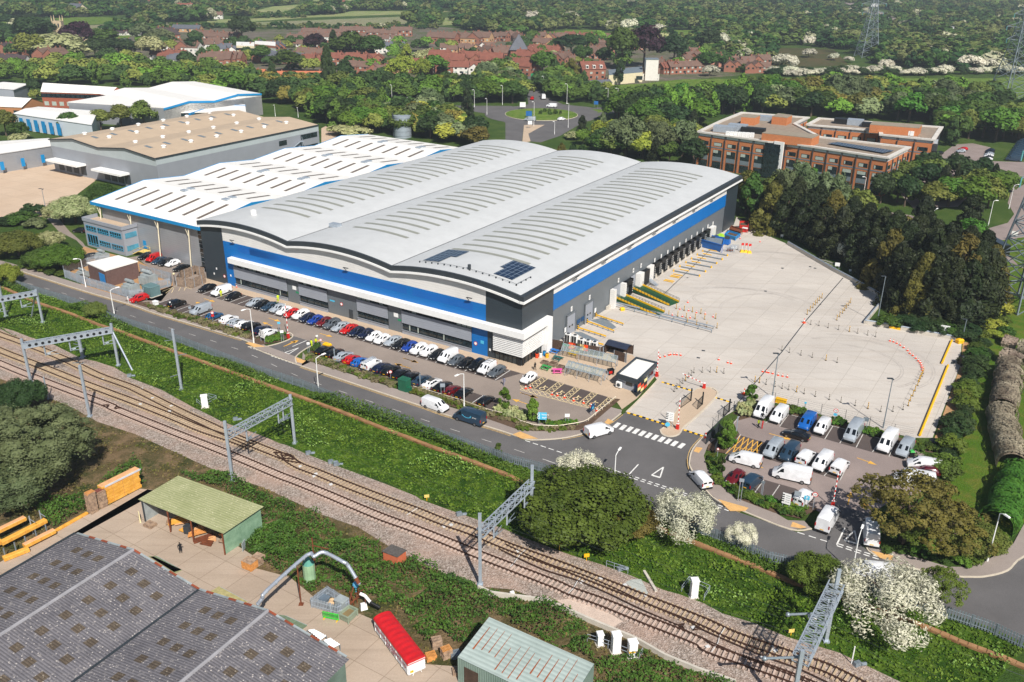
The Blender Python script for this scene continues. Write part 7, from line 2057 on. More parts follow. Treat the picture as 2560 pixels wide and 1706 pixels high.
for i,s in aZ(('y2:105,745 145,750 385,865 330,890','03:1380,420 1430,410 1665,540 1600,560','03:1940,735 2010,690 2270,830 2200,840','13:210,950 270,960 470,1050 420,1085')):
 ae=L(s);c=sum(ae,Vector())/4;o=ac('sheet_stack',('olive corrugated sheets lying beside the first gable','green grey sheets leaning under the first gable','yellowish sheets on the yard by the valley','green sheets lying by the second gable')[i],'roof sheets',c)
 aa(o,'top_sheet',MB().p_(ae,.03,.12),am('old_green_sheet',c9(('8b8f6a','6f7c5e','a39a6a','6a7a62')[i]),.7,var=.25,scale=2));aa(o,'lower_sheet',MB().p_([c+(p-c)*.95+V3(.1,.1,0)for p in ae],.02,.06),aR)
for i,s in aZ(('13:470,1085 530,1080 645,1140 590,1180','13:615,1180 680,1160 770,1220 700,1255')):
 ae=L(s,.9);c=sum(ae,Vector())/4;c.z=0;o=ac('roof_sheet_canopy',('upper','lower')[i]+' pair of bright white corrugated sheets beside the second gable','canopy',c)
 m=MB();k=6
 for j in aj(k):
  a,b=ae[0].lerp(ae[3],j/k),ae[0].lerp(ae[3],(j+1)/k);e,f_=ae[1].lerp(ae[2],j/k),ae[1].lerp(ae[2],(j+1)/k)
  h=ZV(.15);m.add([a,e,(e+f_)/2+h,(a+b)/2+h],[(0,1,2,3)]);m.add([(a+b)/2+h,(e+f_)/2+h,f_,b],[(0,1,2,3)])
 aa(o,'sheet',m,am('white_sheet','dfe2e4',.5));m=MB()
 for p in ae:m.t_(V3(p.x,p.y,0),p,.05,n=6)
 aa(o,'leg',m,ai)
zf,zb=3.75,3.4
q=[g('y2',15,265,zf),g('y2',355,65,zb+.4),g('y2',1075,325,zb+.6),g('y2',735,555,zf)]
o=ac('open_timber_shed','open fronted shed with mossy pale green corrugated roof','shed',sum((V3(p.x,p.y,0)for p in q),Vector())/4)
dr=(q[1]-q[0]);dr.z=0;dQ=bL('mossy_green_roof','8f9467','a9aa80',bq(q[3]-q[0]),.42,'c3c09c',.16,.75)
aa(o,'roof',MB().add(q,[(0,1,2,3)]),dQ)
m=MB();cK=[q[0].lerp(q[2],.03),q[1].lerp(q[3],.03),q[2].lerp(q[0],.03),q[3].lerp(q[1],.03)]
gr=am('green_sheet_wall','6d8f74',.7,var=.15,scale=.8,c2='88a68b')
for a,b in((cK[1],cK[2]),(cK[2],cK[3])):m.add([V3(a.x,a.y,0),V3(b.x,b.y,0),b-ZV(.12),a-ZV(.12)],[(0,1,2,3)])
aa(o,'wall',m,gr)
m=MB();a,b=cK[0],cK[0].lerp(cK[1],.35);m.add([V3(a.x,a.y,0),V3(b.x,b.y,0),b-ZV(.12),a-ZV(.12)],[(0,1,2,3)]);aa(o,'pale_wall_sheet',m,aR)
for t in(0,.33,.62,1):
 m=MB();p=cK[0].lerp(cK[3],t);m.e_(V3(p.x,p.y,0),p-ZV(.1),.18,.18,up=(0,1,0));aa(o,'post',m,aO if t else ak)
m=MB()
for t in(.1,.5,.9):a=cK[0].lerp(cK[3],t);b=cK[1].lerp(cK[2],t);m.e_(a-ZV(.2),b-ZV(.2),.15)
aa(o,'rafter',m,aO)
for i,(x,y,l,rz,z,mm)in aZ(((350,475,2.6,.5,.5,b3),(330,460,2.2,.7,.3,aG),(400,470,2.4,.4,.35,bz),(450,550,3.,-.45,.3,b3),(520,530,2.,.6,.6,bz),(515,570,2.6,.5,.45,aG),(580,600,3.2,.55,.12,aO),(600,640,1.8,-.3,.1,aO),(300,465,1.6,.4,.2,aE),(770,600,2.,-.2,.9,aG),(765,640,2.,-.3,.5,aE),(640,605,1.2,.2,.05,bz))):
 p=g('y2',x,y);m=MB()
 for k in aj(3):m.b_(0,-.35+.35*k,.06*k,l*(1-.1*k),.3,.12,.03*k)
 bP(m.u_('timber_offcuts',mm,loc=p+ZV(z),rz=rz),'loose %s boards in the mouth of the green shed, %s from the left'%({b3.name:'yellow',bz.name:'tan',aG.name:'orange',aE.name:'grey',aO.name:'rust brown'}[mm.name],bE([300,330,350,400,450,515,520,580,600,640,765,770].index(x)+1)),'boards','loose boards in the shed')
p=g('y2',465,540);o=ac('forklift','dark forklift with white lamp parked inside the green shed','forklift',p,1.2);MB().b_(0,0,.3,1.8,1.1,.8).b_(-.5,0,1.1,.8,1.0,.4).u_('body',ak,o)
m=MB()
for y in(-.3,.3):m.e_((1.,y,.1),(1.,y,2.2),.1)
m.u_('mast',af,o);MB().b_(.95,0,1.0,.1,.25,.5).u_('lamp',ab,o)
for x in(-.6,.6):
 for y in(-.5,.5):MB().t_((x,y-.1,.25),(x,y+.1,.25),.25,n=10).u_('wheel',bn,o)
def do(ad,p,w,d,h,rz,mm,name='wooden_crate'):
 o=ac(name,ad,'crate',p,rz)
 MB().b_(0,0,.12,w*.94,d*.94,h-.14).u_('core',aE,o)
 m=MB();k=max(2,int(h/.22))
 for i in aj(k):
  z=.12+(h-.12)*i/k
  for s in(-1,1):m.b_(0,s*d/2,z,w,.05,(h-.12)/k*.7);m.b_(s*w/2,0,z,.05,d,(h-.12)/k*.7)
 m.u_('slats',mm,o)
 m=MB()
 for s in(-1,1):m.b_(s*w*.38,0,0,.12,d,.12)
 m.u_('skid',mm,o)
 return o
do('pale topped wooden crate at the right end of the green shed',g('y2',960,840),1.7,1.3,1.25,-.5,aG);do('slatted wooden crate behind the pale topped crate',g('y2',1035,790),1.4,1.1,1.1,-.5,aE);do('low grey crate under the left post of the green shed',g('y2',120,490),1.5,1.2,.5,-.5,aE)
p=g('y2',910,690);m=MB();m.b_(0,0,.1,1.1,.1,1.3,.6,0,.0,.0);bP(m.u_('leaning_board',aR,loc=p,rz=.9),'grey board leaning by the crates at the green shed','board')
p=g('y2',35,450);m=MB();m.b_(0,0,0,.2,.9,1.5,.5,0,.05,.0);bP(m.u_('cream_board',am('cream_panel','e3d6a8',.6),loc=p),'cream panel leaning on the left wall of the green shed','panel')
def cC(ad,a,b,w,h,z,eO=True,eu=1,group='yellow timber packs',mm=b3):
 """long strapped pack of sawn timber from a to b"""
 a,b=Vector(a),Vector(b);d=(b-a);ln=d.length;c=(a+b)/2
 o=ac('timber_pack',ad,'timber pack',V3(c.x,c.y,0),bq(d),group)
 MB().b_(0,eu*w/2,z,ln,w,h*.86,0,0,0,.0).u_('boards',mm,o)
 MB().b_(0,eu*w/2,z+h*.86,ln*.995,w*.9,h*.12,0,0,.02,.06).u_('top_boards',bz if eO else mm,o)
 m=MB()
 for t in(-.3,0,.3):m.b_(ln*t,eu*w/2,z-.02,.06,w+.03,h*.9)
 m.u_('strap',aG,o)
 return o
A,B_=g('y1',905,450),g('y1',1195,300)
for i in aj(5):
 e=(B_-A)*(.0 if i in(0,4)else.035*(i%2))
 cC('yellow timber pack, %s layer up in the tall stack by the scrub'%bE(i+1),A+e,B_-e*.8,1.1,.53,.08+.55*i,i==4)
p=cC('tan topped timber pack crowning the tall stack',A-(B_-A)*.06,B_+(B_-A)*.02,1.15,.5,2.85)
MB().b_(.3,-.02,3.0,6.0,.04,.3,0).u_('wrapping_film',am('torn_white_film','c9ccd3',.4),p)
for i,(a,b,z,aL)in aZ((((40,845),(415,650),1.1,'long yellow pack on the upper rack arm beside the willow'),((225,835),(480,705),.45,'yellow pack on the middle rack arm by the grey roof'),((40,930),(255,845),.1,'yellow pack on the lowest rack arm by the grey roof'),((470,682),(745,525),.05,'thin yellow pack lying along the yard edge'),((-150,905),(40,805),.7,'yellow pack cut by the left picture edge'),((-160,850),(245,650),1.5,'tan pack mostly under the willow branches'))):
 cC(aL,g('y1',*a),g('y1',*b),.85 if i!=3 else.5,.55 if i!=3 else.3,z,i in(1,5))
o=ac('cantilever_rack','grey steel cantilever rack holding the yellow packs by the willow','rack',g('y1',250,800))
m=MB()
for x,y in((135,850),(222,800),(310,745),(395,700),(45,900)):
 p=g('y1',x,y)-rd*.1;m.e_(p,p+ZV(1.7),.14,.14,up=(0,1,0))
aa(o,'upright',m,ai)
m=MB()
for x,y in((365,640),(280,690)):p=g('y1',x,y);m.e_(p,p+ZV(3.0),.12,.12,up=(0,1,0));m.e_(p+ZV(2.5),p+V3(.9,-.4,2.2),.06)
aa(o,'tall_post',m,ag)
def a6(ad,p,n,rz,cR,name='pallet_stack',s=1.0):
 """a stack: each pallet is a thing"""
 for i in aj(n):
  o=ac('wooden_pallet','%s, %s from the ground'%(ad,bE(i+1)),'pallet',p+V3(RN.uniform(-.04,.04),RN.uniform(-.04,.04),.155*i*s),rz+RN.uniform(-.04,.04),ad)
  m=MB()
  for k in aj(7):m.b_(-.51+.17*k,0,.115*s,.12,1.,.025)
  m.u_('deck_boards',cR[1]if i>=n-2 else cR[0],o)
  m=MB()
  for y in(-.45,0,.45):m.b_(0,y,0,1.2,.1,.115*s)
  m.u_('bearers',cR[0],o)
a6('pallet in the orange topped stack by the yellow timber',g('y1',785,505),15,bq(B_-A),(aE,aG),s=1.5)
a6('pallet in the red topped stack by the yellow timber',g('y1',865,462),13,bq(B_-A),(aE,am('red_brown_pallet','7a4038',.8)),s=1.5)
a6('grey pallet in the stack beside the bramble bank',g('13',1660,1240),7,.3,(aE,aE),s=1.2);a6('brown pallet in the stack at the tin shed corner',g('13',1750,1330),7,.5,(aE,aG),s=1.2);a6('orange pallet in the low stack behind the red topped trailer',g('13',1605,1345),4,.4,(aG,aG),s=1.1)
a6('blue grey pallet in the shade of the tin shed',g('13',1830,1330),4,.3,(ai,ai),s=1.1);a6('grey pallet in the short pile under the tin shed wall',g('13',1850,1480),3,.2,(aE,aE))
zf,zb=3.6,4.6
a,b,c_=g('13',1850,1335,zf),g('13',2140,965,zb),g('23',755,1395,zb)
d_=a+(c_-b);d_.z=zf
o=ac('tin_shed','pale green corrugated tin shed with rust streaked roof at the bottom edge','shed',sum((V3(p.x,p.y,0)for p in(a,b,c_,d_)),Vector())/4)
aa(o,'roof',MB().add([a,b,c_,d_],[(0,1,2,3)]),bL('rust_streaked_sheet','93a19c','aab7b2',bq(b-a)+PI/2,.55,None,.16,.6))
m=MB();k=15
for i in aj(1,k):
 p,q=a.lerp(d_,i/k),b.lerp(c_,i/k)
 t0,t1=RN.uniform(0,.35),RN.uniform(.6,.96)
 u=ZV(.03);sx=(d_-a).normalized()*RN.uniform(.04,.11)
 m.add([p.lerp(q,t0)+u-sx,p.lerp(q,t1)+u-sx*.4,p.lerp(q,t1)+u+sx*.4,p.lerp(q,t0)+u+sx],[(0,3,2,1)])
aa(o,'rust_streak',m,am('orange_rust','8f4a28',.85,var=.3,scale=3))
m=MB();w=am('tin_shed_wall','7f9389',.65,var=.12,scale=1.2)
for p,q in((a,b),(b,c_),(c_,d_),(d_,a)):
 m.add([V3(p.x,p.y,0),V3(q.x,q.y,0),q-ZV(.05),p-ZV(.05)],[(0,1,2,3)])
aa(o,'wall',m,bL('tin_wall_sheet','73877d','8a9d93',bq(d_-a)+PI/2,.3,None,.2,.6))
n=(d_-a);n.z=0;n.normalize();nn=V3(n.y,-n.x,0);nn=-nn if nn.dot(-a)<0 else nn
m=MB();aF(m,[V3(a.x,a.y,0)+n*.9,V3(a.x,a.y,0)+n*2.8,V3(a.x,a.y,2.7)+n*2.8,V3(a.x,a.y,2.7)+n*.9],nn,.05);aa(o,'door',m,bG)
a,b,c_=g('13',1400,1525),g('13',1555,1455),g('13',1092,1105)
d=(a-c_);ln=d.length;w=(b-a);ctr=(a+c_)/2+w/2
o=ac('bulk_trailer','white high sided trailer with domed red tarpaulin cover','trailer',V3(ctr.x,ctr.y,0),bq(d))
ww=w.length;hh=2.05
MB().b_(0,0,.35,ln,ww,hh-.35).u_('body',am('trailer_white','d5d9de',.45,var=.05),o)
m=MB();k=10
for i in aj(k):
 t0,t1=PI*i/k,PI*(i+1)/k
 y0,y1=-math.cos(t0)*ww*.53,-math.cos(t1)*ww*.53
 for j in aj(10):
  x0,x1=-ln*.505+ln*1.01*j/10,-ln*.505+ln*1.01*(j+1)/10;xm=(x0+x1)/2
  d5=lambda t,s:hh-.12+(.12+.42*math.sin(t)*s)
  m.add([(x0,y0,d5(t0,1)),(xm,y0,d5(t0,.88)),(xm,y1,d5(t1,.88)),(x0,y1,d5(t1,1))],[(3,2,1,0)]);m.add([(xm,y0,d5(t0,.88)),(x1,y0,d5(t0,1)),(x1,y1,d5(t1,1)),(xm,y1,d5(t1,.88))],[(3,2,1,0)])
for e in(-1,1):m.add([(e*ln*.505,-math.cos(PI*i/k)*ww*.53,hh+.42*math.sin(PI*i/k))for i in aj(k+1)]+[(e*ln*.505,ww*.53,hh-.25),(e*ln*.505,-ww*.53,hh-.25)],[tuple(aj(k+3))])
for s in(-1,1):m.b_(0,s*ww*.525,hh-.22,ln*1.01,.04,.26)
m.u_('tarpaulin',am('red_tarpaulin','c01c22',.45,var=.12,scale=1.2),o,40)
m=MB()
for i in aj(7):m.b_(-ln/2+.2+i*(ln-.4)/6,-ww/2-.03,.4,.1,.06,hh-.5);m.b_(-ln/2+.2+i*(ln-.4)/6,ww/2+.03,.4,.1,.06,hh-.5)
for z in(.5,1.2,1.95):m.b_(ln/2+.03,0,z,.06,ww,.08)
for y in(-.3,.3):m.e_((ln/2+.05,y*1.9,.1),(ln/2+.05,y*.5,1.2),.08)
m.u_('frame_rib',ab,o)
for x in(-ln*.35,-ln*.22,ln*.3):
 for y in(-ww*.4,ww*.4):MB().t_((x,y-.15,.3),(x,y+.15,.3),.3,n=12).u_('wheel',bn,o)
MB().b_(ln/2+.07,-ww*.3,.6,.03,.4,.3).u_('yellow_plate',aD,o)
fn=am('maroon_lettering','8c2a3c',.6)
eI=Matrix.Rotation(bq(d),4,'Z')
fx=eI@V3(1,0,0);fy=eI@V3(0,-1,0)
for t,z,s in(('MELLWOOD MOLDINGS LTD',1.25,.62),('0118 DELIVERY SERVICE',.75,.3)):
 if z<1:t='SAFETY PLANED'
 cu=bpy.data.curves.new('lettering','FONT');cu.body=t;cu.size=s;cu.align_x='CENTER';cu.align_y='CENTER';cu.extrude=.01
 cN=bpy.data.objects.new('tmp',cu);ec.objects.link(cN);me=bpy.data.meshes.new_from_object(cN.evaluated_get(bpy.context.evaluated_depsgraph_get()));bpy.data.objects.remove(cN)
 me.transform(Matrix(((1,0,0,0),(0,0,-1,-ww/2-.075),(0,1,0,z),(0,0,0,1))));me.materials.clear();link('side_lettering',me,fn,o)
q=[g('13',1170,450),g('13',1300,500),g('13',1380,440)];q.append(q[0]+q[2]-q[1]);c=sum(q,Vector())/4
o=ac('brick_hut','small orange brick hut with flat dark roof in the scrub','hut',c)
hh=1.5;aa(o,'wall',MB().p_(q,0,hh),a7('hut_brick','b0593a','c46d4c','c58a70'));aa(o,'roof',MB().p_([c+(p-c)*1.08 for p in q],hh,hh+.14),am('lichen_felt','5f5a56',.9,var=.3,scale=4,fine=.4))
ae=[g('13',20,845,4.3),g('13',60,790,5.0),g('13',100,722,5.6),g('13',465,398,5.9),g('13',530,410,5.9),g('13',590,375,6.2),g('13',650,380,6.1),g('13',800,460,5.6),g('13',845,492,5.0),g('13',945,655,2.9)]
o=ac('extraction_duct','pale grey metal duct arching over the brambles on rusty posts','duct',V3(ae[3].x,ae[3].y,0))
m=MB();sp=ah(ae,3);m.h_(sp,.24,12)
for p in sp:m.o_((p.x,p.y,p.z),.24,nu=12,nv=6)
aa(o,'pipe',m,am('duct_zinc','a9b0bb',.4,.4,var=.08),smooth=50)
m=MB()
for p,d in aQ(ae,1.7):m.t_(p-d*.05,p+d*.05,.28,n=12)
aa(o,'joint_band',m,ag)
aa(o,'rusty_end',MB().t_(ae[-1],ae[-2].lerp(ae[-1],.7),.255,n=12),aO)
b=g('13',415,850);aa(o,'post',MB().e_(b,b+ZV(5.6),.14,.14,up=(0,1,0)).b_(b.x,b.y,.02,.6,.6,.06),aO)
b=g('13',545,560);aa(o,'post',MB().e_(b,b+ZV(5.6),.14,.14,up=(0,1,0)).e_(b+ZV(4.4),b+V3(2.2,-.6,4.3),.1),aO)
ae=[g('13',955,750,2.2),g('13',1000,770,2.0),g('13',1050,830,1.6),g('13',1140,880,1.2)]
o=ac('flexible_hose','white and black flexible hose beside the red trailer','hose',V3(ae[1].x,ae[1].y,0));aa(o,'white_hose',MB().h_(ae[:3],.2,10),ab);aa(o,'black_hose',MB().h_(ae[2:],.19,10),af)
m=MB();p=ae[1];m.e_(V3(p.x,p.y,0),p,.1,.1,up=(0,1,0));aa(o,'stand',m,aO)
bb('square pen of grey palisade round the plant cabinets',L('13:512,880 748,945 860,890 660,770 512,880'),1.55,.22,ag,'palisade_pen')
ba('plant_cabinet','big grey cabinet inside the palisade pen',g('13',790,890),1.4,1.3,1.1,-.5,aR);ba('plant_cabinet','low dark slate box inside the palisade pen',g('13',620,820),.5,1.3,1.0,-.5,am('slate_box','5d6a76',.5))
for i,(x,y)in aZ(((700,830),(720,850),(690,855))):
 p=g('13',x,y);m=MB();m.o_((0,0,.3),.4,.35,.32,9,6);bP(m.u_('sawdust_sack',am('buff_sack','c7a983',.9)if not i else bpy.data.materials['buff_sack'],loc=p),'buff sack inside the palisade pen, '+('highest','middle one','lowest')[i],'sack')
a,b=g('13',615,975),g('13',762,1005)
o=ac('green_crowd_barrier','bright green plastic barrier in front of the palisade pen','barrier',(a+b)/2,bq(b-a));lg=(b-a).length;gg=am('bright_green_plastic','2fc03a',.4)
m=MB()
for z in(.15,.95):m.b_(0,0,z,lg,.06,.12)
for i in aj(13):m.b_(-lg/2+.05+i*(lg-.1)/12,0,.2,.07,.04,.8)
m.u_('panel',gg,o);m=MB()
for x in(-lg*.4,lg*.4):m.b_(x,0,0,.12,.6,.1)
m.u_('foot',aD,o)
cs('small grey green tipping skip of sawdust beside the green barrier',[p for p in L('13:765,1000 850,1040 935,960 860,925')],1.1,am('faded_green_steel','87937f',.7,var=.2),'tipping_skip',roof=am('sawdust','7d6c4a',.95))
for i,(x,y,l,rz)in aZ(((900,860,2.,.9),(930,840,2.2,.4),(880,810,1.8,1.4),(940,790,1.6,-.3))):
 p=g('13',x,y);m=MB();m.e_((-l/2,0,.3),(l/2,0,1.2+.1*i),.12);m.e_((0,0,0),(0,.2,1.4),.1);bP(m.u_('scrap_steel',aO,loc=p,rz=rz),'rusty scrap steel heap piece beside the palisade pen, %s from the trailer'%bE(4-i),'scrap','rusty scrap by the pen')
p=g('13',920,745);m=MB();m.o_((0,0,1.3),.42,.4,.5,9,6);m.e_((0,0,0),(0,0,1.3),.1);bP(m.u_('blue_bag',am('pale_blue_bag','57a3c8',.5),loc=p),'pale blue bag on the rusty scrap heap','bag')
p=g('13',990,890);m=MB();m.b_(0,0,0,.9,.7,.8,.4,0,.1,.1);bP(m.u_('white_bag',ab,loc=p),'white bulk bag beside the rusty scrap','bag')
o=ac('green_silo','green and cream plant half buried in the brambles under the duct','plant',g('13',500,610));p=g('13',495,620);aa(o,'drum',MB().t_(p,p+ZV(2.6),.8,n=12),am('faded_mint_steel','8fae8a',.7,var=.2));aa(o,'cone_top',MB().t_(p+ZV(2.6),p+ZV(3.5),.8,.2,n=12),am('dull_teal','4f8a7c',.7,var=.2))
p=g('01',0,0)
eY=am('dark_hair','2a2019',.8)
def aW(ad,p,rz,fD,eX,e9='stand',vest=None,f4=eY,fq='shirt'):
 s=1.0
 V=[];Ed=[];Rr=[];Mi=[]
 def v(x,y,z,r,parent=None):
  V.append((x,y,z));Rr.append(r)
  if parent is not None:Ed.append((parent,len(V)-1))
  return len(V)-1
 pel=v(0,0,.95,.13);wa=v(0,0,1.12,.125,pel);ch=v(.02,0,1.35,.15,wa);nk=v(.02,0,1.5,.06,ch);hd=v(.03,0,1.63,.095,nk);v(.035,0,1.72,.085,hd);v(.12,0,1.62,.02,hd)
 st=.22 if e9=='walk' else.04
 for sg in(-1,1):
  hp=v(0,sg*.1,.88,.1,pel);gf=v(.06+sg*st*.5,sg*.11,.5,.07,hp);an=v(sg*st*1.1-.02,sg*.11,.09,.05,gf);v(sg*st*1.1+.14,sg*.12,.045,.04,an)
  sh=v(0,sg*.2,1.43,.075,ch)
  if e9=='raise' and sg==1:el=v(.18,.3,1.35,.05,sh);wr=v(.2,.12,1.6,.035,el)
  else:el=v(-.03-sg*st*.3,sg*.27,1.15,.05,sh);wr=v(.1-sg*st*.5,sg*.28,.93,.035,el)
  hx,hy,hz=V[wr];dz=-1 if hz<1.4 else 1
  pm=v(hx+.02,hy,hz+.07*dz,.036,wr)
  for f_,(dx,l)in aZ(((.035,.065),(.012,.08),(-.012,.075),(-.035,.055))):v(hx+.02+dx,hy-sg*.012,hz+(.07+l)*dz,.011,pm)
  v(hx+.07,hy-sg*.02,hz+.08*dz,.012,pm)
 me=bpy.data.meshes.new('person_skeleton');me.from_pydata(V,Ed,[])
 cN=bpy.data.objects.new('person_tmp',me);ec.objects.link(cN)
 cN.modifiers.new('Skin','SKIN');sub=cN.modifiers.new('Sub','SUBSURF');sub.levels=1;sub.render_levels=1
 for i,sv in aZ(me.skin_vertices[0].data):sv.radius=(Rr[i],Rr[i]);sv.use_root=(i==0)
 dg=bpy.context.evaluated_depsgraph_get();ev=cN.evaluated_get(dg);fa=bpy.data.meshes.new_from_object(ev)
 bpy.data.objects.remove(cN)
 mi=[]
 for f in fa.polygons:
  c=f.center
  e4=abs(c.y)>.23 or(c.z>1.2 and c.x>.16)
  if c.z<.1:k=3
  elif c.z<.96 and not e4:k=1
  elif c.z<1.49 and not(e4 and c.z<1.08):k=0
  else:k=2
  mi.append(k)
 fa.polygons.foreach_set('material_index',mi)
 o=ac('person',ad,'person',p,rz)
 fa.materials.clear();fa.shade_smooth()
 link('body',fa,[fD,eX,SK,af],o)
 MB().o_((.01,0,1.7),.112,.108,.1,10,6).u_('hair',f4,o,60)
 m=MB()
 for y in(-.035,.035):m.o_((.118,y,1.66),.012,nu=6,nv=4)
 m.b_(.118,0,1.575,.012,.05,.012);m.u_('face',eY,o)
 if vest:m=MB();m.t_((.01,0,1.02),(.01,0,1.46),.19,.2,12);m.v=[(x,y*1.2,z)for x,y,z in m.v];m.u_('safety_vest',vest,o,50)
 return o
CT=lambda n,c:am(n+'_cloth',c9(c),.85)
dc,HV,WT,RDT,fT,NAV,TAN=CT('black','15161a'),CT('hi_vis_yellow','c8e021'),CT('white','d9d7d2'),CT('red','b5201c'),CT('grey_violet','7a7a8c'),CT('navy','1d2436'),CT('pale_trouser','9aa0a8')
aW('person in a yellow safety vest beside the white van by the blue pillar',g('w1',1140,370)+ZV(.06),2.2,CT('yellow_top','d5d94a'),CT('orange_trouser','8a4a22'),vest=HV)
aW('person in white top and black trousers by the bright red crossover',g('01',1180,1215)+ZV(.1),0,WT,dc)
aW('person in hi vis yellow behind the parked silver hatchback',g('w1',1975,440)+ZV(.06),2,HV,dc,vest=HV)
aW('man in violet grey shirt and pale trousers walking across the aisle',g('w3',1765,970)+ZV(.06),-2.2,fT,TAN,'walk')
aW('woman in black top and grey jeans walking towards the entrance',g('w4',220,510)+ZV(.06),2.2,dc,TAN,'walk')
aW('man in yellow vest and black trousers standing among the vans',g('w5',450,435)+ZV(.06),.2,dc,dc,vest=HV)
aW('man in red shirt and shorts standing among the vans',g('w5',490,445)+ZV(.06),2.6,RDT,dc)
aW('person in black behind the two men at the white van',g('w5',490,365)+ZV(.06),-1.6,dc,dc)
aW('person in black with raised arm standing on the timber yard concrete',g('y2',378,718)+ZV(.03),-1.0,dc,NAV,'raise')
aW('person in hi vis jacket on the paved tip of the side entrance',g('w2',585,765)+ZV(.1),1,HV,dc,vest=HV)
aW('person in yellow jacket beside the signs at the planted tip',g('w2',652,735)+ZV(.1),-1,CT('mustard','b79a28'),dc,vest=HV)
TW=dict(brick=a7('house_red_brick','865443','966552','b59a88'),tan=a7('house_tan_brick','b08a62','c09a72','c8b09a'),white=am('house_white_render','d6d2ca',.7,var=.06),cream=am('house_cream_render','d2c6a6',.7,var=.06),pink=am('house_pink_brick','b5806c',.8,var=.1))
TR=dict(brown=am('house_brown_tiles','6a5348',.85,var=.14,scale=.4),red=am('house_red_tiles','78493b',.85,var=.16,scale=.4),slate=am('house_slate','575a62',.7,var=.14,scale=.4),orange=am('house_orange_tiles','b26a4a',.8,var=.06,scale=.4),dark=am('house_dark_tiles','45393a',.85,var=.12,scale=.4))
HT={'house':(10,8,5.0,3.2,3),'terrace':(19,8.5,5.2,3.0,6),'villa':(15,11,6.5,4.0,4),'range':(46,10,5.5,3.2,13),'bungalow':(24,9,3.0,2.6,6),'flats':(30,10,7.5,2.2,9)}
HP={}
def cA(k):
 l,w,e,r,nw=HT[k]
 m=MB()
 m.add([(-l/2,-w/2,0),(l/2,-w/2,0),(l/2,w/2,0),(-l/2,w/2,0),(-l/2,-w/2,e),(l/2,-w/2,e),(l/2,w/2,e),(-l/2,w/2,e),(-l/2,0,e+r-.1),(l/2,0,e+r-.1)],[(0,1,5,4),(2,3,7,6),(1,2,6,9,5),(3,0,4,8,7)])
 q=MB();o=.35
 a=e-.2
 q.add([(-l/2-o,-w/2-o,a),(l/2+o,-w/2-o,a),(l/2+o,0,e+r),(-l/2-o,0,e+r),(-l/2-o,w/2+o,a),(l/2+o,w/2+o,a),(-l/2-o,-w/2-o,a-.2),(l/2+o,-w/2-o,a-.2),(l/2+o,0,e+r-.22),(-l/2-o,0,e+r-.22),(-l/2-o,w/2+o,a-.2),(l/2+o,w/2+o,a-.2)],[(0,1,2,3),(3,2,5,4),(6,7,1,0),(7,8,2,1),(8,11,5,2),(9,6,0,3),(10,9,3,4),(7,6,9,8),(8,9,10,11),(11,10,4,5)])
 c=MB();c.b_(0,0,0,.9,.7,1.9);c.b_(0,0,1.9,1.05,.85,.12)
 wn_=MB();wn_.b_(0,0,0,1.5,.08,1.25)
 dr_=MB();dr_.b_(0,0,0,1.,.1,2.)
 return m.m_(k+'_wall'),q.m_(k+'_roof'),c.m_(k+'_chimney'),wn_.m_(k+'_window'),dr_.m_(k+'_door')
def d8(k,gs,roof,p,rz,ad,group,dY=True,sc_=1.):
 if k not in HP:HP[k]=cA(k)
 w_,r_,c_,n_,d_=HP[k];l,w,e,r,nw=HT[k]
 o=ac({'house':'house','terrace':'terraced_house','villa':'villa','range':'long_house_range','bungalow':'bungalow','flats':'block_of_flats'}[k],ad,'house',V3(p.x,p.y,0),rz,group)
 o.scale=(sc_,)*3
 link('wall',w_,TW[gs],o,perobj=True);rf=link('roof',r_,TR[roof],o,perobj=True)
 for x in((-l*.36,l*.36)if l>12 else(l*.3,)):link('chimney',c_,TW['brick'],rf,(x,.3,e+r-.9),perobj=True)
 if dY:
  for i in aj(nw):
   x=-l/2+l*(i+.5)/nw
   for z in((.9,3.4)if e>4 else(.9,)):link('window',n_,aM if(i+int(z))%2 else bh,o,(x,-w/2-.03,z),perobj=True)
  for y in(-w*.22,w*.22):
   for sg in(-1,1):link('window',n_,aM,o,(sg*(l/2+.03),y,3.2 if e>4 else 1),PI/2,perobj=True)
  link('door',d_,ak,o,(l*.12,-w/2-.04,0),perobj=True)
 return o
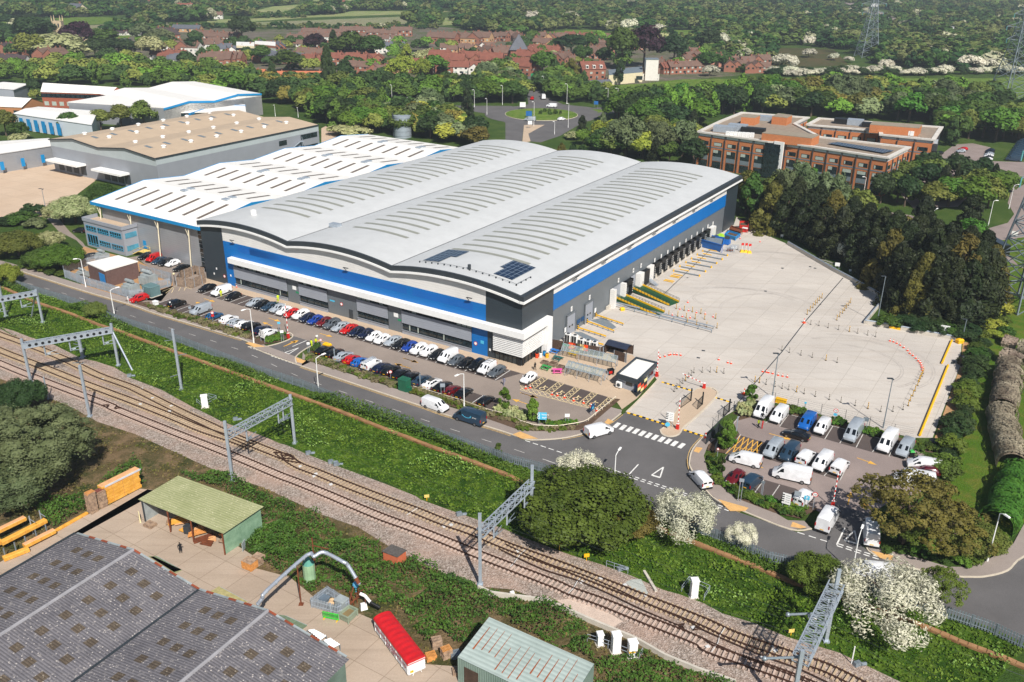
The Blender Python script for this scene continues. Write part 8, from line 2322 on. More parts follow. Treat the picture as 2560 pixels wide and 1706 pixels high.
f8=[('10',460,335,1400,345,5,'terrace','brick','brown','in the highest terrace row under the far fields'),('10',330,385,1300,405,6,'terrace','brick white','brown','in the second terrace row below the fields'),('10',20,470,250,470,4,'house','brick','slate','in the short slate row at the left of the town'),('10',400,460,800,470,4,'house','white brick','brown','around the dark copper beech'),('10',460,590,1160,600,8,'house','brick','red','in the long red roofed street in the town middle'),('10',470,555,1000,565,5,'terrace','brick','red brown','behind the long red roofed street'),('10',830,680,1300,690,5,'house','brick tan','brown','beside the pale willow in the town'),('10',1420,660,2290,680,9,'house','brick white','red','in the red roofed street ending at the far road'),('10',1660,610,2200,620,5,'villa','brick','slate red','in the slate roofed row behind the red street'),('10',1620,395,2120,420,5,'villa','brick tan','brown','in the upper row right of town centre'),('10',2120,395,2340,370,3,'house','brick','slate brown','on the rise by the dark cedar'),('10',1720,490,2160,490,5,'house','white tan','brown','among the white gables in the town middle'),('10',2040,555,2340,545,3,'villa','brick','slate brown','by the grey pyramid roof'),('20',10,370,110,400,3,'house','white brick','brown','at the left end of the new estate'),('20',170,375,480,385,5,'house','tan brick','brown','in the top row of the new estate'),('20',510,385,760,395,4,'house','cream tan','brown red','in the top row of the estate right part'),('20',780,385,1130,400,5,'house','pink cream','brown','at the right end of the estate top row'),('20',230,440,450,450,4,'house','tan','brown','in the second row of the new estate'),('20',700,440,850,460,3,'house','tan pink','brown','in the second row behind the tall green tree'),('20',1030,440,1160,460,2,'house','pink','brown','at the estate edge by the copper beech'),('20',140,510,440,520,5,'house','brick pink','brown red','in the third row of the new estate'),('20',700,520,900,535,4,'house','brick pink','brown','just left of the tall green tree'),('20',20,570,300,585,4,'villa','brick','red','in the brick row above the far road'),('20',400,580,600,600,4,'house','pink brick','brown','behind the dormered brick house'),('20',20,680,190,690,2,'villa','brick','red','where the far road enters the town'),('20',1390,685,1480,680,2,'house','brick','red','beside the white fronted building'),('20',1500,670,1700,665,2,'terrace','brick','brown','on the meadow edge right of the copper beech'),('20',1570,530,1700,530,2,'house','pink','brown','above the meadow edge row'),('20',1570,600,1740,570,3,'house','cream brick','brown','in the middle of the meadow edge group'),('20',1830,600,1950,600,2,'house','pink','brown','half hidden right of the meadow edge group'),('20',1960,665,2330,672,4,'house','brick','dark brown','in the last brown row before the marsh'),('20',1970,625,2330,620,3,'house','brick','brown','behind the last brown row'),('00',1850,370,2150,380,3,'terrace','brick white','dark brown','in the dormered row left of the town'),('00',1470,360,1580,375,2,'villa','brick','dark','beside the dormered row'),('00',1470,565,1660,570,2,'terrace','white','red','white walled with red roof beside the blossom tree'),('00',1640,490,1800,495,2,'villa','white brick','brown','in the left town above the white cottages'),('00',1460,510,1560,505,2,'house','white','dark brown','the white cottages on the left of town'),('00',1850,450,2150,450,4,'house','brick white','slate brown','in the left town below the dormered row'),('00',1900,620,2180,625,3,'villa','brick','red brown','in the red roofed cluster left of town'),('00',1580,605,1780,610,3,'house','white','slate','in the slate roofed white row left of town'),('00',0,605,180,610,2,'terrace','white','dark','at the far left edge behind the tree belt'),('00',60,520,200,525,2,'villa','brick','dark','at the far left above the tree belt'),('00',400,570,560,575,2,'villa','brick','brown','below the big cream blossom tree at left'),('00',2000,500,2340,500,4,'house','white brick','slate','in the left town by the white modern block'),('10',0,560,440,590,4,'house','brick','red slate','between the green trees left of the red street'),('10',1000,480,1300,470,3,'terrace','white brick','slate','the pale houses behind the big green trees')]
HN=0
for(w_,x0,y0,x1,y1,n,k,eI,fQ,ph)in f8:
 n=int(n*1.5+.5)
 eI,fQ=eI.split(),fQ.split()
 for i in aj(n):
  t=(i+.5)/n
  p=g(w_,x0+(x1-x0)*t,y0+(y1-y0)*t+RN.uniform(-14,14))
  a,b=g(w_,x0,y0),g(w_,x1,y1)
  rz=bq(b-a)+(PI/2 if(k!='terrace' and RN.random()<.4)else 0)+RN.uniform(-.12,.12)
  if math.cos(rz)<0:rz+=PI
  kk=k
  wa,ro=eI[i%len(eI)],fQ[(i*2+1)%len(fQ)]
  aL='%s walled %s, %s from the left %s'%({'brick':'red brick','tan':'tan','white':'white','cream':'cream','pink':'pinkish'}[wa],{'house':'house','terrace':'terrace','villa':'big house'}[k],bE(i+1),ph)
  aL=' '.join(aL.split()[:16])
  d8(kk,wa,ro,p,rz,aL,'houses of the town',sc_=RN.uniform(.85,1.05))
SP=[('range','brick','orange','10',245,745,590,745,'long bright orange roofed range behind the tall dark fir'),('range','brick','orange','10',895,762,1105,765,'bright orange roofed block right of the tall dark fir'),('range','brick','orange','00',2080,720,2350,725,'long bright orange roofed range at the left of the town'),('flats','white','dark','10',1830,800,1960,800,'dark roofed white flats left of the roundabout road'),('flats','white','dark','10',1960,790,2060,780,'dark roofed flats nearest the roundabout road'),('bungalow','brick','brown','00',720,330,950,330,'long low brown roofed block right of the church'),('bungalow','white','dark','00',1040,320,1150,325,'white gabled hall beyond the church green'),('bungalow','white','dark','00',1170,322,1270,325,'second white gabled hall beyond the church green'),('villa','cream','slate','00',1090,440,1210,440,'large cream villa right of the copper beech at left'),('bungalow','tan','slate','00',1600,290,1850,295,'flat tan block with blue grey roof at the town edge'),('villa','brick','red','20',620,725,830,720,'tall brick house with three white dormers above the roundabout'),('house','white','brown','00',1970,175,2050,175,'lone pale house among far trees at upper left'),('villa','cream','red','00',1640,130,1780,130,'orange roofed farmhouse in the far trees'),('house','cream','slate','00',670,150,770,155,'pale far house in the woods at upper left'),('terrace','brick','orange','00',1360,40,1600,45,'far orange roofed row at the top left'),('house','pink','red','10',745,60,820,60,'far pink house between fields, left one'),('house','pink','red','10',890,60,950,60,'far pink house between fields, right one'),('bungalow','white','slate','20',730,800,850,790,'low white flat block by the meadow left of the ivy column'),('villa','white','brown','20',1200,730,1350,735,'white fronted house with square white tower at the meadow'),('house','brick','brown','20',1260,650,1390,660,'red brick house with hipped brown roof behind the white tower')]
for k,wa,ro,w_,x0,y0,x1,y1,aL in SP:
 a,b=g(w_,x0,y0),g(w_,x1,y1);l=(b-a).length;hs=HT[k][0]
 d8(k,wa,ro,(a+b)/2,bq(b-a),aL,'landmark buildings of the town',sc_=min(1.8,max(.7,l/hs)))
a,b=g('20',620,725),g('20',830,720)
o=[x for x in sc.objects if x.get('label','').startswith('tall brick house with three')][0]
for x in(-4.5,0,4.5):
 MB().b_(x,-4.3,6.6,1.8,2.2,2.0).u_('dormer',TW['white'],o);MB().b_(x,-5.45,7.0,1.2,.1,1.2).u_('window',aM,o)
q=[g('20',885,785),g('20',1195,755),g('20',1190,700),g('20',880,735)]
o,_=au('cream_hall','long cream blank walled hall on the meadow edge','hall',[V3(p.x,p.y,0)for p in q],6,ai,TW['cream'])
m=MB();p=g('20',1165,765);m.b_(p.x,p.y,2,4,.3,2.4);aa(o,'window',m,aM)
q=g('20',1270,735);o=ac('white_tower','square white stair tower by the meadow edge','tower',q);aa(o,'wall',MB().b_(q.x,q.y,0,8,7,13),TW['white']);aa(o,'roof',MB().b_(q.x,q.y,13,8.6,7.6,.4),ai)
q=[g('00',2180,520),g('00',2345,525),g('00',2345,490),g('00',2180,485)]
o,_=au('white_modern_block','white flat roofed block with window band at left of town','building',[V3(p.x,p.y,0)for p in q],8,aK,TW['cream']);aJ(o,q[0],q[1],6,4.5,1.8,4,aM)
q=[g('10',0,520),g('10',190,540),g('10',190,500),g('10',0,490)]
o,_=au('flat_brick_block','flat roofed red brick block with white parapet at left of town','building',[V3(p.x,p.y,0)for p in q],9,aK,TW['brick']);aJ(o,q[0],q[1],7,5.5,1.8,3.5,bh)
p=g('00',560,380)
o=ac('church','stone church tower with four pinnacles and low nave','church',p,.15);o.scale=(.62,)*3;ST=am('church_stone','b3a183',.9,var=.15,scale=.3)
MB().b_(0,0,0,13,13,27,0,0,.5,.5).u_('tower',ST,o)
m=MB()
for x in(-5.6,5.6):
 for y in(-5.6,5.6):m.b_(x,y,27,1.6,1.6,7.5,0,0,.6,.6)
m.u_('pinnacle',ST,o)
m=MB()
for x in(-2.2,2.2):m.b_(x,-6.4,19,2,.3,5)
m.u_('belfry_opening',ak,o);MB().b_(24,4,0,34,12,9).u_('nave',ST,o);MB().add([(7,-3,9),(42,-3,9),(42,4,15),(7,4,15),(7,11,9),(42,11,9)],[(0,1,2,3),(3,2,5,4)]).u_('nave_roof',TR['slate'],o)
for i in aj(5):MB().b_(11+6*i,-2.1,3,2,.2,4).u_('window',aM,o)
p=g('20',60,570);o=ac('slate_pyramid_roof','brick block with pointed slate pyramid roof in the town','building',p);MB().b_(0,0,0,12,12,9).u_('wall',TW['brick'],o);MB().add([(-7,-7,9),(7,-7,9),(7,7,9),(-7,7,9),(0,0,20)],[(0,1,4),(1,2,4),(2,3,4),(3,0,4)]).u_('roof',TR['slate'],o)
def di(ad,b,h,w,rz,dV=10):
 o=ac('electricity_pylon',ad,'pylon',b,rz,'electricity pylons')
 m=MB();r=h*.0028+.05
 ws=lambda z:w*(1-z/h*.92)if z<h*.62 else w*(.43-.25*(z-h*.62)/(h*.38))
 zs=[h*(1-(1-i/dV)**1.15)for i in aj(dV+1)]
 for z0,z1 in zip(zs,zs[1:]):
  c0=[V3(a*ws(z0)/2,c*ws(z0)/2,z0)for a,c in((-1,-1),(1,-1),(1,1),(-1,1))];c1=[V3(a*ws(z1)/2,c*ws(z1)/2,z1)for a,c in((-1,-1),(1,-1),(1,1),(-1,1))]
  for i in aj(4):
   j=(i+1)%4;m.e_(c0[i],c1[i],r*2);m.e_(c0[i],c1[j],r);m.e_(c0[j],c1[i],r);m.e_(c1[i],c1[j],r)
 m.u_('lattice_tower',ai,o)
 for k,z in aZ((.66,.79,.92)):
  for sg in(-1,1):
   m=MB();l=h*(.17,.2,.14)[k];a=V3(sg*ws(h*z)/2,0,h*z);e=V3(sg*l,0,h*z+.6);m.e_(a+V3(0,.6,0),e,r*1.3);m.e_(a-V3(0,.6,0),e,r*1.3);m.e_(a+ZV(2.6),e,r*1.2);ar=m.u_('cross_arm',ai,o)
   MB().t_(e,e-ZV(2.2),.16,n=6).u_('insulator',am('teal_insulator','5fa0a0',.4)if not bpy.data.materials.get('teal_insulator')else bpy.data.materials['teal_insulator'],ar)
 return o
b=g('s',2165,143);di('tall pylon standing in the scrub at upper middle right',b,bO(b,'s',2175,-25),14,.1)
b=g('30',2190,930);di('tall pylon rising from the meadow at the right edge',b,bO(b,'30',2275,60),16,.2)
b=g('31',2290,1230);di('pylon base on the mown lawn at the right edge',b,46,11,.3,13)
HD_=am('dry_hedge_twigs','6a5c50',.95,var=.25,scale=1.0,c2='9a8c7c',fine=.45,bump=.8,bscale=4)
def aX(n):
 v=NP.normal(size=(n,3));return v/np.linalg.norm(v,axis=1)[:,None]
def bj(pos,nrm,size,asp=.75):
 """one bent leaf clump per position, facing nrm"""
 n=len(pos)
 a=np.cross(nrm,aX(n));a/=np.maximum(np.linalg.norm(a,axis=1)[:,None],1e-6)
 b=np.cross(nrm,a)
 s=size[:,None]if hasattr(size,'__len__')else size
 a=a*s*.5;b=b*s*.5*asp
 v=np.stack([pos-a-b*.6,pos+a*.2-b,pos+a+b*.5,pos-a*.3+b],1).reshape(-1,3)
 return v
def b7(name,v,k=4,mi=None):
 me=bpy.data.meshes.new(name)
 n=len(v)//k
 me.vertices.add(len(v));me.vertices.foreach_set('co',v.astype(np.float32).ravel())
 me.loops.add(n*k);me.loops.foreach_set('vertex_index',np.arange(n*k,dtype=np.int32))
 me.polygons.add(n);me.polygons.foreach_set('loop_start',np.arange(0,n*k,k,dtype=np.int32));me.polygons.foreach_set('loop_total',np.full(n,k,dtype=np.int32))
 me.update(calc_edges=True)
 return me
def fe(aq,n):
 k_=min(1,(34/n)**.42)
 """blob centres and radii of a crown in a unit tree: height 1, radius about .42"""
 a4=[]
 if aq=='conifer':
  for i in aj(n):
   t=NP.random()**.8;r=.40*(1-t)**.75+.03;a=NP.random()*2*PI;d=r*NP.uniform(.45,.95)
   a4.append((d*math.cos(a),d*math.sin(a),.06+.9*t,.10+.07*(1-t)))
  a4.append((0,0,.93,.05))
 elif aq=='round':
  for i in aj(n):
   d=aX(1)[0];d[2]=abs(d[2])*1.-.25;q=NP.uniform(.55,.95)
   a4.append((d[0]*.33*q,d[1]*.33*q,.58+d[2]*.33*q,NP.uniform(.11,.18)))
 elif aq=='tall':
  for i in aj(n):
   t=NP.random();r=.26*math.sin(PI*(.12+.85*t)**.8);a=NP.random()*2*PI
   a4.append((r*.9*math.cos(a),r*.9*math.sin(a),.22+.72*t,NP.uniform(.08,.13)))
 elif aq=='bush':
  for i in aj(n):
   a=NP.random()*2*PI;r=.42*math.sqrt(NP.random());z=.55*math.sqrt(max(0,1-(r/.5)**2))
   a4.append((r*math.cos(a),r*math.sin(a),z*NP.uniform(.6,1.)+.12,NP.uniform(.12,.2)))
 elif aq=='open':
  for i in aj(n):
   d=aX(1)[0];d[2]=abs(d[2])-.35;q=NP.uniform(.5,1.1)
   a4.append((d[0]*.42*q,d[1]*.42*q,.6+d[2]*.36*q,NP.uniform(.06,.12)))
 elif aq=='weep':
  for i in aj(n):
   a=NP.random()*2*PI;r=.36*math.sqrt(NP.random());z=.86*math.sqrt(max(0,1-(r/.5)**2))
   a4.append((r*math.cos(a),r*math.sin(a),z*NP.uniform(.55,1.)+.05,NP.uniform(.1,.17)))
 return[(a,b,c,r*k_)for a,b,c,r in a4]
def c5(name,aq,nl,nq,ls,bR,core=True,hang=0.):
 global NP
 NP=np.random.default_rng(bR)
 lp=np.array(fe(aq,nl))
 w=lp[:,3]**2;gn=NP.choice(len(lp),nq,p=w/w.sum())
 d=aX(nq)
 cen=np.array([0,0,.5 if aq!='conifer' else.4])
 a4=lp[gn,:3]-cen;a4/=np.maximum(np.linalg.norm(a4,axis=1)[:,None],1e-6)
 d=d+a4*.75;d/=np.linalg.norm(d,axis=1)[:,None]
 rr=lp[gn,3]*NP.uniform(.72,1.12,nq)
 pos=lp[gn,:3]+d*rr[:,None]
 if aq=='conifer':pos[:,2]-=.25*np.hypot(pos[:,0],pos[:,1])*NP.uniform(.2,.8,nq)
 if hang:pos[:,2]-=hang*NP.random(nq)**2
 pos[:,2]=np.maximum(pos[:,2],.02)
 nr=d+aX(nq)*.65+np.array([0,0,.25]);nr/=np.linalg.norm(nr,axis=1)[:,None]
 if hang or aq=='conifer':nr[:,2]*=.6
 sz=ls*NP.uniform(.6,1.45,nq)
 v=bj(pos,nr,sz,.45 if(hang or aq=='conifer')else.8)
 if core:
  k=nq//4;j=NP.choice(len(lp),k,p=w/w.sum());dd=aX(k)
  p2=lp[j,:3]+dd*(lp[j,3]*.55)[:,None];p2[:,2]=np.maximum(p2[:,2],.02)
  v=np.concatenate([v,bj(p2,dd,ls*2.3*np.ones(k),1.)])
 return b7(name,v)
def cM(name,h,r,eh,bR):
 rn=random.Random(bR);m=MB()
 m.t_((0,0,0),(rn.uniform(-.01,.01),rn.uniform(-.01,.01),h),r,r*.5,7)
 for i in aj(eh):
  a=2*PI*i/max(1,eh)+rn.uniform(-.3,.3);z=h*rn.uniform(.55,1.);l=rn.uniform(.18,.3)
  m.t_((0,0,z),(l*math.cos(a),l*math.sin(a),z+l*rn.uniform(.7,1.2)),r*.45,r*.15,5)
 return m.m_(name)
CR,TK={},{}
gq={'round':('round',26,1500,.072,0),'round2':('round',34,1700,.068,0),'tall':('tall',26,1400,.066,0),'conifer':('conifer',60,2600,.062,0),'conifer2':('conifer',48,2200,.066,0),'bush':('bush',22,1100,.075,0),'bush2':('bush',30,1300,.07,0),'weep':('weep',30,2000,.07,.22),'open':('open',40,1500,.05,0),'fineround':('round',90,11000,.028,0),'finebush':('bush',130,16000,.023,0),'finebush2':('bush',100,12000,.026,0),'fineopen':('open',90,6500,.024,0),'fineweep':('weep',150,22000,.018,.1),'fineconifer':('conifer',130,9000,.036,0),'spray':('weep',44,9000,.03,.1),'low':('bush',10,420,.12,0),'young':('tall',22,900,.075,0)}
for i,(k,s)in aZ(gq.items()):
 CR[k]=c5('crown_'+k,s[0],s[1],s[2],s[3],100+i,core=k not in('open','fineopen','spray'),hang=s[4])
 TK[k]=cM('trunk_'+k,{'conifer':.85,'fineconifer':.85,'conifer2':.85,'tall':.7,'bush':.4,'low':.2,'young':.75}.get(s[0]if k not in('low','young')else k,.5),{'young':.02}.get(k,.03),5 if 'conifer' not in k else 0,7+i)
QT,QK,QON=[],('round','round2','tall','open','fineround','fineopen','young'),[True]
def aH(aq,cL,p,h,w,ad,group=None,name=None,bV='tree',fj=True):
 """h height and w crown width in metres; broadleaved trees wait in a queue so that the largest in view become things"""
 if not name and aq in QK and QON[0]:QT.append((aq,cL,p,h,w,ad,group));return
 o=ac(name or{'conifer':'conifer_tree','conifer2':'conifer_tree','fineconifer':'conifer_tree','bush':'shrub','bush2':'shrub','finebush':'shrub','finebush2':'shrub','low':'shrub','weep':'willow_tree','fineweep':'willow_tree','spray':'blossom_shrub'}.get(aq,'broadleaf_tree'),ad,bV,V3(p.x,p.y,0),RN.uniform(0,6.28),group)
 o.scale=(w/.84,w/.84,h)
 link('crown',CR[aq],LF[cL],o,perobj=True)
 if fj:link('trunk',TK[aq],eM,o)
 return o
def eQ(x,y,q):
 c=False;j=len(q)-1
 for i in aj(len(q)):
  if(q[i][1]>y)!=(q[j][1]>y)and x<(q[j][0]-q[i][0])*(y-q[i][1])/(q[j][1]-q[i][1])+q[i][0]:c=not c
  j=i
 return c
def dZ(w_,ep,n,eJ,bR):
 """base points inside a surveyed outline, at least gap metres apart"""
 rn=random.Random(bR);q=[tuple(map(float,t.split(',')))for t in ep.split()]
 x0,x1=min(a for a,b in q),max(a for a,b in q);y0,y1=min(b for a,b in q),max(b for a,b in q)
 a4=[];tr=0
 while len(a4)<n and tr<n*40:
  tr+=1;x,y=rn.uniform(x0,x1),rn.uniform(y0,y1)
  if not eQ(x,y,q):continue
  p=g(w_,x,y)
  if all((p-o).length>eJ for o in a4):a4.append(p)
 return a4
def a3(w_,ep,n,eJ,bR,mix,hr,aP,group=None,wr=(.95,1.3)):
 group=group or 'trees '+aP
 rn=random.Random(bR)
 ae=dZ(w_,ep,n,eJ,bR);ae.sort(key=lambda p:p.x/p.y)
 ln={'green':'mid green','bright':'bright green','dark':'dark green','olive':'olive green','willow':'grey green','conifer':'blackish green','brown':'bronze green','purple':'dark purple','yellow':'yellow green','blossom':'white blossomed','creamy':'cream blossomed','bush':'mossy green'}
 gf={'round':'tree','round2':'tree','tall':'tall tree','conifer':'conifer','conifer2':'conifer','bush':'bush','bush2':'bush','weep':'willow','open':'thin tree','low':'low bush'}
 for i,p in aZ(ae):
  k,lf=rn.choice(mix);h=rn.uniform(*hr)
  if 'bush' in k:h*=.6
  w=h*rn.uniform(*wr)*(.6 if k=='tall' else.55 if 'conifer' in k else 1.25 if 'bush' in k else 1)
  aH(k,lf,p,h,w,'%s %s %s, %s from the left'%(ln[lf],gf[k],aP,bE(i+1)),group)
R_,R2,TA,cP,cp,OP,WE='round','round2','tall','conifer','bush','open','weep'
eW=[(R_,'green'),(R2,'green'),(R_,'dark'),(R2,'olive'),(R_,'olive'),(TA,'green'),(R2,'bright')]
eP=[(R_,'green'),(R2,'dark'),(R_,'bright'),(R2,'green'),(TA,'dark'),(R_,'olive')]
G1='trees of the belt left of the town'
a3('00','-60,660 500,650 1000,640 1500,660 2350,720 2350,880 1800,880 1180,870 1100,800 440,790 260,780 -60,800',84,5.6,1,eW,(10,14),'in the left tree belt')
a3('10','0,830 560,830 560,960 60,960',23,4.8,2,[(R_,'brown'),(R2,'dark'),(R_,'dark'),(R2,'brown')],(10,13),'in the dark strip behind the blue trim')
a3('10','450,960 760,930 1180,1000 1190,1230 900,1240 640,1150 450,1080',58,5.2,3,eW,(10,14),'behind the white gabled roofs')
a3('10','1190,1080 1480,1060 1800,1120 1950,1180 2050,1320 2050,1390 1900,1330 1440,1260 1190,1240',60,4.8,4,[(R_,'olive'),(R2,'willow'),(R_,'green'),(R2,'brown'),(R_,'yellow'),(cp,'olive'),(R2,'dark')],(8,12),'between the tank and the roundabout')
a3('10','760,850 1200,850 1700,870 2100,870 2340,850 2340,950 1800,945 1480,930 1200,925 760,900',69,5.6,5,eP,(10,14),'north of the roundabout approach')
a3('10','2080,700 2340,680 2340,860 2080,850',20,6.4,6,[(R_,'green'),(R2,'willow'),(R_,'olive')],(10,14),'left of the far road')
a3('20','0,780 60,790 120,930 0,960',11,5.6,7,[(R_,'dark'),(R2,'green'),(R_,'olive')],(10,13),'on the left bank of the far road')
a3('20','210,760 480,720 620,790 760,860 1000,930 1400,930 1500,960 1020,975 480,945 330,890',58,4.8,8,eP,(8,12),'right of the far road')
a3('20','930,1120 1050,1060 1700,980 2350,900 2350,1030 1900,1060 1700,1180 1500,1220 1100,1230',75,4.8,9,[(R_,'green'),(R2,'bright'),(R_,'bright'),(R2,'dark'),(TA,'bright'),(R_,'dark')],(11,15),'in the dense belt before the offices')
a3('20','760,1330 900,1290 1690,1230 1650,1420 1200,1470 1700,1540 1100,1490 760,1430',43,4.8,10,[(R_,'green'),(R2,'olive'),(R_,'yellow'),(cP,'conifer'),(R2,'dark'),(cp,'green')],(8,12),'just behind the curved roof')
for x,y,h,lf,aL in((1040,1440,17,'willow','large grey green willow behind the curved roof, left of three'),(1320,1450,15,'willow','large grey green willow behind the curved roof, middle of three'),(1560,1440,15,'willow','large grey green willow behind the curved roof, right of three')):aH(WE,lf,g('20',x,y),h,h*1.0,aL,'willows behind the curved roof')
for x,y,h,w,k,lf,aL in((640,1250,9,7,cP,'conifer','dark pine beside the near roundabout road'),(830,1240,10,6,cP,'willow','blue grey cedar beside the near roundabout road'),(570,1280,4,8,cp,'creamy','buff flowered bush beside the near roundabout road'),(650,1330,7,7,R_,'bright','bright round tree beside the near roundabout road')):aH(k,lf,g('20',x,y),h,w,aL)
a3('30','0,900 450,850 900,850 1400,860 2060,960 1980,1110 1600,1150 1420,1130 350,1090 0,1060',87,5.2,11,[(R_,'green'),(R2,'olive'),(R_,'dark'),(R2,'bright'),(R_,'brown'),(R2,'willow')],(11,15),'between the offices and the meadow')
for x,y,h,aL in((620,1010,19,'broad grey green willow behind the second office, left'),(760,1010,18,'broad grey green willow behind the second office, right'),(1600,1000,16,'blue grey willow right of the second office')):aH(WE,'willow',g('30',x,y),h,h,aL,'willows behind the offices')
a3('30','1560,1200 2200,1050 2420,1080 2420,1330 2080,1310 1790,1290 1640,1380',37,5.6,12,eP,(11,16),'right of the second office')
a3('31','1150,130 1700,60 2000,50 2230,200 1960,420 1700,380 1330,350 1100,300',24,6,13,[(R_,'green'),(R2,'olive'),(R_,'dark'),(R2,'bright'),(cP,'conifer'),(cp,'olive')],(7,12),'between the offices and the lane')
for x,y,h,w,k,lf,aL in((1030,300,11,9,R_,'dark','dark round tree at the first office corner'),(1250,330,11,9,R2,'dark','dark round tree right of the office corner'),(1710,165,9,3,cP,'conifer','slim dark cypress on the office paving'),(1900,330,13,11,R2,'olive','big loose olive tree beside the lane'),(1400,610,12,11,cP,'conifer','broad dark pine beside the lane'),(1830,590,12,11,cP,'conifer','broad dark pine nearer the coach'),(380,260,10,8,'tall','bright','bright yellow green tree before the office bays')):aH(k,lf,g('31',x,y),h,w,aL)
rn=random.Random(4)
for i in aj(46):
 u,v=74-1.9*i+rn.uniform(-1,1),127+rn.uniform(0,15)
 aH(rn.choice((R_,R2,cP,TA)),rn.choice(('dark','brown','olive','green','willow','conifer')),U(u,v),rn.uniform(10,14),rn.uniform(8,11),'dark tree close behind the curved roof, %s from the left'%bE(i+1),'trees close behind the curved roof')
GC='dark conifers along the depot yard'
cn=[(10,560,15),(60,480,15),(150,600,14),(230,540,16),(330,660,15),(420,620,16),(480,740,13),(560,690,16),(640,800,14),(720,760,16),(800,880,13),(860,830,16),(930,960,13),(980,880,16),(1080,1080,15),(1100,960,17),(1150,1180,14),(1210,1080,17),(1250,1280,14),(1330,1180,17),(1370,1330,15),(1440,1230,18),(1500,1370,15),(1570,1250,18),(1630,1390,15),(1700,1270,18),(1760,1400,15),(1830,1290,17),(1880,1400,14),(1950,1300,15),(1990,1200,14),(1900,1130,16),(1750,1130,17),(1600,1090,17),(1450,1060,17),(1300,1000,17)]
cn.sort()
for i,(x,y,h)in aZ(cn):
 aH('fineconifer' if i%2 else 'conifer','conifer' if i%7 else 'brown',g('31',x,y),h,h*.8,'tall blackish conifer in the belt along the depot yard, %s from the warehouse'%bE(i+1),GC)
for x,y,h,w,aL in((110,330,13,9,'grey green willow rising over the conifers, leftmost'),(280,290,14,10,'grey green willow rising over the conifers, second'),(520,440,15,14,'broad grey green willow over the conifers, third')):aH(WE,'willow',g('31',x,y),h,w,aL,'willows over the conifer belt')
for x,y,h,w,k,lf,aL in((730,560,12,6,OP,'brown','bare brownish tree poking through the conifers'),(1230,820,13,7,OP,'brown','second bare brownish tree through the conifers'),(820,480,11,10,R_,'olive','olive tree behind the conifers at the lane'),(1760,900,15,14,'fineround','bright','big bright green rounded tree among the conifers'),(280,620,6,5,'bush2','blossom','white hawthorn in the conifer edge, left'),(720,830,8,7,'bush2','blossom','white hawthorn in the conifer edge, middle'),(960,970,5,5,'bush2','willow','pale shrub in the conifer edge, right')):aH(k,lf,g('31',x,y),h,w,aL)
a3('31','1000,1440 1400,1390 1900,1480 1880,1566 1750,1550 1100,1430',16,2.5,14,[('bush2','green'),(cp,'dark'),('bush2','dark')],(4,6),'in the laurel strip below the conifers')
a3('31','2020,1290 2160,1300 2150,1420 2020,1480',4,2.5,15,[('bush2','yellow'),('bush2','bush')],(4,6),'on the lawn by the pylon')
a3('31','1950,1500 2200,1520 2250,1566 1950,1566',5,2.5,16,[('bush2','yellow'),('bush2','bush'),(cp,'green')],(3,5),'at the lawn edge by the yard')
a3('32','1880,40 1990,30 2000,200 1850,480 1790,760 1700,1000 1660,1250 1560,1180 1640,1000 1740,700 1830,350',34,2.2,17,[('bush2','green'),(cp,'dark'),('bush2','dark'),(cp,'bush')],(3.5,5.5),'in the hedge right of the gravel strip')
def hedge(ad,ae,w,h,lf,name='clipped_hedge'):
 ae=[V3(p.x,p.y,0)for p in ae];c=ae[len(ae)//2]
 o=ac(name,ad,'hedge',c)
 sp=ah(ae,8);n=int(sum((b-a).length for a,b in zip(sp,sp[1:]))*w*38)
 cum=aQ(sp,.12);P_=[];N_=[]
 for i in aj(n):
  p,d=cum[RN.randrange(len(cum))];t=RN.uniform(-.12,1.12)*PI;nn=V3(-d.y,d.x,0)
  ef=1+.08*math.sin(p.x*.9+p.y*.7)+.05*math.sin(p.x*2.7)
  q=p+nn*(w/2*ef*math.cos(t))+ZV(max(.03,h*.42+h*.58*ef*math.sin(t)));P_.append(q-c);N_.append(nn*math.cos(t)+ZV(math.sin(t)+.1))
 v=bj(np.array(P_),np.array([x.normalized()for x in N_])+aX(n)*.35,NP.uniform(.25,.5,n),.8)
 core=MB();k=12
 for(a,b)in zip(sp,sp[1:]):
  d=(b-a).normalized();nn=V3(-d.y,d.x,0);r0=[a-c+nn*(w*.45*math.cos(PI*i/k))+ZV(h*.9*math.sin(PI*i/k)**.6)for i in aj(k+1)];r1=[b-c+nn*(w*.45*math.cos(PI*i/k))+ZV(h*.9*math.sin(PI*i/k)**.6)for i in aj(k+1)]
  core.add(r0+r1,[(i,i+1,k+2+i,k+1+i)for i in aj(k)])
 link('foliage',b7('hedge_foliage',v),LF[lf],o);core.u_('twigs',LF[lf],o)
hedge('long dead brown clipped hedge on the lawn',L('32:2200,290 2190,420 2160,580 2140,680'),4.8,3.6,'hedge');hedge('lower dead brown clipped hedge next to the green one',L('32:2130,710 2150,850 2190,1000 2230,1190'),4.8,3.4,'hedge');hedge('short dead brown hedge bending at the top of the lawn',L('32:2130,180 2230,210 2340,260'),3.8,3.0,'hedge');hedge('brown hedge end at the right picture edge',L('32:2300,110 2420,150'),3.6,3.0,'hedge')
hedge('dense green clipped hedge continuing below the brown one',L('32:2280,1260 2240,1380 2190,1500; 33:2150,100 2090,170'),5.0,3.4,'bright','green_hedge');hedge('small brown hedge at the top right of the lawn',L('32:2150,30 2280,60'),3.0,2.2,'hedge')
b=g('02',330,1330);aH('fineweep','willow',b,bO(b,'02',430,545)*1.0,20,'huge grey green willow bush at the left edge above the timber packs')
b=g('02',60,1500);aH('fineweep','willow',b,9,17,'lower willow mass at the left edge over the rack')
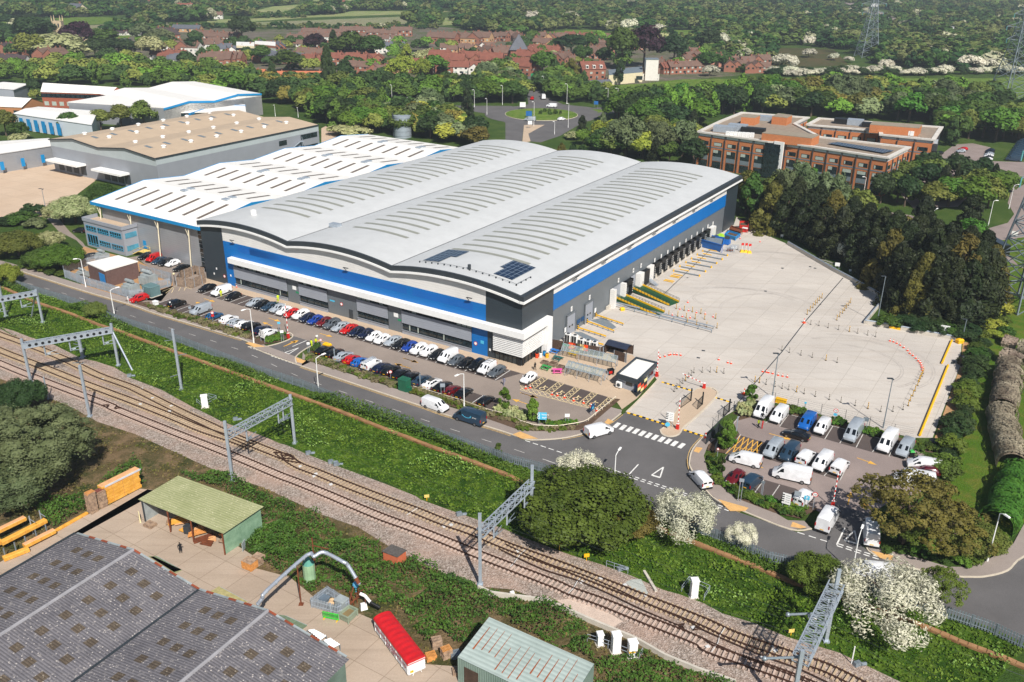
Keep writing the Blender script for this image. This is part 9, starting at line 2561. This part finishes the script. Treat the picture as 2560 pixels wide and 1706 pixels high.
b=g('02',230,640);aH('finebush','dark',b,bO(b,'02',330,215),7,'dark green pointed tree beside the tracks at left');b=g('02',60,640);aH('finebush2','dark',b,6.5,9,'dark green bush at the left edge beside the tracks')
b=g('23',620,150);aH('finebush','bush',b,bO(b,'22',640,1110),17,'huge rounded mossy green bush between railway and road');b=g('23',1000,160);aH('finebush2','brown',b,5.5,9,'bronze right shoulder of the huge green bush');b=g('22',420,1490);aH('finebush2','bush',b,6,9,'mossy left shoulder of the huge green bush')
b=g('22',610,1330);aH('spray','blossom',b,bO(b,'22',630,1000),6.5,'white blossom shrub behind the huge green bush')
b=g('23',1590,265);aH('spray','blossom',b,bO(b,'22',1590,1370),8.6,'large white blossom shrub at the palisade right of the green bush');b=g('23',2095,320);aH('spray','blossom',b,bO(b,'23',2100,95),4.2,'small white blossom shrub at the palisade');b=g('33',1080,1080);aH('spray','blossom',b,bO(b,'33',1000,440)*.95,12.5,'great white blossom shrub beside the road at lower right')
b=g('33',450,690);aH('finebush','bush',b,bO(b,'33',460,330),7,'dark green bush by the road left of the great blossom shrub');b=g('33',1560,870);aH('fineopen','bush',b,bO(b,'33',1540,500)+.5,6,'loose green tree right of the great blossom shrub')
b=g('w5',1860,1540);aH('fineopen','brown',b,bO(b,'w5',1780,770),14,'tall loose bronze green tree over the van park');b=g('33',1560,340);aH('fineopen','brown',b,7,12,'rounded bronze tree at the van park corner');b=g('33',1850,330);aH('finebush2','olive',b,5,8,'olive scrub at the grass corner');b=g('33',1230,330);aH('fineopen','bush',b,7,8,'leafy tree with bare trunk beside the van entrance')
a3('33','1060,330 1400,330 1900,440 1850,500 1500,470 1100,380',12,1.6,18,[('bush2','green'),(cp,'bright'),('bush2','bush')],(2,3.2),'on the bank above the right footway')
b=g('01',890,1350);aH('finebush','olive',b,bO(b,'01',880,1150),4.6,'round olive shrub on the road verge by the palisade')
for x,y,hx,hy,w,k,lf,aL in((700,480,700,130,12,'finebush','creamy','large cream blossom tree left of the blue eaves'),(580,480,560,200,9,'finebush2','creamy','cream blossom tree nearer the beige yard'),(950,330,1000,30,9,'finebush2','green','dark green tree behind the cream blossom'),(180,780,250,460,12,'finebush','olive','cream tipped olive tree left of the annexe'),(60,760,60,520,10,'finebush','creamy','cream tipped tree at the left edge'),(470,720,470,490,7,'finebush2','creamy','cream blossom bush by the annexe path'),(560,900,580,600,11,'finebush','bright','bright green rounded tree beside the substation'),(400,900,400,640,8,'finebush2','green','green tree behind the bright rounded one'),(60,1050,90,780,7,'finebush2','yellow','yellowish tree at the left edge above the road'),(300,420,300,280,7,cp,'dark','dark bush on the edge of the beige yard'),(200,480,200,360,8,cp,'green','green bush below the beige yard'),(40,500,40,420,7,cp,'dark','dark bush at the left edge below the beige yard'),(330,520,350,420,6,cp,'willow','grey green bush below the beige yard')):
 b=g('01',x,y);aH(k,lf,b,max(2.5,bO(b,'01',hx,hy)),w,aL,'trees by the annexe')
a3('01','180,900 600,990 590,940 230,850',8,2,19,[('bush2','green'),(cp,'bush')],(2.4,3.6),'under the trees beside the substation')
for x,y,h,w,lf,aL in((1330,1180,13,13,'olive','big olive tree behind the beige roof, right'),(1120,1190,12,12,'olive','big olive tree behind the beige roof, middle'),(930,1200,10,11,'olive','big olive tree behind the beige roof, left'),(1530,1120,9,9,'dark','dark tree right of the olive trees'),(650,1230,10,10,'green','round green tree before the white unit block'),(60,1250,12,11,'olive','olive tree at the left edge above the side unit'),(190,1290,8,9,'green','green tree at the left above the side unit'),(180,1310,5,8,'creamy','cream blossom bush above the side unit'),(330,900,11,8,'dark','very dark tree between the brick ranges'),(60,1520,7,6,'dark','dark tree before the side unit, left'),(160,1530,7,6,'dark','dark tree before the side unit, right'),(330,920,6,7,'olive','olive tree before the brick office range'),(60,890,8,9,'green','green tree by the pale pitched unit'),(700,920,6,6,'olive','olive tree against the brick office windows'),(2330,1010,7,8,'green','green tree at the end of the blue canopy shed')):
 aH('round2' if lf!='creamy' else 'bush2',lf,g('00',x,y),h,w,aL,'trees around the left sheds')
for x,y,h,w,k,lf,aL in((705,1210,5,5,R_,'green','small tree on the yard behind the beige warehouse'),(850,1250,6,16,'bush2','creamy','wide cream blossom bush behind the white gabled roofs'),(1940,1110,15,9,cP,'conifer','dark pine left of the roundabout'),(1600,1060,14,13,WE,'willow','pale grey willow left of the roundabout'),(670,850,26,14,'fineconifer','dark','very tall dark fir before the orange roofs'),(830,790,16,13,R2,'dark','dark rounded tree right of the tall fir'),(160,790,14,9,cP,'dark','dark conifer left of the orange roofs'),(550,510,17,20,R2,'purple','dark copper beech in the left of town'),(720,530,20,12,cP,'dark','dark cypress in the town beside the copper beech'),(870,560,22,28,R_,'green','broad green tree in the town centre, left'),(1070,570,20,24,R2,'green','broad green tree in the town centre, right'),(1340,750,16,20,WE,'yellow','pale yellow green weeping willow in the town'),(1530,740,14,12,WE,'yellow','smaller pale weeping willow in the town'),(1640,700,14,18,R_,'bright','bright green round tree above the roundabout road'),(1390,600,14,12,TA,'yellow','golden yellow tree in the town'),(2020,340,20,24,R2,'dark','great dark cedar at the town edge'),(1680,750,5,10,cp,'yellow','bright yellow bush above the roundabout road'),(1540,590,13,16,'bush2','creamy','white blossom tree in the town centre'),(300,660,15,22,R_,'green','round green tree left of the red street'),(60,590,14,16,R2,'green','round green tree at left of the red street'),(2120,800,15,16,R2,'willow','pale grey green tree beside the roundabout road')):
 aH(k,lf,g('10',x,y),h,w,aL,'landmark trees of the town' if y<800 else None)
for x,y,h,w,k,lf,aL in((1000,640,30,24,'round2','green','very tall green tree before the copper beech'),(990,785,15,9,TA,'dark','ivy clad column tree against the cream hall'),(1210,620,30,30,'round2','purple','huge dark copper beech at the meadow edge'),(1480,600,22,22,R2,'dark','dark green tree right of the copper beech'),(1370,440,16,24,'bush2','creamy','cream blossom tree behind the copper beech'),(540,500,16,28,R2,'dark','spreading dark cedar in the new estate'),(690,480,16,18,R_,'green','green tree right of the estate cedar'),(640,590,14,16,R_,'green','green tree behind the dormered brick house'),(840,610,14,12,R2,'dark','dark tree right of the dormered house'),(1800,500,20,22,R2,'dark','dark tree above the brown row by the marsh'),(1800,660,14,24,R2,'green','green trees among the brown row by the marsh'),(280,700,17,18,R_,'bright','bright green tree right of the far road end'),(540,760,14,14,TA,'brown','bronze pointed tree by the dormered house'),(370,540,8,9,'bush2','creamy','cream blossom tree in the new estate')):
 aH(k,lf,g('20',x,y),h,w,aL,'landmark trees of the town')
for x,y,h,w,k,lf,aL in((320,390,22,34,R2,'dark','dark spreading cedar left of the church'),(60,380,16,18,R2,'dark','dark tree at the far left by the church'),(740,480,24,26,R2,'purple','dark red beech right of the church'),(530,530,22,44,'bush2','creamy','huge cream blossom tree below the church'),(290,560,20,24,R_,'olive','olive tree left of the huge cream blossom tree'),(1400,560,18,22,'round2','creamy','round white blossomed tree beside the red roofed row'),(930,440,16,30,R_,'green','green tree group beside the cream villa'),(1100,520,14,30,R2,'dark','dark tree group below the cream villa'),(880,530,14,18,R2,'dark','dark tree below the red beech'),(1320,400,18,20,R_,'willow','grey cedar right of the cream villa'),(1480,440,16,24,'round2','willow','pale grey tree group left of town'),(2230,400,24,24,R2,'dark','tall dark tree at the dormered row'),(1320,300,14,14,cP,'green','pointed green tree by the white halls'),(1790,500,14,16,R2,'dark','dark tree in the left town'),(1330,460,7,10,cp,'yellow','golden bush by the cream villa'),(80,260,14,22,R2,'dark','dark round tree on the far green, leftmost'),(260,255,14,32,R2,'dark','dark round tree group on the far green'),(440,255,12,18,R2,'dark','dark round tree by the church on the far green')):
 aH(k,lf,g('00',x,y),h,w,aL,'landmark trees of the town')
tp=0
for w_,q,n,sd in(('10','20,400 1300,420 2340,420 2340,700 1300,740 400,680 0,620',60,31),('20','0,380 1150,400 1200,640 900,690 600,620 200,690 0,640',34,32),('00','1250,380 2350,400 2350,660 1300,640',26,33),('00','0,420 1200,460 1250,620 0,640',22,34),('20','1500,500 2340,560 2340,690 1500,660',16,35)):
 a3(w_,q,n,11,sd,[(R_,'green'),(R2,'dark'),(R_,'dark'),(R2,'olive'),(R_,'bright'),(cp,'green')],(7,12),('among the houses of the '+{31:'middle town',32:'new estate',33:'left town',34:'church quarter',35:'marsh edge row'}[sd]),'garden trees in the town')
hw=dZ('30','0,700 430,705 900,690 1450,700 1700,690 2060,680 2350,690 2350,670 1450,680 0,680',40,6,41);hw.sort(key=lambda p:p.x)
for i,p in aZ(hw):aH('bush2','blossom' if i%3 else 'dark',p,RN.uniform(5,8),RN.uniform(8,12),'%s hawthorn in the meadow hedge line, %s from the left'%('white' if i%3 else 'dark green',bE(i+1)),'hawthorns of the meadow hedge')
for i,(w_,x,y,h)in aZ((('30',150,640,14),('30',370,530,9),('30',600,555,7),('30',740,575,6),('30',385,420,10),('30',1085,640,9),('30',1840,650,14),('30',1990,650,11),('30',2180,690,9),('30',100,270,9),('20',1170,360,14),('20',1340,330,14),('20',1880,480,20),('20',1960,440,14),('20',2160,430,16),('20',1810,700,9),('20',170,220,18),('20',1070,290,16))):aH('bush2','blossom',g(w_,x,y),h,h*1.1,'lone white hawthorn in the marsh country, %s counted'%bE(i+1),'scattered hawthorns')
for w_,x,y,tx,ty,w,aL in(('w3',1765,1330,1765,990,3.0,'young tree beside the white shrubs in the car park'),('w4',185,1260,180,900,3.2,'young tree beside the cyan sign'),('w5',125,640,125,330,3.8,'young staked tree beside the yellow hatching'),('w5',385,190,395,0,3.2,'young tree at the end of the mesh fence'),('12',2230,1070,2230,930,1.8,'small sapling at the roadside palisade'),('w5',85,880,95,690,1.8,'thin sapling above the dark red hatchback')):
 b=g(w_,x,y);aH('young','bright' if w>2 else 'green',b,bO(b,w_,tx,ty),w,aL,'young planted trees')
def aw(w_,s,n,lf,h,aP,eJ=.9,sd=1,aq='low'):
 ae=dZ(w_,s,n,eJ,sd);ae.sort(key=lambda p:p.x)
 for i,p in aZ(ae):aH(aq,lf if isinstance(lf,str)else lf[i%len(lf)],p,RN.uniform(h*.7,h*1.2)/.75,RN.uniform(1.1,1.7),'%s %s, %s from the left'%({'heath':'low greyish shrub','bush':'low mossy shrub','bright':'low bright green shrub','creamy':'cream white shrub','green':'low green shrub'}[lf if isinstance(lf,str)else lf[i%len(lf)]],aP,bE(i+1)),'shrubs '+aP,'low_shrub','shrub',False)
aw('w1','10,450 200,510 600,640 1000,760 1600,950 1580,1010 1000,840 600,700 200,590 20,520',70,['heath','bush','heath'],.8,'in the bed along the left rear row',.95,3)
aw('w2','520,880 950,1010 1500,1180 1860,1300 1860,1360 1500,1260 950,1080 540,940',60,['heath','bush','heath'],.7,'in the bed along the right rear row',.9,4)
aw('w3','400,1020 800,1120 1200,1250 1700,1400 2100,1500 2100,1560 1700,1460 1180,1330 800,1190 400,1080',50,['heath','bush'],.7,'in the bed behind the delivery van',.9,5)
aw('w4','0,1300 200,1350 540,1370 800,1330 800,1390 300,1410 0,1390',20,['bush','heath'],.6,'in the rounded corner bed',.9,6)
aw('w4','190,1260 480,1340 600,1320 860,1300 700,1270 560,1340 250,1250',16,'bright',.9,'under the car park signs',.8,7)
aw('w3','1650,1330 1800,1310 2080,1420 2050,1490 1800,1440',14,'creamy',1.2,'beside the young car park tree',.8,8)
aw('w5','270,250 380,200 420,330 280,320',10,'creamy',1.5,'left of the top row of vans',.8,9)
aw('w5','0,720 100,960 250,1040 560,1150 900,1220 880,1310 600,1250 250,1120 70,1000 0,880',60,['green','bush','bright'],.9,'in the bed round the van park corner',.9,10)
aw('w5','90,530 210,540 200,620 90,640',8,['green','bright'],.9,'under the staked tree',.7,11)
aw('w5','720,230 880,260 900,300 760,290',9,['bright','green'],.9,'behind the bright blue van',.7,12)
aw('w5','1180,350 1300,380 1280,420 1170,400',7,['green','bright'],.9,'at the speed sign behind the vans',.7,13)
aw('w5','1470,440 1640,480 1620,520 1480,490',8,['green','bright'],.9,'right of the silver high roof van',.7,14)
aw('w5','1970,590 2240,640 2280,760 2230,680 1960,640',12,['green','bush'],.9,'at the far corner of the van park',.8,15)
aw('w1','1810,990 2030,910 2050,1000 1830,1050',12,'bright',.8,'at the side entrance tip with boards',.6,16)
aw('w2','610,790 690,740 710,760 620,830',5,'green',.9,'at the paved tip',.6,17)
aw('20','210,1030 480,1030 460,1060 250,1065',9,'green',2.2,'on the roundabout island',2,18)
def cS(xs,ys,q):
 r=np.zeros(len(xs),bool);j=len(q)-1
 for i in aj(len(q)):
  xi,yi,xj,yj=*q[i],*q[j]
  if yi!=yj:r^=((yi>ys)!=(yj>ys))&(xs<(xj-xi)*(ys-yi)/(yj-yi)+xi)
  j=i
 return r
def bY(name,ad,fI,dV,ge,ls,cL,bR,up=.5,cs=()):
 rn=np.random.default_rng(bR);e5=[]
 for ae in fI:
  q=[(p.x,p.y)for p in ae];x0,x1=min(a for a,b in q),max(a for a,b in q);y0,y1=min(b for a,b in q),max(b for a,b in q)
  n=int((x1-x0)*(y1-y0)*dV);xs=rn.uniform(x0,x1,n);ys=rn.uniform(y0,y1,n)
  cB=cS(xs,ys,q)
  for k_ in cs:cB&=~cS(xs,ys,[(p.x,p.y)for p in k_])
  e5.append(np.stack([xs[cB],ys[cB]],1))
 P_=np.concatenate(e5);H=ge(P_[:,0],P_[:,1]);k=H>.02;P_=P_[k];H=H[k]
 n=len(P_);z=H*rn.uniform(.35,1.,n)**.7
 pos=np.stack([P_[:,0],P_[:,1],z],1)
 nr=rn.normal(size=(n,3));nr/=np.linalg.norm(nr,axis=1)[:,None];nr=nr+np.array([0,0,up*2]);nr/=np.linalg.norm(nr,axis=1)[:,None]
 v=bj(pos,nr,ls*rn.uniform(.6,1.5,n),.7)
 o=link(name,b7(name,v),cL if not isinstance(cL,str)else LF[cL]);bP(o,ad,None,None,'stuff');return o
def d7(x,y,s,a=1.3,b=.7):return.5+.25*np.sin(x*s+1.3*np.sin(y*s*.7+a))+.25*np.sin(y*s*1.3+1.7*np.sin(x*s*.6+b))
cX=aT(cQ,-.9)
e2=az('tall_bank_grass','2f5210','547020',.2,.22)
fC=az('cow_parsley','5f7a2c','8a9a52',.2,.5)
bY('bank_grass','long green grass on the railway bank',[cX[::-1]+aT(BU,.15)],9,lambda x,y:.12+.5*d7(x,y,.45)**2,.34,e2,51,.35)
bY('bank_flowers','pale cow parsley patches in the bank grass',[cX[::-1]+aT(BU,1.2)],5,lambda x,y:np.where(d7(x,y,.33)+.35*d7(x,y,1.1)>.92,.75,0),.26,fC,52,.8)
BR=L('y1:-200,500 300,480 420,640 480,640 720,510 740,430 850,270 1130,60 1190,110 1210,280 1345,260'),L('y2:350,60 650,20 1000,180 1180,290 1345,330 1345,800 1180,780 1010,720 900,680 1060,330'),L('13:-60,100 560,40 900,240 1140,300 1150,420 1360,490 1450,440 1760,570 2050,680 2350,760 2350,980 2140,960 1900,1250 1700,1130 1560,1250 1300,850 1160,850 1000,760 870,800 830,760 640,660 510,790 360,640 90,500 -60,430'),L('23:0,760 330,850 680,1000 700,1250 770,1400 440,1250 0,1060'),L('23:760,1400 1200,1300 1400,1400 1700,1500 2050,1600 1900,1700 760,1700')
bY('brambles','tangled green brambles between the railway and the timber yard',BR,36,lambda x,y:np.clip((d7(x,y,.55)+.6*d7(x,y,1.7,.3,2.0)-.3)*1.7,0,2.2),.27,az('bramble_leaf','34501a','526f28',.2,.4),53,.5,[L(cZ)])
bY('scrub_grass','dry grass and weeds on the scrubby ground',[[p for p in BL]+BOT],5,lambda x,y:np.where(d7(x,y,.8,2,3)>.42,.22,0),.3,az('dry_weeds','4d5a22','7d7042',.15,.4),54,.4,[L(cZ)])
FN=[p for p in du]
fs=ah(FN,4)
bY('fence_scrub','scrubby hedge growth along the roadside palisade',[aT(fs,.7)+aT(fs,-2.2)[::-1]],34,lambda x,y:np.clip((d7(x,y,.19,.5,1.9)-.33)*4.2,0,2.0),.3,az('fence_scrub_leaf','3c5216','5d6b28',.2,.4),55,.5)
bY('verge_growth','weeds in the shrubby gravel edge right of the van park',[L('w5:1960,640 2260,720 2350,640 2330,900 2240,1000 2200,1300 1900,1560 2352,1560'),L('32:1840,40 2000,20 2020,200 1850,560 1740,1000 1700,1300 1620,1280 1700,900')],12,lambda x,y:.7*d7(x,y,.7),.3,LF['green'],56,.5)
def ga(q):return q[3]*q[4]/q[2].length_squared*(1 if 'from the left' in q[5]else 3)
QT.sort(key=ga,reverse=True);QON[0]=False
for q in QT[:295]:aH(*q)
NP=np.random.default_rng(77)
WZ=[('30','0,60 860,20 900,80 1150,230 1300,300 1500,340 1980,450 2350,560 2350,640 1500,640 1000,600 1000,540 560,450 430,400 300,430 0,420',420,(10,15)),('30','1000,20 1900,20 2400,60 2400,520 2000,440 1480,320 1220,240 1100,140 980,90',330,(10,15)),('30','1100,530 1300,440 1500,450 2000,480 2040,640 1300,640',90,(12,17)),('20','0,60 800,30 2350,20 2350,500 1900,470 1900,300 1500,280 1080,290 860,280 500,270 0,330',560,(11,17)),('20','1300,420 1700,380 2350,450 2350,600 1900,560 1750,480 1500,470',90,(10,15)),('20','-30,-40 2400,-40 2400,40 -30,40',260,(12,17)),('30','0,-40 2350,-45 1850,30 0,30',120,(12,16)),('10','1820,100 2350,60 2350,330 2150,330 1900,260 1830,160',120,(12,18)),('10','1000,20 1900,20 1850,95 1500,105 860,100',160,(12,17)),('10','-20,-40 520,-30 480,10 150,70 0,90',60,(11,16)),('10','450,110 870,100 700,140 460,145',50,(12,18)),('10','0,150 450,150 450,165 0,168',34,(5,8)),('10','1380,240 1500,170 1660,140 1640,240',26,(14,20)),('10','0,250 900,256 1400,240 1650,250 1650,275 900,275 0,272',70,(4,8)),('00','0,90 300,60 700,30 1250,20 1240,130 650,165 0,170',330,(12,18)),('00','1200,150 1500,110 1950,110 1960,195 1250,225',120,(12,18)),('00','1240,0 2350,-20 2350,120 2200,170 1900,100 1500,90',190,(11,16)),('00','980,290 1320,240 1500,250 1480,310 1000,310',40,(9,14)),('00','0,300 460,290 440,400 0,420',24,(9,14)),('00','1500,250 2350,245 2350,262 1500,268',40,(4,7)),('00','-40,-60 2400,-60 2400,-15 -40,-15',150,(12,16)),('20','1060,330 1450,345 1500,400 1300,400 1080,370',40,(8,13)),('00','0,180 10,180 10,190 0,190',2,(8,9))]
ee=[c5('far_crown%d'%i,('round','round','bush','tall')[i],(14,18,14,12)[i],330,.17,300+i,core=False)for i in aj(4)]
ee+=[c5('mid_crown%d'%i,('round','round','tall')[i],26,900,.092,310+i,core=False)for i in aj(3)]
bv=[]
for me in ee:
 a=np.empty(len(me.vertices)*3,np.float32);me.vertices.foreach_get('co',a);bv.append(a.reshape(-1,3));bpy.data.meshes.remove(me)
VV,CC_=[],[]
fZ=[c9(c)for c in '2f4a1c 3c5523 25401e 4a5a2a 556030 344a26 5a6038'.split()]
rn=random.Random(9)
def fE(v,p,h,w,t,k):
 a=rn.uniform(0,6.28);c,s=math.cos(a),math.sin(a)
 VV.append(np.stack([(v[:,0]*c-v[:,1]*s)*w/.8+p.x,(v[:,0]*s+v[:,1]*c)*w/.8+p.y,v[:,2]*h-h*.1],1))
 CC_.append(np.tile(np.array([t[0]*k,t[1]*k,t[2]*k,1],np.float32),(len(v)//4,1)))
for q in QT[295:]:fE(bv[4+rn.randrange(2)if q[0]!='tall' else 6],q[2],q[3]*1.1,q[4],c9(LC[q[1]]),rn.uniform(1.1,1.5))
for zi,(w_,q,n,hr)in aZ(WZ):
 for p in dZ(w_,q,n,6,200+zi):
  h=rn.uniform(*hr);fE(bv[rn.randrange(4)],p,h,h*rn.uniform(.85,1.35),rn.choice(fZ)if rn.random()>.03 else c9('8f8f74'),rn.uniform(1,1.4))
me=b7('woodland',np.concatenate(VV))
at=me.attributes.new('species_tint','FLOAT_COLOR','FACE');at.data.foreach_set('color',np.concatenate(CC_).ravel())
t_=NT('woodland_leaf');an=t_.n('ShaderNodeAttribute',attribute_name='species_tint');t_.done(an.outputs['Color'],.75,0,.15)
o=link('woodland',me,t_.m);bP(o,'far woods and hedgerow trees covering the country beyond the town',None,None,'stuff')
cz,b8=math.radians(161),math.radians(45)
w=bpy.data.worlds.new('World');sc.world=w;w.use_nodes=True
nt=w.node_tree
sk=nt.nodes.new('ShaderNodeTexSky');sk.sky_type='NISHITA';sk.sun_disc=False
sk.sun_elevation=b8;sk.sun_rotation=cz;sk.air_density=1.0;sk.dust_density=1.0;sk.ozone_density=1.0
bg=nt.nodes['Background'];nt.links.new(sk.outputs[0],bg.inputs['Color']);bg.inputs['Strength'].default_value=.062
ld=bpy.data.lights.new('sun','SUN');ld.energy=5.0;ld.angle=math.radians(.53);ld.color=(1.0,.95,.88)
lo=bpy.data.objects.new('sun',ld);ec.objects.link(lo)
sd=V3(math.sin(cz)*math.cos(b8),math.cos(cz)*math.cos(b8),math.sin(b8))
lo.rotation_euler=sd.to_track_quat('Z','Y').to_euler();lo.location=sd*300
cd=bpy.data.cameras.new('camera');co=bpy.data.objects.new('camera',cd);ec.objects.link(co)
cd.sensor_width=36;cd.lens=gk/2560*36;cd.clip_start=1;cd.clip_end=9000
M4=Matrix((CM[0],-CM[1],-CM[2])).transposed().to_4x4();M4.translation=Vector(CO);co.matrix_world=M4
sc.camera=co
hz=MB();hz.b_(0,2080,-1,6600,4300,83)
o=hz.u_('haze',[])if False else link('haze',hz.m_('haze'),[])
o['kind']='stuff';o['label']='thin bluish summer haze over the country'
hm=bpy.data.materials.new('haze');hm.use_nodes=True;t=hm.node_tree;t.nodes.clear()
ou=t.nodes.new('ShaderNodeOutputMaterial');fM=t.nodes.new('ShaderNodeVolumePrincipled');t.links.new(fM.outputs[0],ou.inputs['Volume'])
fM.inputs['Color'].default_value=(.80,.9,1.0,1);fM.inputs['Density'].default_value=.00017;fM.inputs['Anisotropy'].default_value=.2
o.data.materials.append(hm)
vs=sc.view_settings;vs.view_transform='Standard';vs.look='None';vs.exposure=.3;vs.gamma=1
sc.cycles.max_bounces=6;sc.cycles.diffuse_bounces=2;sc.cycles.glossy_bounces=2;sc.cycles.transmission_bounces=3;sc.cycles.transparent_max_bounces=8;sc.cycles.volume_bounces=0
sc.cycles.use_adaptive_sampling=True;sc.cycles.adaptive_threshold=.02
sc.cycles.use_denoising=True
for me in list(bpy.data.meshes):
 if me.users==0:bpy.data.meshes.remove(me)
